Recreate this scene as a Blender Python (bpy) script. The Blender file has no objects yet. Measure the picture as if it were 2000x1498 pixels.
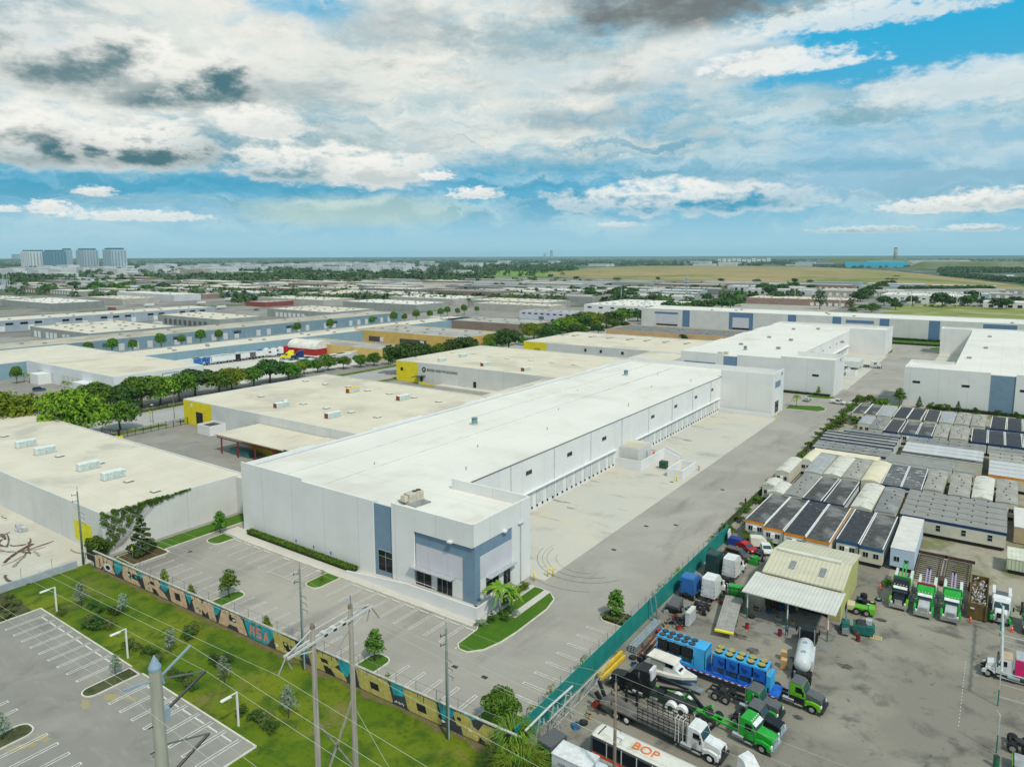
import bpy, math, random
import numpy as np
from mathutils import Vector, Matrix
random.seed(7)
C = bpy.context.scene.collection
SC = bpy.context.scene
R_ = math.radians
# ---------------------------------------------------------------- camera
CAMH = 53.3
FPX, PCX, PCY, PIT, ROL, YAW = 1378.0, 1000.0, 683.6, .13178, -.0032, .61195
_fw = Vector((-math.sin(YAW), math.cos(YAW), 0)); _rt = Vector((math.cos(YAW), math.sin(YAW), 0)); _up = Vector((0, 0, 1))
_F = _fw*math.cos(PIT) - _up*math.sin(PIT); _U = _fw*math.sin(PIT) + _up*math.cos(PIT)
_R = _rt*math.cos(ROL) + _U*math.sin(ROL); _U2 = _U*math.cos(ROL) - _rt*math.sin(ROL)
cam = bpy.data.objects.new('camera', bpy.data.cameras.new('camera')); C.objects.link(cam)
cam.matrix_world = Matrix(((_R.x, _U2.x, -_F.x, 0), (_R.y, _U2.y, -_F.y, 0), (_R.z, _U2.z, -_F.z, CAMH), (0, 0, 0, 1)))
cam.data.sensor_width = 36; cam.data.lens = FPX/2000*36
cam.data.shift_y = -(749 - PCY)/2000
cam.data.clip_start = .5; cam.data.clip_end = 80000
SC.camera = cam
def ray(u, v): return _F + _R*((u - PCX)/FPX) - _U2*((v - PCY)/FPX)
def G(u, v, z=0.0):
    d = ray(u, v); t = (z - CAMH)/d.z
    return Vector((d.x*t, d.y*t, z))
def PX(x, y, z=0):
    q = Vector((x, y, z - CAMH)); w = q.dot(_F)
    return PCX + FPX*q.dot(_R)/w, PCY - FPX*q.dot(_U2)/w, w
# ---------------------------------------------------------------- node helper
class NT:
    def __init__(s, tree): s.t = tree; s.n = tree.nodes; s.l = tree.links
    def new(s, ty, **k):
        n = s.n.new(ty)
        for a, b in k.items(): setattr(n, a, b)
        return n
    def _in(s, sock, v):
        if v is None: return
        if isinstance(v, bpy.types.NodeSocket): s.l.new(v, sock)
        elif isinstance(v, (tuple, list)) and sock.type == 'RGBA' and len(v) == 3: sock.default_value = (*v, 1)
        else: sock.default_value = v
    def m(s, op, a, b=None, c=None, clamp=False):
        n = s.new('ShaderNodeMath', operation=op, use_clamp=clamp)
        for i, v in enumerate((a, b, c)): s._in(n.inputs[i], v)
        return n.outputs[0]
    def mix(s, f, a, b, mode='MIX'):
        n = s.new('ShaderNodeMix', data_type='RGBA', blend_type=mode, clamp_factor=True)
        s._in(n.inputs[0], f); s._in(n.inputs[6], a); s._in(n.inputs[7], b)
        return n.outputs[2]
    def noise(s, vec, scale, detail=4, rough=.55, dist=0.0):
        n = s.new('ShaderNodeTexNoise'); s._in(n.inputs['Vector'], vec)
        n.inputs['Scale'].default_value = scale; n.inputs['Detail'].default_value = detail
        n.inputs['Roughness'].default_value = rough; n.inputs['Distortion'].default_value = dist
        return n.outputs[0]
    def ss(s, x, a, b):      # smooth ramp from a to b
        n = s.new('ShaderNodeMapRange', interpolation_type='SMOOTHSTEP'); s._in(n.inputs[0], x)
        s._in(n.inputs[1], a); s._in(n.inputs[2], b); return n.outputs[0]
    def sep(s, v):
        n = s.new('ShaderNodeSeparateXYZ'); s.l.new(v, n.inputs[0]); return n.outputs
    def comb(s, x, y, z):
        n = s.new('ShaderNodeCombineXYZ')
        for i, v in enumerate((x, y, z)): s._in(n.inputs[i], v)
        return n.outputs[0]
# ---------------------------------------------------------------- sky
SC.view_settings.view_transform = 'Standard'; SC.view_settings.look = 'None'
SC.view_settings.exposure = 0.12; SC.view_settings.gamma = 1.0
SUN_EL, SUN_AZ = R_(52), R_(118)          # azimuth measured from +Y towards +X
W = bpy.data.worlds.new('World'); SC.world = W; W.use_nodes = True
def build_sky():
    t = W.node_tree; t.nodes.clear(); N = NT(t)
    out = N.new('ShaderNodeOutputWorld'); bg = N.new('ShaderNodeBackground'); bg.inputs[1].default_value = .1
    t.links.new(bg.outputs[0], out.inputs[0])
    sky = N.new('ShaderNodeTexSky', sky_type='NISHITA'); sky.sun_disc = False
    sky.sun_elevation = SUN_EL; sky.sun_rotation = SUN_AZ; sky.altitude = 50; sky.air_density = 1.0; sky.dust_density = 1.0; sky.ozone_density = 2.0
    co = N.new('ShaderNodeTexCoord').outputs['Generated']
    x, y, z = N.sep(co)
    az = N.m('MULTIPLY', N.m('ARCTAN2', x, y), 57.2958)     # degrees, + to the right
    el = N.m('MULTIPLY', N.m('ARCSINE', z), 57.2958)
    zz = N.m('MAXIMUM', z, 0.0)
    den = N.m('ADD', zz, .10)
    pl = N.comb(N.m('DIVIDE', x, den), N.m('DIVIDE', y, den), 0.0)
    ae = N.comb(N.m('MULTIPLY', az, .1), N.m('MULTIPLY', el, .1), 0.0)
    warp = N.noise(ae, 1.7, 5, .6)
    wx = N.m('MULTIPLY', N.m('SUBTRACT', warp, .5), 6.0)
    w2 = N.noise(N.comb(N.m('MULTIPLY', el, .13), N.m('MULTIPLY', az, .1), 3.3), 2.1, 5, .62)
    wy = N.m('MULTIPLY', N.m('SUBTRACT', w2, .5), 5.0)
    azw = N.m('ADD', az, wx); elw = N.m('ADD', el, wy)
    def aepx(u, v):
        d = ray(u, v).normalized(); return math.degrees(math.atan2(d.x, d.y)), math.degrees(math.asin(d.z))
    def blob(u, v, ru, rv, soft=1.0, warped=.35):
        a0, e0 = aepx(u, v); sa = ru/24.0; se = rv/24.0
        A = N.m('ADD', az, N.m('MULTIPLY', wx, warped)); E = N.m('ADD', el, N.m('MULTIPLY', wy, warped*.6))
        p = N.m('POWER', N.m('DIVIDE', N.m('SUBTRACT', A, a0), sa), 2.0)
        q = N.m('POWER', N.m('DIVIDE', N.m('SUBTRACT', E, e0), se), 2.0)
        return N.ss(N.m('ADD', p, q), 1.0 + soft, max(0.0, 1.0 - soft))
    def add(*b):
        r = b[0]
        for k in b[1:]: r = N.m('MAXIMUM', r, k)
        return r
    # clear sky: hazy pale blue by the horizon, deeper cyan to the upper right
    k = 10.0
    def c(r, g, b): return (r*k, g*k, b*k)
    hor = c(.33, .60, .74); mid = c(.08, .40, .62); deep = c(.004, .40, .68)
    clear = N.mix(N.ss(el, 0.3, 5.5), hor, mid)
    clear = N.mix(N.ss(el, 8.0, 17.0), clear, deep)
    clear = N.mix(.12, clear, sky.outputs[0])
    fine = N.noise(pl, 3.4, 8, .64); big = N.noise(pl, .8, 3, .55)
    streak = N.noise(N.comb(N.m('MULTIPLY', azw, .04), N.m('MULTIPLY', elw, .17), 1.0), 2.0, 9, .6)
    left = N.ss(az, -8.0, -46.0); high = N.ss(el, 3.0, 12.0)
    bias = N.m('ADD', N.m('MULTIPLY', left, .15), N.m('MULTIPLY', high, .24))
    veil = N.m('ADD', N.m('ADD', N.m('MULTIPLY', big, .42), N.m('MULTIPLY', streak, .38)), N.m('ADD', N.m('MULTIPLY', fine, .30), bias))
    hole = add(blob(1770, 105, 300, 34, .9, .9), blob(1930, 30, 240, 50, .9, .7), blob(1580, 90, 130, 24, .9, .9))
    hole2 = add(blob(380, 350, 480, 26, .9, .8), blob(1100, 350, 480, 30, .9, .8), blob(600, 10, 110, 24, .9), blob(200, 95, 90, 14, .9), blob(1500, 330, 420, 18, .9))
    gap = N.ss(N.noise(N.comb(N.m('MULTIPLY', azw, .06), N.m('MULTIPLY', elw, .13), 12.0), 1.6, 6, .62), .50, .66)
    veil = N.m('SUBTRACT', veil, N.m('ADD', N.m('ADD', N.m('MULTIPLY', hole, .42), N.m('MULTIPLY', hole2, .15)), N.m('MULTIPLY', gap, .13)))
    vm = N.m('MULTIPLY', N.ss(veil, .50, .90), N.m('ADD', N.m('MULTIPLY', N.ss(el, 1.5, 8.0), .88), .12))
    right = N.ss(az, -28.0, -12.0)
    vw = N.mix(right, c(.84, .815, .74), c(.56, .70, .74)); vg = N.mix(right, c(.40, .54, .57), c(.27, .50, .61))
    vcol = N.mix(N.ss(N.m('ADD', N.m('MULTIPLY', fine, .6), N.m('MULTIPLY', streak, .4)), .40, .60), vg, vw)
    vcol = N.mix(N.m('MULTIPLY', blob(620, 130, 560, 170, .9), .55), vcol, c(.90, .87, .79))
    col = N.mix(vm, clear, vcol)
    # soft grey-teal shading inside the deck, and blue-grey bands low down
    shade = N.ss(N.noise(pl, 1.7, 8, .66), .44, .66); sh2 = N.ss(N.noise(N.comb(N.m('MULTIPLY', azw, .05), N.m('MULTIPLY', elw, .16), 4.0), 1.9, 8, .64), .48, .68)
    lm = N.m('SUBTRACT', 1.0, N.m('MULTIPLY', right, .45))
    col = N.mix(N.m('MULTIPLY', N.m('MULTIPLY', shade, vm), N.m('MULTIPLY', lm, .72)), col, c(.26, .37, .40))
    col = N.mix(N.m('MULTIPLY', N.m('MULTIPLY', sh2, vm), N.m('MULTIPLY', lm, .45)), col, c(.22, .43, .52))
    band = N.m('MULTIPLY', N.ss(streak, .44, .62), N.m('MULTIPLY', N.ss(el, .6, 3.0), N.ss(el, 13.0, 6.0)))
    col = N.mix(N.m('MULTIPLY', band, .50), col, c(.56, .72, .74))
    sb = N.noise(N.comb(N.m('MULTIPLY', azw, .028), N.m('MULTIPLY', elw, .24), 7.0), 2.2, 8, .6)
    band2 = N.m('MULTIPLY', N.ss(sb, .46, .62), N.m('MULTIPLY', N.ss(el, 2.0, 4.5), N.ss(el, 14.0, 7.0)))
    col = N.mix(N.m('MULTIPLY', band2, .72), col, c(.06, .32, .48))
    col = N.mix(N.m('MULTIPLY', blob(700, 412, 190, 26, .95), .40), col, c(.66, .72, .52))
    col = N.mix(N.m('MULTIPLY', blob(1750, 320, 330, 60, .95), .35), col, c(.62, .70, .72))
    NC = {}
    def cloud(col, u, v, ru, rv, dark, dk=.85, white=.8, sd=[0.0]):
        a0, e0 = aepx(u, v); sa = ru/33.0; se = rv/31.0; sd[0] += 3.7
        X = N.m('DIVIDE', N.m('SUBTRACT', az, a0), sa); Y = N.m('DIVIDE', N.m('SUBTRACT', el, e0), se)
        asp = max(1.0, ru/rv)
        q = 0 if rv > 70 else (1 if rv > 36 else (2 if rv > 20 else 3))
        if q not in NC: f_ = (.42, .75, 1.3, 2.6)[q]; NC[q] = N.m('SUBTRACT', N.noise(N.comb(N.m('MULTIPLY', az, f_*.62), N.m('MULTIPLY', el, f_*1.25), 3.0 + q), 1.0, 7, .62), .5)
        n = NC[q]
        Yf = N.m('MAXIMUM', Y, N.m('MULTIPLY', Y, -1.7))
        r = N.m('ADD', N.m('POWER', N.m('ABSOLUTE', X), 2.0), N.m('POWER', Yf, 2.0))
        body = N.ss(N.m('ADD', r, N.m('MULTIPLY', n, 4.8)), 1.6, .25)
        lowr = N.ss(N.m('ADD', N.m('ADD', Y, N.m('MULTIPLY', X, -.25)), N.m('MULTIPLY', n, 2.6)), .75, -.35)
        inner = N.ss(N.m('ADD', r, N.m('MULTIPLY', n, 3.4)), 1.5, -.15)
        if white: col = N.mix(N.m('MULTIPLY', body, white), col, c(.90, .885, .83))
        if dk: col = N.mix(N.m('MULTIPLY', N.m('MULTIPLY', lowr if white else 1.0, inner), dk), col, dark)
        return col
    D1 = c(.07, .17, .20); D2 = c(.10, .28, .36); D3 = c(.30, .40, .44); D4 = c(.15, .17, .17); D5 = c(.06, .33, .50)
    for a in ((1330, 14, 320, 100, D4, .95, 0), (1010, 90, 220, 60, D2, .5, 0), (1190, 165, 130, 40, D3, .8, .3), (1400, 130, 190, 80, D3, .5, .55), (60, 30, 150, 110, D2, .8, 0), (790, 70, 220, 70, D3, .5, 0), (1120, 240, 160, 30, D3, .5, 0),
              (480, 290, 300, 75, D2, .6, 0), (600, 360, 300, 60, D5, .85, 0), (250, 360, 300, 34, D5, .5, 0), (1050, 330, 300, 30, D5, .5, 0), (1600, 330, 300, 22, D5, .4, 0), (310, 165, 250, 100, D1, 1, .95), (110, 120, 190, 95, D1, .9, .7), (60, 282, 190, 78, D1, 1, .95), (290, 298, 160, 66, D1, 1, .95),
              (600, 330, 170, 60, D2, .9, .95), (745, 340, 140, 56, D3, .6, .95), (505, 248, 110, 44, D3, .35, .9), (1340, 395, 300, 50, D5, 1, .9), (930, 380, 70, 18, D3, .3, .9), (855, 345, 44, 14, D3, .2, .9), (1830, 405, 110, 20, D3, .35, .8), (1950, 395, 130, 28, D2, .5, .9),
              (100, 408, 48, 18, D3, .3, .9), (186, 376, 42, 13, D3, .3, .85), (270, 424, 150, 15, D3, .2, .75), (10, 410, 30, 9, D3, .2, .8), (540, 470, 10, 3, D3, 0, 0), (1525, 128, 190, 32, D3, 0, .75), (1680, 35, 260, 34, D3, .1, .65), (1900, 170, 230, 50, D3, .2, .6), (1690, 230, 120, 30, D2, .6, 0), (1210, 440, 60, 8, D3, .3, .5), (1910, 447, 60, 10, D2, .5, .7), (1690, 450, 120, 10, D2, .5, .5)):
        col = cloud(col, *a)
    col = N.mix(N.m('MULTIPLY', N.ss(el, 1.6, 0.0), .6), col, c(.36, .62, .74))
    t.links.new(col, bg.inputs[0])
build_sky()
sun = bpy.data.objects.new('sun', bpy.data.lights.new('sun', 'SUN')); C.objects.link(sun)
sun.data.energy = 2.7; sun.data.angle = R_(4); sun.data.color = (1, .92, .80)
sun.rotation_euler = Vector((math.sin(SUN_AZ)*math.cos(SUN_EL), math.cos(SUN_AZ)*math.cos(SUN_EL), math.sin(SUN_EL))).to_track_quat('Z', 'Y').to_euler()
# ---------------------------------------------------------------- materials
_M = {}
def pbase(name):
    m = bpy.data.materials.new(name); m.use_nodes = True; t = m.node_tree; b = t.nodes['Principled BSDF']
    N = NT(t); pos = N.new('ShaderNodeTexCoord').outputs['Object']
    return m, N, b, pos
def M(col, rough=.7, var=.12, sc=.35, metal=0.0, stain=None, st=(.5, .68), ssc=.06, joint=None, name=None, dirt=0.0, squash=None, hue=0, streak=0):
    """surface colour with a fine grain, optional stains of their own colour and dark joint lines (axis, period, width)"""
    key = (tuple(col), rough, var, sc, metal, stain, st, ssc, joint, dirt, squash, hue, streak)
    if key in _M: return _M[key]
    m, N, b, pos = pbase(name or 'surface')
    lo = tuple(max(0, c*(1 - var)) for c in col); hi = tuple(min(1, c*(1 + var)) for c in col)
    p = pos
    if squash:
        mp = N.new('ShaderNodeMapping'); mp.inputs['Scale'].default_value = squash; N.l.new(pos, mp.inputs[0]); p = mp.outputs[0]
    c = N.mix(N.ss(N.noise(p, sc, 6, .6), .32, .68), lo, hi)
    if hue:
        oi = N.new('ShaderNodeObjectInfo').outputs['Random']
        hs = N.new('ShaderNodeHueSaturation'); N.l.new(c, hs.inputs['Color'])
        N.l.new(N.m('ADD', N.m('MULTIPLY', oi, hue), .5 - hue*.5), hs.inputs['Hue']); N.l.new(N.m('ADD', N.m('MULTIPLY', oi, .5), .75), hs.inputs['Value']); c = hs.outputs[0]
    if stain:
        c = N.mix(N.m('MULTIPLY', N.ss(N.noise(p, ssc, 7, .62, .4), st[0], st[1]), stain[3] if len(stain) > 3 else .8), c, stain[:3])
    if dirt:
        c = N.mix(N.m('MULTIPLY', N.ss(N.noise(p, 1.7, 8, .7), .55, .75), dirt), c, tuple(v*.45 for v in col))
    if streak:
        mp = N.new('ShaderNodeMapping'); mp.inputs['Scale'].default_value = (1.4, 1.4, .07); N.l.new(pos, mp.inputs[0])
        c = N.mix(N.m('MULTIPLY', N.ss(N.noise(mp.outputs[0], 1.0, 7, .65), .50, .72), streak), c, (.36*col[0]/.6, .35*col[1]/.6, .31*col[2]/.6))
    if joint:
        xs = N.sep(pos)
        for ax, per, wd in joint:
            fr = N.m('ABSOLUTE', N.m('SUBTRACT', N.m('FRACT', N.m('DIVIDE', xs[ax], per)), .5))
            c = N.mix(N.m('MULTIPLY', N.m('GREATER_THAN', fr, .5 - wd/per), .35), c, tuple(v*.35 for v in col))
    N.l.new(c, b.inputs['Base Color']); b.inputs['Roughness'].default_value = rough; b.inputs['Metallic'].default_value = metal
    b.inputs['Specular IOR Level'].default_value = .3
    _M[key] = m; return m
def glass(col=(.012, .016, .02)):
    return M(col, .08, .3, .4)
# ---------------------------------------------------------------- mesh builder
class MB:
    def __init__(s): s.v = []; s.f = []
    def add(s, vs, fs):
        n = len(s.v); s.v += [tuple(v) for v in vs]; s.f += [tuple(i + n for i in f) for f in fs]; return s
    def box(s, x0, x1, y0, y1, z0, z1, tx=0, ty=0):      # tx, ty: taper of the top
        return s.add([(x0, y0, z0), (x1, y0, z0), (x1, y1, z0), (x0, y1, z0), (x0 + tx, y0 + ty, z1), (x1 - tx, y0 + ty, z1), (x1 - tx, y1 - ty, z1), (x0 + tx, y1 - ty, z1)],
              [(3, 2, 1, 0), (4, 5, 6, 7), (0, 1, 5, 4), (1, 2, 6, 5), (2, 3, 7, 6), (3, 0, 4, 7)])
    def bar(s, a, b, w, h=None):
        a = Vector(a); b = Vector(b); d = (b - a).normalized(); h = h or w
        x = d.cross(Vector((0, 0, 1)) if abs(d.z) < .95 else Vector((0, 1, 0))).normalized(); y = x.cross(d)
        vs = [p + x*(i*w/2) + y*(j*h/2) for p in (a, b) for i, j in ((-1, -1), (1, -1), (1, 1), (-1, 1))]
        return s.add(vs, [(3, 2, 1, 0), (4, 5, 6, 7), (0, 1, 5, 4), (1, 2, 6, 5), (2, 3, 7, 6), (3, 0, 4, 7)])
    def tube(s, pts, r, n=8, caps=True):
        pts = [Vector(p) for p in pts]; rs = r if isinstance(r, (list, tuple)) else [r]*len(pts); vs = []
        for i, p in enumerate(pts):
            d = (pts[min(i + 1, len(pts) - 1)] - pts[max(i - 1, 0)]).normalized()
            x = d.cross(Vector((0, 0, 1)) if abs(d.z) < .95 else Vector((0, 1, 0))).normalized(); y = d.cross(x)
            vs += [p + (x*math.cos(k*2*math.pi/n) + y*math.sin(k*2*math.pi/n))*rs[i] for k in range(n)]
        fs = [(i*n + k, i*n + (k + 1) % n, (i + 1)*n + (k + 1) % n, (i + 1)*n + k) for i in range(len(pts) - 1) for k in range(n)]
        if caps: fs += [tuple(range(n))[::-1], tuple((len(pts) - 1)*n + k for k in range(n))]
        return s.add(vs, fs)
    def prism(s, poly, z0, z1):
        n = len(poly)
        return s.add([(x, y, z0) for x, y in poly] + [(x, y, z1) for x, y in poly], [tuple(range(n))[::-1], tuple(range(n, 2*n))] + [(i, (i + 1) % n, n + (i + 1) % n, n + i) for i in range(n)])
    def prof(s, poly, y0, y1, taper=0.0, tz=None):       # profile in x,z pushed along y
        n = len(poly)
        def yy(y, z, sg): return y - sg*(taper*max(0, z - tz) if tz is not None else 0)
        return s.add([(x, yy(y0, z, -1), z) for x, z in poly] + [(x, yy(y1, z, 1), z) for x, z in poly], [tuple(range(n)), tuple(range(n, 2*n))[::-1]] + [(i, n + i, n + (i + 1) % n, (i + 1) % n) for i in range(n)])
    def sheet(s, poly, z): return s.add([(x, y, z) for x, y in poly], [tuple(range(len(poly)))])
    def quad(s, *p): return s.add(p, [tuple(range(len(p)))])
    def build(s, name, m, parent=None, smooth=False):
        me = bpy.data.meshes.new(name); me.from_pydata(s.v, [], s.f); me.materials.append(m)
        if smooth: me.polygons.foreach_set('use_smooth', [True]*len(me.polygons))
        me.update(); o = bpy.data.objects.new(name, me); C.objects.link(o)
        if parent: o.parent = parent
        return o
def bx(*a, **k): return MB().box(*a, **k)
def thing(name, label, cat, loc=(0, 0, 0), rz=0.0, group=None):
    o = bpy.data.objects.new(name, None); C.objects.link(o); o.location = loc; o.rotation_euler = (0, 0, rz); o.empty_display_size = .3
    o['label'] = label; o['category'] = cat
    if group: o['group'] = group
    return o
def tag(o, label, cat, group=None):
    o['label'] = label; o['category'] = cat
    if group: o['group'] = group
    return o
def struct(o): o['kind'] = 'structure'; return o
_kids = {}
def copy_tree(o, loc=None, rz=None, label=None, parent=None, sc=None):
    c = o.copy(); C.objects.link(c)
    if parent is not None: c.parent = parent
    if loc is not None: c.location = loc
    if rz is not None: c.rotation_euler = (0, 0, rz)
    if sc is not None: c.scale = sc
    if label: c['label'] = label
    if o.name not in _kids: _kids[o.name] = [k for k in bpy.data.objects if k.parent == o]
    for k in _kids[o.name]: copy_tree(k, parent=c)
    return c
ORD = ['first', 'second', 'third', 'fourth', 'fifth', 'sixth', 'seventh', 'eighth', 'ninth', 'tenth', 'eleventh', 'twelfth', 'thirteenth', 'fourteenth', 'fifteenth', 'sixteenth', 'seventeenth', 'eighteenth', 'nineteenth', 'twentieth'] + ['%dth' % i for i in range(21, 60)]
def rounded(x0, x1, y0, y1, r, n=6, corners=(1, 1, 1, 1)):
    out = []
    for i, (cx, cy, a0) in enumerate(((x1, y1, 0), (x0, y1, 90), (x0, y0, 180), (x1, y0, 270))):
        if corners[i]:
            sx = -1 if cx == x1 else 1; sy = -1 if cy == y1 else 1
            for k in range(n + 1):
                a = R_(a0 + 90*k/n); out.append((cx + sx*r + r*math.cos(a), cy + sy*r + r*math.sin(a)))
        else: out.append((cx, cy))
    return out
def inset(poly, d):
    n = len(poly); out = []
    for i in range(n):
        a, b, c = Vector(poly[i - 1]), Vector(poly[i]), Vector(poly[(i + 1) % n])
        t = ((b - a).normalized() + (c - b).normalized()); t = t.normalized() if t.length > 1e-6 else (c - b).normalized()
        out.append((b.x - t.y*d, b.y + t.x*d))
    return out
# ================================================================ GROUND
def gmat(name, base, layers, rough=.9, bump=None):
    """layers: (colour, noise scale, lo, hi, strength, (stretch x, y))"""
    m, N, b, pos = pbase(name); c = base
    for i, (col, sc, lo, hi, st, sq) in enumerate(layers):
        mp = N.new('ShaderNodeMapping'); mp.inputs['Scale'].default_value = (sq[0], sq[1], 1); mp.inputs['Location'].default_value = (i*13.7, i*7.1, 0); N.l.new(pos, mp.inputs[0])
        f = N.ss(N.noise(mp.outputs[0], sc, 8, .62, .3), lo, hi)
        c = N.mix(N.m('MULTIPLY', f, st), c, col)
    N.l.new(c, b.inputs['Base Color']); b.inputs['Roughness'].default_value = rough; b.inputs['Specular IOR Level'].default_value = .2
    return m
Gr = gmat('terrain', (.13, .15, .12), [((.035, .07, .02), .006, .40, .54, .95, (1, 1)), ((.32, .30, .26), .011, .54, .62, .8, (1, 1)), ((.05, .09, .03), .03, .5, .62, .7, (1, 1))])
ASPH = gmat('asphalt', (.315, .295, .26), [((.39, .365, .32), .05, .42, .62, .7, (1, 1)), ((.20, .185, .165), .16, .52, .72, .65, (1, .25)), ((.42, .39, .34), .7, .5, .75, .25, (.3, 1)), ((.12, .12, .12), 2.5, .58, .75, .3, (1, 1)), ((.15, .14, .125), .035, .55, .70, .55, (1, .3))])
ASPD = gmat('asphalt_yard', (.22, .205, .17), [((.30, .28, .23), .06, .42, .62, .8, (1, 1)), ((.075, .072, .068), .22, .50, .70, .75, (1, 1)), ((.05, .05, .048), 1.1, .60, .72, .7, (1, 1)), ((.28, .27, .24), .9, .58, .75, .35, (.25, 1))])
ASPL = gmat('asphalt_light', (.245, .235, .21), [((.315, .30, .265), .07, .42, .6, .7, (1, 1)), ((.15, .147, .14), .2, .52, .72, .55, (1, 1)), ((.35, .335, .30), .9, .52, .75, .4, (.3, 1)), ((.13, .13, .125), 3, .6, .75, .3, (1, 1))])
CONC = gmat('apron_concrete', (.52, .495, .43), [((.57, .51, .37), .055, .47, .62, .5, (1, 1)), ((.50, .48, .43), .11, .46, .6, .7, (1, .6)), ((.20, .185, .15), .16, .54, .74, .55, (.5, 1.0)), ((.16, .145, .12), .35, .62, .74, .6, (.3, 1.4)), ((.60, .58, .52), 1.2, .5, .75, .3, (1, 1))])
PAVE = gmat('pale_concrete', (.52, .50, .45), [((.60, .57, .50), .12, .45, .6, .6, (1, 1)), ((.36, .33, .29), .8, .58, .75, .5, (1, 1))])
GRASS = gmat('lawn', (.085, .145, .004), [((.16, .19, .010), .09, .42, .62, .8, (1, 1)), ((.03, .08, .005), .30, .44, .64, .8, (1, 1)), ((.20, .165, .05), .13, .54, .70, .75, (1, 1)), ((.02, .055, .006), 2.2, .52, .7, .6, (1, 1))])
GRASSB = gmat('turf', (.055, .135, .008), [((.085, .165, .012), .5, .45, .65, .6, (1, 1)), ((.04, .10, .01), 3, .5, .7, .6, (1, 1))])
SCRUB = gmat('scrub', (.08, .085, .035), [((.035, .05, .015), .4, .45, .6, .8, (1, 1)), ((.16, .14, .08), 1.5, .52, .7, .6, (1, 1))])
DIRT = gmat('dirt_lot', (.33, .30, .24), [((.16, .17, .07), .09, .48, .60, .85, (1, 1)), ((.42, .38, .31), .5, .5, .7, .5, (1, 1)), ((.12, .11, .085), 1.6, .56, .72, .6, (1, 1))])
FIELD = gmat('field', (.22, .25, .06), [((.40, .36, .22), .02, .5, .62, .8, (1, 1)), ((.12, .17, .03), .05, .48, .62, .7, (.4, 1)), ((.42, .39, .30), .09, .60, .7, .6, (.5, 1))])
RUBB = gmat('rubble_slab', (.50, .475, .41), [((.60, .57, .50), .1, .45, .62, .7, (1, 1)), ((.33, .29, .22), .5, .56, .72, .6, (1, .5)), ((.42, .24, .13), .3, .64, .74, .6, (1, 1))])
def gsheet(name, poly, z, m): return struct(MB().sheet(poly, z).build(name, m))
def rect(x0, x1, y0, y1): return [(x0, y0), (x1, y0), (x1, y1), (x0, y1)]
gsheet('ground', rect(-60000, 60000, -3000, 70000), -.30, Gr)
gsheet('industrial_pavement', rect(-460, 130, -60, 640), -.10, ASPL)
FARP = gmat('far_pavement', (.21, .20, .18), [((.33, .315, .28), .02, .45, .6, .8, (1, 1)), ((.06, .10, .025), .012, .54, .64, .9, (1, 1)), ((.14, .135, .13), .06, .5, .62, .8, (1, .4))])
gsheet('industrial_pavement', rect(-1100, -460, 60, 1500), -.12, FARP)
gsheet('industrial_pavement', rect(-460, 90, 640, 1400), -.12, FARP)
gsheet('court_asphalt', rect(-128.6, -41.0, 57, 300), -.05, ASPH)
gsheet('court_asphalt', rect(-128.6, 60, 460, 506), -.05, ASPH)
gsheet('court_asphalt', rect(-60, -28, 300, 460), -.05, ASPH)
gsheet('truck_yard', rect(-40.2, 40, 30, 142), -.05, ASPD)
gsheet('trailer_yard', rect(-40.2, 60, 142, 284), -.046, DIRT)
gsheet('dirt_patch', [(-13, 118.5), (-13, 150), (30, 150), (30, 124), (6, 124)], -.036, DIRT)
gsheet('apron', rect(-79.0, -59.4, 93.9, 238.0), -.02, CONC)
gsheet('apron', rect(-69.4, -50.0, 305, 420), -.02, CONC)
gsheet('apron', rect(-28, -14, 306, 446), -.02, CONC)
gsheet('lawn', [(-129, -20), (-39.8, -20), (-39.8, 56.7), (-127, 54.0), (-129, 54.0)], -.03, GRASS)
gsheet('lawn', [(-129, -20), (-118, -20), (-118, 41), (-129, 41)], -.02, SCRUB)
gsheet('parking_lot', rect(-118, -64, -20, 42), -.012, ASPL)
gsheet('rubble_ground', rect(-300, -129.2, -20, 57), -.03, RUBB)
gsheet('street', rect(-243, -221, -40, 620), -.04, gmat('street', (.36, .355, .34), [((.42, .41, .39), .06, .45, .6, .6, (1, 1)), ((.22, .22, .215), .3, .55, .72, .5, (1, .2))]))
gsheet('verge', rect(-221, -217.5, 86, 118), -.02, GRASS); gsheet('verge', rect(-221, -217.5, 122, 500), -.02, GRASS)
gsheet('verge', rect(-247.5, -243, 86, 500), -.02, GRASS)
gsheet('drive', rect(-217.5, -130, 86, 122), -.04, ASPL)
gsheet('field', rect(-140, 160, 560, 690), -.04, FIELD)
gsheet('field', rect(-95, 260, 690, 900), -.04, FIELD)
gsheet('lot_gravel', rect(-310, -140, 600, 800), -.045, gmat('gravel_lot', (.36, .345, .30), [((.25, .26, .18), .05, .5, .62, .6, (1, 1)), ((.48, .46, .42), .2, .5, .7, .5, (1, 1))]))
gsheet('grass_strip', rect(-128.5, -123.8, 57.8, 90), .0, GRASSB)
gsheet('grass_strip', rect(-62, 40, 493.5, 505), .0, GRASSB)
gsheet('street', rect(-62, 60, 484, 491), .0, PAVE)
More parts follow.
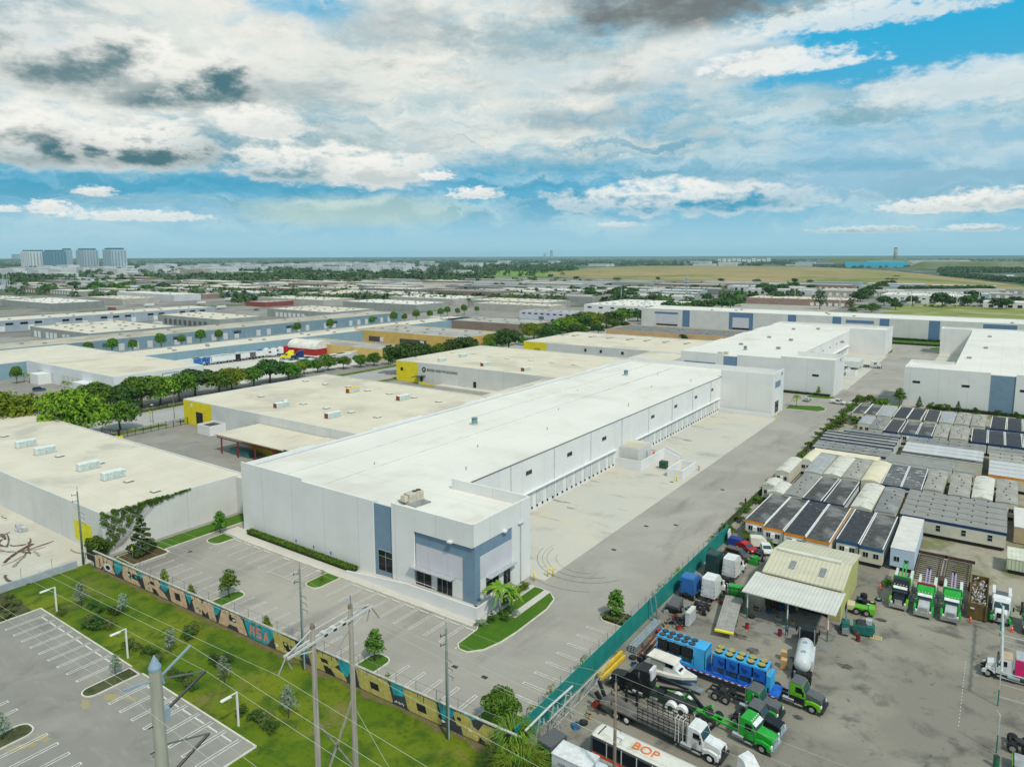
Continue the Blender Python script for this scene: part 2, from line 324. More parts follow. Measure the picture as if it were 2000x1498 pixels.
# kerbed islands ------------------------------------------------
KERB = M((.60, .58, .50), .8, .12, .8, dirt=.3)
def island(poly, gm=GRASSB, name='planting_island'):
    o = MB(); n = len(poly); inn = inset(poly, .18); h = .14
    for i in range(n):
        j = (i + 1) % n
        o.quad((*poly[i], -.05), (*poly[j], -.05), (*poly[j], h), (*poly[i], h)); o.quad((*poly[i], h), (*poly[j], h), (*inn[j], h), (*inn[i], h)); o.quad((*inn[i], h), (*inn[j], h), (*inn[j], .06), (*inn[i], .06))
    struct(o.build('kerb', KERB)); gsheet(name, inn, .09, gm)
island(rounded(-121.6, -117.6, 71, 75.3, 1.6, corners=(0, 0, 1, 1)))
island(rounded(-91.4, -88.0, 70, 75.3, 1.3, corners=(0, 0, 1, 1)))
island(rounded(-98.4, -95.6, 57.6, 62.8, 1.2, corners=(1, 1, 0, 0)))
island(rounded(-66.8, -63.5, 57.6, 62.8, 1.2, corners=(1, 1, 0, 0)))
island(rounded(-47.2, -41.2, 57.6, 62.9, .8, corners=(0, 1, 0, 0)))
island([(-59.0, 70.6), (-58.0, 69.7), (-56.6, 69.7), (-55.0, 71.5), (-54.2, 74.5), (-53.9, 78), (-53.9, 86), (-54.6, 89.2), (-56.4, 90.9), (-58.6, 91.2), (-61.8, 91.0), (-61.8, 79.3), (-60.2, 77), (-59.2, 75.2)])
island(rounded(-46.2, -41.2, 87.6, 90.9, 1.2, corners=(0, 1, 1, 0)), SCRUB)
island(rounded(-127.6, -121.6, 57.9, 64.6, .8, corners=(1, 0, 0, 0)), gmat('mulch', (.10, .06, .03), [((.05, .08, .02), .6, .5, .6, .8, (1, 1))]), 'mulch_bed')
island([(-61.4, 254), (-50.5, 255), (-48.8, 258), (-49.5, 262.5), (-52, 265), (-61.4, 261)])
island([(-60, 279), (-52, 279.5), (-50, 283), (-51, 285.5), (-60, 284.4)])
island([(-34, 262), (-28.2, 262), (-28.2, 284), (-32, 283), (-34, 276)], GRASSB)
island([(-34, 462), (-28.2, 461), (-28, 476), (-32, 476), (-35, 470)]); island([(-52, 432), (-50.2, 431.5), (-49.6, 440), (-52, 452)])
island(rounded(-90.6, -88.1, 35.3, 41.7, 1.2, corners=(0, 0, 1, 1)), SCRUB)
island(rounded(-89.6, -86.6, 22, 29.4, 1.2, corners=(1, 1, 0, 0)), SCRUB)
# kerb lines round the lots
def kerbline(pts, w=.18):
    o = MB()
    for a, b in zip(pts, pts[1:]): o.bar((*a, .04), (*b, .04), w, .16)
    return struct(o.build('kerb', KERB))
kerbline([(-118, 36), (-118, 42), (-90.7, 42), (-90.7, 41.9)]); kerbline([(-88.0, 42), (-64, 42), (-64, -20)])
kerbline([(-123.8, 90), (-123.8, 64.8), (-121.7, 64.6)])
# bare soil at the foot of the mural, leaf litter and stains in the car park
rs = random.Random(8)
SOIL = gmat('bare_soil', (.15, .115, .06), [((.09, .12, .02), .8, .45, .6, .8, (1, 1)), ((.24, .20, .13), 1.6, .55, .7, .7, (1, 1))])
P_ = [(-126 + k*1.1, 53.9 + (k*1.1 + 1)*.0310 - rs.uniform(.25, 1.3)) for k in range(79)]; gsheet('bare_soil', P_ + [(-40.2, 56.6), (-126, 53.95)], -.018, SOIL)
def patch(name, x, y, rx, ry, m, z, n=22, rz=0):
    Q = []
    for k in range(n): a = 6.2832*k/n; r = rs.uniform(.55, 1.1); u, v = rx*r*math.cos(a), ry*r*math.sin(a); Q.append((x + u*math.cos(rz) - v*math.sin(rz), y + u*math.sin(rz) + v*math.cos(rz)))
    gsheet(name, Q, z, m)
LIT = gmat('leaf_litter', (.36, .28, .10), [((.30, .29, .25), 1.2, .42, .55, .9, (1, 1)), ((.45, .22, .06), 2.2, .58, .7, .7, (1, 1))])
for a in ((-86.2, 37.4, 1.8, .7, .5), (-87.4, 34.8, 1.4, .6, -.4), (-85.0, 29.2, 1.7, .6, .2), (-85.4, 27.2, 1.6, .6, .9), (-84.2, 38.6, 1.1, .4, .3)): patch('leaf_litter', a[0], a[1], a[2], a[3], LIT, -.006, rz=a[4])
STN = gmat('oil_stain', (.10, .10, .095), [((.20, .195, .18), 1.0, .42, .6, .9, (1, 1))])
for a in ((-66.2, 31.5, 1.0, .55), (-63.8 - 8, 35, .5, .4), (-84.5, 24.5, .6, .4)): patch('oil_stain', a[0], a[1], a[2], a[3], STN, -.006)
OIL = gmat('dark_oil', (.06, .055, .05), [((.16, .15, .13), .6, .42, .62, .9, (1, 1))])
for (u, v, a, b) in ((1565, 1290, 1.6, 1.0), (1600, 1260, 1.2, .9), (1650, 1300, 1.3, .7), (1380, 1290, 2.0, 1.0), (1180, 1330, 1.2, .7), (1165, 1385, 1.6, .8), (1440, 1240, 1.8, .9), (1500, 1330, 1.2, .8), (1560, 1400, .8, .5), (1720, 1210, 1.0, .6), (1230, 1360, 1.5, .8), (1330, 1370, 2.2, .9), (1470, 1270, 1.0, .9)): q_ = G(u, v); patch('oil_stain', q_.x, q_.y, a, b, OIL, -.034)
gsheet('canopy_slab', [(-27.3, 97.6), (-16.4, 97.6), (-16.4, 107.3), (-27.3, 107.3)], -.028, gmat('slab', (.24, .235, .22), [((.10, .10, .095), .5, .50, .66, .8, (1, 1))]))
DKC = gmat('dock_scuff', (.16, .145, .12), [((.40, .37, .30), .9, .40, .60, .85, (.5, 2.2))])
for k in range(9): yy = 111.5 + 16.6*k; [patch('dock_scuff', -77.6 + j*rs.uniform(2, 3.4), yy - rs.uniform(-.5, 1.2)*j, rs.uniform(.9, 2.2), rs.uniform(.25, .6), DKC, -.008 - .002*j) for j in range(rs.randint(1, 3)) if yy < 236 and not 156 < yy < 170]
# painted markings ---------------------------------------------------------
PAINT = M((.62, .615, .59), .7, .15, 2, dirt=.6)
mk = MB()
def line(x0, y0, x1, y1, w=.11, z=.0):
    a, b = Vector((x0, y0)), Vector((x1, y1)); n = (b - a).normalized(); n = Vector((-n.y, n.x))*w/2
    mk.quad((a.x - n.x, a.y - n.y, z), (b.x - n.x, b.y - n.y, z), (b.x + n.x, b.y + n.y, z), (a.x + n.x, a.y + n.y, z))
def hairpin(x, y0, y1, w=.42, z=.0, lw=.11, both=False):        # along y, closed at y1
    line(x - w/2, y0, x - w/2, y1, lw, z); line(x + w/2, y0, x + w/2, y1, lw, z); line(x - w/2 - lw/2, y1, x + w/2 + lw/2, y1, lw, z + .003)
    if both: line(x - w/2 - lw/2, y0, x + w/2 + lw/2, y0, lw, z + .003)
def hairx(y, x0, x1, w=.42, z=.0, lw=.11):
    line(x0, y - w/2, x1, y - w/2, lw, z); line(x0, y + w/2, x1, y + w/2, lw, z); line(x1, y - w/2 - lw/2, x1, y + w/2 + lw/2, lw, z + .003)
stops = []
def row(xs, y0, y1, ystop, who, every=True, z=.0, both=False):
    for x in xs: hairpin(x, y0, y1, z=z, both=both)
    if ystop is not None:
        for i, (a, b) in enumerate(zip(xs, xs[1:])): stops.append(((a + b)/2, ystop, i, who))
ar = lambda a, b, s: [a + s*i for i in range(int(abs((b - a)/s) + 1.5))]
row(ar(-85.05, -59, 2.96), 75.2, 69.7, 74.7, 'in the near front row')
row([-117.4, -114.5, -111.6, -108.8, -105.8], 75.5, 69.8, 74.8, 'at the far end of the front row')
row([-102.9, -100.2], 75.5, 69.8, 74.8, 'beside the blue badge bay'); stops.append((-92.7, 74.8, 0, 'nearest the small grass island'))
for k in range(4): line(-96.6 + k*1.0, 75.2, -95.8 + k*.8, 70.0, .1)
line(-100.2, 70, -93.4, 70); line(-96.3, 75.4, -96.3, 70); line(-93.4, 75.4, -93.4, 70)
row(ar(-120.9, -99, 2.92), 58.4, 63.1, None, ''); row(ar(-94.2, -68, 2.92), 58.4, 62.9, None, ''); row(ar(-61.0, -48.5, 2.81), 58.4, 63.0, None, '')
for y in ar(65.8, 85.5, 2.74): hairx(y, -41.4, -46.5)
row(ar(-115.2, -93, 2.745), 41.7, 36.4, 40.9, 'in the grey car park, left half', z=.0)
row(ar(-85.15, -66, 2.66), 41.7, 36.5, 40.9, 'in the grey car park, right half', z=.0)
row(ar(-109.3, -92, 2.7), 24.2, 29.7, None, '', z=.0); row(ar(-85.3, -66, 2.7), 24.2, 29.8, None, '', z=.0)
row(ar(-109.3, -92, 2.7), 24.0, 18.6, None, '', z=.0); row(ar(-85.3, -66, 2.7), 24.0, 18.6, None, '', z=.0)
for k in range(20): line(-1.0 - k*.0, 90.0 + k*.82, -1.0, 90.3 + k*.82, .06, -.03)
for k in range(6): line(-60.8, 262 + k*3, -56, 262 + k*3, .1)
struct(mk.build('road_markings', PAINT))
o = MB(); o.quad((-94.6, 75.5, .03), (-92.6, 75.5, .03), (-92.6, 76.4, .03), (-94.6, 76.4, .03)); struct(o.build('tactile_paving', M((.80, .52, .02), .8)))
# tyre scuffs on the turning circle
sk = MB()
for rr, a0, a1, w in ((9.3, 185, 330, .12), (7.6, 180, 320, .10), (6.0, 200, 300, .08), (8.4, 170, 250, .08), (12.4, 215, 300, .08)):
    P = [(-57.5 + rr*math.cos(R_(a0 + (a1 - a0)*i/30)), 106 + rr*1.05*math.sin(R_(a0 + (a1 - a0)*i/30))) for i in range(31)]
    for i in range(30):
        (xa, ya), (xb, yb) = P[i], P[i + 1]; d = Vector((xb - xa, yb - ya)).normalized(); n = Vector((-d.y, d.x))*w/2
        sk.quad((xa - n.x, ya - n.y, -.012), (xb - n.x, yb - n.y, -.012), (xb + n.x, yb + n.y, -.012), (xa + n.x, ya + n.y, -.012))
struct(sk.build('tyre_marks', M((.21, .195, .175), .9, .35, 1.5)))
# manholes and drains
DRN = M((.05, .045, .04), .8)
for (u, v) in ((1199, 1073), (1262, 1027), (1320, 1025), (889, 1301), (946, 1322), (371, 1077), (1312, 941), (1411, 956)):
    p = G(u, v); o = MB(); o.box(p.x - .4, p.x + .4, p.y - .3, p.y + .3, -.04, .012); struct(o.build('drain_cover', DRN))
# pavement and terrace in front of the long warehouse
gsheet('sidewalk', rect(-122.5, -60.3, 75.6, 79.0), .06, PAVE); kerbline([(-117.5, 75.5), (-60.2, 75.5)])
gsheet('sidewalk', rect(-60.4, -59.4, 76.9, 91.2), .16, PAVE); gsheet('path', rect(-57.6, -56.4, 81, 91), .1, PAVE)
# wheel stops ----------------------------------------------------
WS = M((.62, .61, .57), .8, .1, 2, dirt=.4)
w0 = None
for x, y, i, who in stops:
    lab = 'pale concrete wheel stop, %s from the left %s' % (ORD[i], who)
    if w0 is None:
        w0 = MB().prof([(-.09, 0), (.09, 0), (.06, .13), (-.06, .13)], -.9, .9).build('wheel_stop', WS); w0.location = (x, y, .002); w0.rotation_euler = (0, 0, math.pi/2); tag(w0, lab, 'wheel stop', 'wheel stops in the parking bays')
    else: copy_tree(w0, (x, y, .002), math.pi/2, lab)
# gentle landfill mound and far grass hills ------------------------
def mound(name, ring, h, m, n=7):
    cx = sum(p[0] for p in ring)/len(ring); cy = sum(p[1] for p in ring)/len(ring); o = MB(); L = len(ring); vs = []
    for k in range(n + 1):
        t = k/n; s = 1 - .30*t; z = h*(3*t*t - 2*t**3) - .2
        vs += [(cx + (x - cx)*s, cy + (y - cy)*s, z) for x, y in ring]
    fs = [(k*L + i, k*L + (i + 1) % L, (k + 1)*L + (i + 1) % L, (k + 1)*L + i) for k in range(n) for i in range(L)] + [tuple(n*L + i for i in range(L))]
    return struct(o.add(vs, fs).build(name, m, smooth=False))
def smooth_ring(r, n=3):
    for _ in range(n):
        q = []
        for i in range(len(r)):
            a, b = r[i], r[(i + 1) % len(r)]; q += [(a[0]*.75 + b[0]*.25, a[1]*.75 + b[1]*.25), (a[0]*.25 + b[0]*.75, a[1]*.25 + b[1]*.75)]
        r = q
    return r
HILL = gmat('landfill_grass', (.14, .19, .04), [((.33, .25, .11), .0035, .40, .52, .9, (.6, 1.6)), ((.38, .27, .14), .012, .48, .60, .8, (.5, 2)), ((.11, .17, .03), .02, .54, .64, .6, (1, 1))])
GREENF = gmat('meadow', (.13, .25, .03), [((.2, .26, .06), .01, .45, .6, .7, (1, 1))])
mound('landfill_hill', smooth_ring([(p.x, p.y) for p in (G(1040, 541), G(1380, 548), G(1640, 556), G(1990, 578), G(2060, 566), G(1900, 546), G(1700, 524.5), G(1400, 520), G(1170, 521.5), G(1080, 531))]), 9, HILL)
gsheet('meadow', [(p.x, p.y) for p in (G(900, 541), G(1150, 541), G(1150, 527), G(960, 528))], -.1, GREENF)
def mound2(name, c, rx, ry, h, m, rz=0):
    ring = [(c[0] + rx*math.cos(a)*math.cos(rz) - ry*math.sin(a)*math.sin(rz), c[1] + rx*math.cos(a)*math.sin(rz) + ry*math.sin(a)*math.cos(rz)) for a in [2*math.pi*i/40 for i in range(40)]]
    return mound(name, ring, h, m)
FARH = gmat('far_hill', (.12, .15, .05), [((.2, .2, .12), .006, .45, .6, .7, (1, 1))])
p = G(1905, 524); mound2('far_hill', (p.x, p.y), 260, 150, 26, FARH, .2)
p = G(1690, 517); mound2('far_hill', (p.x, p.y), 260, 160, 34, FARH, .2)
p = G(1820, 515); mound2('far_hill', (p.x, p.y), 260, 160, 22, gmat('grey_hill', (.25, .25, .24), [((.35, .35, .34), .01, .5, .6, .6, (1, 1))]), .2)
# ================================================================ BUILDINGS
WHITE = M((.70, .70, .69), .75, .04, .15, joint=((0, 8.75, .05), (1, 8.3, .05)), dirt=.05, streak=.07)
WHITE2 = M((.60, .60, .58), .8, .05, .15, joint=((0, 12.2, .05), (1, 12.2, .05)), dirt=.08, streak=.15)
WPLAIN = M((.70, .70, .70), .7, .04, .2)
ROOFW = M((.70, .68, .62), .75, .035, .06, joint=((0, 6.1, .035), (1, 45, .06)), stain=(.53, .49, .42, .6), st=(.50, .70), ssc=.045)
ROOFC = M((.62, .565, .45), .85, .05, .12, stain=(.46, .42, .34, .75), st=(.50, .66), ssc=.045, joint=((1, 18.2, .05), (0, 9.1, .04)))
ROOFC2 = M((.62, .57, .47), .85, .05, .12, stain=(.42, .40, .34, .75), st=(.54, .68), ssc=.05, joint=((0, 7.1, .05), (1, 11.1, .04)))
ROOFG = M((.40, .39, .36), .9, .1, .12, stain=(.24, .23, .21, .75), st=(.46, .64), ssc=.06, joint=((0, 8.1, .06),))
ROOFB = M((.46, .42, .34), .9, .1, .12, stain=(.30, .27, .21, .75), st=(.46, .64), ssc=.06)
DKROOF = M((.16, .165, .16), .9, .35, .5, stain=(.33, .33, .32, .8), st=(.52, .66), ssc=.4)
BLUEP = M((.175, .265, .36), .7, .06, .8, joint=((2, .42, .03),))
BLUEPL = M((.16, .25, .36), .7, .06, .8)
YELL = M((.72, .60, .015), .7, .07, .4)
BLK = M((.012, .012, .014), .35, .3)
GLS = glass()
ALU = M((.55, .57, .58), .4, .1, 2, metal=.5)
DOORW = M((.56, .58, .58), .6, .08, 1, joint=((2, .55, .03),))
def walls(o, x0, x1, y0, y1, z0, h, t=.3):
    o.box(x0, x1, y0, y0 + t, z0, h); o.box(x0, x1, y1 - t, y1, z0, h); o.box(x0, x0 + t, y0 + t, y1 - t, z0, h); o.box(x1 - t, x1, y0 + t, y1 - t, z0, h)
def shed(name, label, cat, x0, x1, y0, y1, h, wm, rm, par=.45, group=None, z0=-.1):
    t = thing(name, label, cat, (0, 0, 0), 0, group); o = MB(); walls(o, x0, x1, y0, y1, z0, h); o.build('wall', wm, t)
    MB().box(x0 + .3, x1 - .3, y0 + .3, y1 - .3, h - par - .25, h - par).build('roof', rm, t)
    return t
def face(t, name, m, ax, at, a0, a1, z0, z1, d=.05, side=-1):
    """thin panel on a wall: ax 'y' means the wall y=at seen from -y, ax 'x' the wall x=at seen from +x"""
    o = MB()
    if ax == 'y': o.box(a0, a1, at - d, at + .02, z0, z1)
    else: o.box(at - .02, at + d, a0, a1, z0, z1)
    return o.build(name, m, t)
def window(t, ax, at, a0, a1, z0, z1, n=1, transom=None, name='window', fm=ALU):
    fr = face(t, name, fm, ax, at, a0, a1, z0, z1, .06)
    fw = .09; w = (a1 - a0 - fw*(n + 1))/n; o = MB()
    for i in range(n):
        p = a0 + fw + i*(w + fw)
        for (q0, q1) in ([(z0 + fw, z1 - fw)] if not transom else [(z0 + fw, transom - fw/2), (transom + fw/2, z1 - fw)]):
            if ax == 'y': o.box(p, p + w, at - .075, at - .03, q0, q1)
            else: o.box(at + .03, at + .075, p, p + w, q0, q1)
    o.build('pane', GLS, fr); return fr
def text(parent, s, m, loc, ex, ez, size, name='lettering', depth=.03, sx=1.0):
    cu = bpy.data.curves.new(name, 'FONT'); cu.body = s; cu.size = size; cu.extrude = depth/2; tmp = bpy.data.objects.new('t', cu); C.objects.link(tmp)
    bpy.context.view_layer.update(); me = bpy.data.meshes.new_from_object(tmp); bpy.data.objects.remove(tmp)
    ex = Vector(ex).normalized()*sx; ez = Vector(ez).normalized(); n = ex.cross(ez).normalized()
    for v in me.vertices: v.co = Vector(loc) + ex*v.co.x + ez*v.co.y + n*v.co.z
    me.materials.clear(); me.materials.append(m); o = bpy.data.objects.new(name, me); C.objects.link(o); o.parent = parent; return o
# ---- the long white warehouse -------------------------------------------
t = thing('warehouse', 'long white flat-roofed warehouse with blue corner panels and dock doors, filling the middle', 'warehouse')
o = MB(); X0, XD, Y0, YE = -120.3, -79.0, 79.0, 252.0
o.box(X0, -102.0, Y0, Y0 + .3, -.1, 13.7); o.box(-102.0, -83.9, Y0, Y0 + .3, -.1, 13.15)
o.box(-84.2, -83.9, Y0 + .3, Y0 + 1.3, -.1, 13.15); o.box(-79.6, -79.3, Y0 + .3, Y0 + 1.3, -.1, 13.7)
o.box(-79.6, -74.7, Y0, Y0 + .3, -.1, 13.7)
o.box(-74.7, -62.8, Y0, Y0 + .3, 10.0, 13.7); o.box(-74.7, -62.8, Y0 + .45, Y0 + .7, .9, 10.0)
o.box(-62.8, -62.5, Y0, 88.9, 10.2, 13.8); o.box(-62.9, -62.65, Y0 + .7, 88.9, .9, 10.2); o.box(-62.8, -62.5, 88.9, 94.1, -.1, 13.8)
o.box(-79.2, -62.8, 93.8, 94.1, -.1, 13.9)                     # back of the corner block
o.box(XD - .3, XD, 94.1, 238.2, -.1, 11.75)
o.box(XD, -61.5, 238.2, 238.5, -.1, 14.3); o.box(-61.8, -61.5, 238.5, 252.0, -.1, 14.5); o.box(X0, -61.8, 251.7, 252.0, -.1, 13.9)
zs = [13.3, 12.9, 13.3, 12.9, 13.3, 12.9, 13.3, 12.9, 13.3, 12.9]
for i in range(10): o.box(X0, X0 + .35, Y0 + .3 + 17.24*i, Y0 + .3 + 17.24*(i + 1), -.1, zs[i])
o.build('wall', WHITE, t)
ro = MB(); ro.add([(X0 + .35, 79.3, 12.45), (-84.2, 79.35, 12.1), (-79.3, 79.5, 12.1), (-62.8, 79.3, 12.0), (-62.8, 93.8, 12.0), (-79, 93.8, 12.0), (XD, 94.1, 11.76), (XD, 238.2, 11.76), (XD, 238.5, 12.0), (-61.8, 238.5, 12.0), (-61.8, 251.7, 12.0), (X0 + .35, 251.7, 12.45)],
    [(0, 1, 2, 5, 6, 7, 8, 11), (2, 3, 4, 5), (8, 9, 10, 11)])
ro.build('roof', ROOFW, t)
for xq in (-99.5, -110.0): MB().box(xq - .05, xq + .05, 82, 250, 12.2, 12.3 + .1*(xq < -105)).build('roof_seam', M((.52, .49, .43), .8, .3, .4), t)
for xq, yq in ((-84, 104), (-92, 118), (-101, 96), (-88, 140), (-97, 160), (-84, 176), (-106, 186), (-90, 205), (-98, 228), (-84, 223)): MB().tube([(xq, yq, 12), (xq, yq, 12.75)], .12, 6).build('vent_pipe', M((.35, .35, .34), .7), t)
o = MB(); o.box(XD - .02, XD + .1, 94.1, 238.2, 11.72, 11.86); o.build('eaves_trim', M((.10, .10, .11), .6), t)
o = MB(); o.box(X0 + .35, X0 + .55, 79.4, 251, 12.4, 12.5); o.build('flashing', M((.30, .35, .42), .6), t)
o = MB(); o.box(-83.9, -79.6, Y0 + .3, Y0 + .5, .5, 12.75); o.build('blue_panel', BLUEP, t)
o = MB(); o.box(-74.7, -62.72, Y0 + .35, Y0 + .45, 8.0, 10.0); o.box(-65.0, -62.72, Y0 + .35, Y0 + .45, .9, 8.0); o.build('blue_panel', BLUEP, t)
o = MB(); o.box(-62.72, -62.62, Y0 + .35, 80.6, .9, 10.2); o.box(-62.72, -62.62, 80.6, 88.9, 8.2, 10.2); o.build('blue_panel', BLUEP, t)
LILAC = M((.56, .555, .60), .75, .04, .3, joint=((0, 4.0, .04),))
o = MB(); o.box(-74.7, -65.0, Y0 + .40, Y0 + .455, 4.2, 8.0); o.box(-62.66, -62.6, 80.6, 88.9, 4.6, 8.2); o.build('lilac_panel', LILAC, t)
o = MB(); o.box(-75.4, -66.6, Y0 - .75, Y0 + .4, 4.05, 4.17); o.build('canopy', ALU, t)
o = MB(); o.box(-62.6, -61.6, 82.0, 89.2, 4.3, 4.42); o.build('canopy', ALU, t)
window(t, 'y', Y0 + .3, -83.1, -79.65, 1.3, 5.0, 2, 3.9)
window(t, 'y', Y0 + .45, -74.6, -71.4, 1.0, 3.95, 2, 3.4); window(t, 'y', Y0 + .45, -70.3, -67.1, 1.0, 3.95, 3, 3.4, 'glass_door')
window(t, 'x', -62.65, 82.0, 85.4, 1.3, 4.25, 2, 3.7); window(t, 'x', -62.65, 86.6, 88.6, 1.1, 4.25, 2, 3.7)
for (a, z) in ((-67.0, 10.0),): face(t, 'wall_light', WPLAIN, 'y', Y0, a - .4, a + .4, z, z + .25, .5)
face(t, 'wall_light', WPLAIN, 'x', -62.5, 86.2, 87.0, 10.2, 10.45, .5)
o = MB(); o.tube([(-62.35, 91.2, .2), (-62.35, 91.2, 10.2)], .08); o.box(-62.45, -62.1, 90.5, 91.9, 10.2, 10.35); o.build('downpipe', M((.5, .52, .55), .6), t)
# docks
bays = [112.0 + 16.6*k for k in range(-1, 8)]
k = 0
cv = MB(); cv.box(XD, XD + .75, 95.0, 158.0, 4.55, 4.67); cv.box(XD, XD + .75, 169.6, 237, 4.55, 4.67); cv.build('dock_canopy', WPLAIN, t)
for y in bays:
    if y < 238: MB().tube([(XD + .12, y, .2), (XD + .12, y, 11.6)], .09, 6).build('downpipe', M((.52, .56, .60), .6), t)
yd = 96.4
DF = M((.42, .45, .47), .6); RB = M((.015, .015, .015), .9)
while yd < 236:
    if not (156.5 < yd < 169):
        d = face(t, 'dock_door', DF, 'x', XD, yd, yd + 2.7, 1.15, 4.2, .04)
        MB().box(XD + .03, XD + .07, yd + .12, yd + 2.58, 1.2, 4.08).build('panel', DOORW, d)
        [MB().box(XD, XD + .22, yd + q_, yd + q_ + .35, .55, .95).build('bumper', RB, d) for q_ in (.1, 2.25)]
    yd += 4.15
for y in (118.5, 135.2, 152, 181.1, 197.8, 214.5, 229.5): window(t, 'x', XD, y - 1.15, y + 1.15, 8.2, 9.2, 2)
face(t, 'louvre', BLK, 'x', XD, 172.5, 174, .1, .2)
# sprinkler house, steps and low walls
o = MB(); o.box(XD, -73.6, 160.2, 168.2, 0, 4.9); o.build('pump_room', WHITE2, t)
MB().box(XD + .2, -73.8, 160.4, 168.0, 4.9, 5.0).build('pump_room_roof', ROOFC, t)
face(t, 'steel_door', ALU, 'x', -73.6, 165, 166, 1.3, 3.4)
o = MB(); o.box(XD, -71.9, 158.2, 158.45, 0, 2.5); o.box(-72.1, -71.85, 158.45, 172.5, 0, 2.5); o.prof([(-72.1, 0), (-67.5, 0), (-67.5, 1.0), (-72.1, 2.5)], 172.5, 172.75); o.prof([(-72.1, 0), (-67.5, 0), (-67.5, 1.0), (-72.1, 2.5)], 175.0, 175.25); o.build('stair_wall', WPLAIN, t)
o = MB()
for k in range(8): o.box(-71.8 + k*.5, -71.3 + k*.5, 172.75, 175, 0, 1.3 - k*.16)
o.build('steps', PAVE, t)
o = MB(); o.box(XD, -61.5, 236.5, 236.8, 0, 1.3); o.build('ramp_wall', WPLAIN, t)
# front terrace
o = MB(); o.prof([(-88.6, 0), (-60.5, 0), (-60.5, 2.1), (-74, 2.1), (-88.6, .55)], 76.9, 77.15); o.box(-60.75, -60.5, 77.15, 85.5, 0, 2.1); o.build('terrace_wall', WPLAIN, t)
o = MB(); o.prof([(-88.5, .1), (-60.75, .1), (-60.75, 1.0), (-74, 1.0)], 77.15, 79.3); o.box(-62.7, -60.75, 79.0, 85.5, 0, 1.0); o.build('terrace_floor', PAVE, t)
o = MB(); o.tube([(-74.8, 78.6, 1.0), (-74.8, 78.6, 1.95), (-70, 78.6, 1.95), (-70, 78.6, 1.3)], .04, 6); o.tube([(-74.8, 78.6, 1.5), (-70, 78.6, 1.5)], .03, 6); o.build('handrail', WPLAIN, t)
face(t, 'blue_panel', BLUEP, 'x', -61.5, 241, 247.5, 9.2, 11.3, .06); window(t, 'x', -61.5, 241.5, 246, .6, 4.6, 3, 3.7); face(t, 'downpipe', WPLAIN, 'x', -61.5, 239.4, 239.6, 0, 11, .15)
text(t, '130', M((.25, .33, .42), .6), (-61.44, 247.6, 12.6), (0, 1, 0), (0, 0, 1), 1.6, 'house_number')
# loose things by the docks
t = thing('transformer', 'dark green electrical transformer cabinet on a gravel pad beside the loading dock steps', 'transformer', (-68.0, 163.4, 0))
bx(-1, 1, -1, 1, 0, .25).build('pad', PAVE, t); bx(-.9, .9, -.8, .8, .25, 2.0).build('cabinet', M((.02, .075, .045), .5), t); bx(.9, .95, -.6, .6, .4, 1.8).build('door', M((.025, .09, .055), .5), t)
o = MB(); walls(o, -64.8, -60.9, 157.9, 166.8, 0, 2.1, .3); tag(o.build('bin_enclosure', WPLAIN), 'low white masonry enclosure standing on the loading apron beside the yellow bollards', 'enclosure')
t = thing('fire_pump', 'red fire pump valves and pipe standing outside the small pump room', 'fire valve', (-72.9, 167.6, 1.2))
MB().tube([(0, 0, 0), (0, 0, 1.1), (0, .8, 1.1), (0, .8, 0)], .12).build('pipe', M((.6, .02, .03), .4), t); MB().tube([(.1, .4, 1.1), (.4, .4, 1.1)], .3).build('valve', M((.6, .02, .03), .4), t)
YB = M((.80, .66, .01), .5, .08, 2)
for i, ((x, y), lab) in enumerate(zip(((-61.5, 155.9), (-61.0, 165.0), (-59.9, 95.6), (-59.2, 96.2), (-60.9, 92.9), (-64.5, 167.4), (-59.5, 236)), ('in front of the low white enclosure', 'behind the low white enclosure, beside the red post', 'at the near end of the apron, left of a pair', 'at the near end of the apron, right of a pair', 'on its own by the corner block of the long white warehouse', 'between the steps and the low white enclosure', 'at the far end of the loading apron'))):
    o = MB().tube([(0, 0, -.05), (0, 0, 1.35), (0, 0, 1.45)], [.11, .11, .03], 10); b = o.build('bollard', YB, None, True); b.location = (x, y, 0); b.scale = (1.3, 1.3, 1.15); tag(b, 'yellow steel bollard ' + lab, 'bollard', 'yellow bollards on the loading apron')
b = MB().tube([(0, 0, 0), (0, 0, 1.2)], .12).build('hydrant_post', M((.55, .03, .03), .5)); b.location = (-60.2, 167.2, 0); tag(b, 'short red hydrant post beside the yellow bollard on the apron', 'hydrant')
# rooftop things -------------------------------------------------------
BEI = M((.52, .47, .38), .7, .15, 1.5, dirt=.3)
def louvre_unit(label, x, y, z, endcol=(.22, .06, .04), bodycol=(.70, .73, .71), L=4.2, grp='boxed units on the flat roofs', rz=0):
    t = thing('roof_unit', label, 'roof unit', (x, y, z), rz, grp)
    MB().box(-.85, .85, -L/2, L/2, .15, 1.65).build('casing', M(bodycol, .6, .08, 1, joint=((1, L/3, .06),)), t)
    MB().box(-.8, .8, -L/2 - .04, -L/2 + .02, .22, 1.58).build('end_grille', M(endcol, .7), t); MB().box(.84, .9, -L/2 + .1, L/2 - .1, .3, 1.5).build('side_grille', M((.48, .58, .56), .6, .2, 3, joint=((1, L/3, .07), (0, .2, .02))), t)
    MB().box(-1.0, 1.0, -L/2 - .1, L/2 + .1, -.05, .15).build('base', M((.35, .33, .30), .8), t); return t
def hatch(label, x, y, z, grp, s=.85, m=None):
    t = thing('roof_vent', label, 'roof vent', (x, y, z), 0, grp); MB().box(-s*.8, s*.8, -s*.8, s*.8, -.05, .35).build('curb', M((.24, .23, .21), .8), t); MB().box(-s, s, -s, s, .35, .6, .15, .15).build('lid', m or M((.60, .58, .52), .7, .1, 1), t)
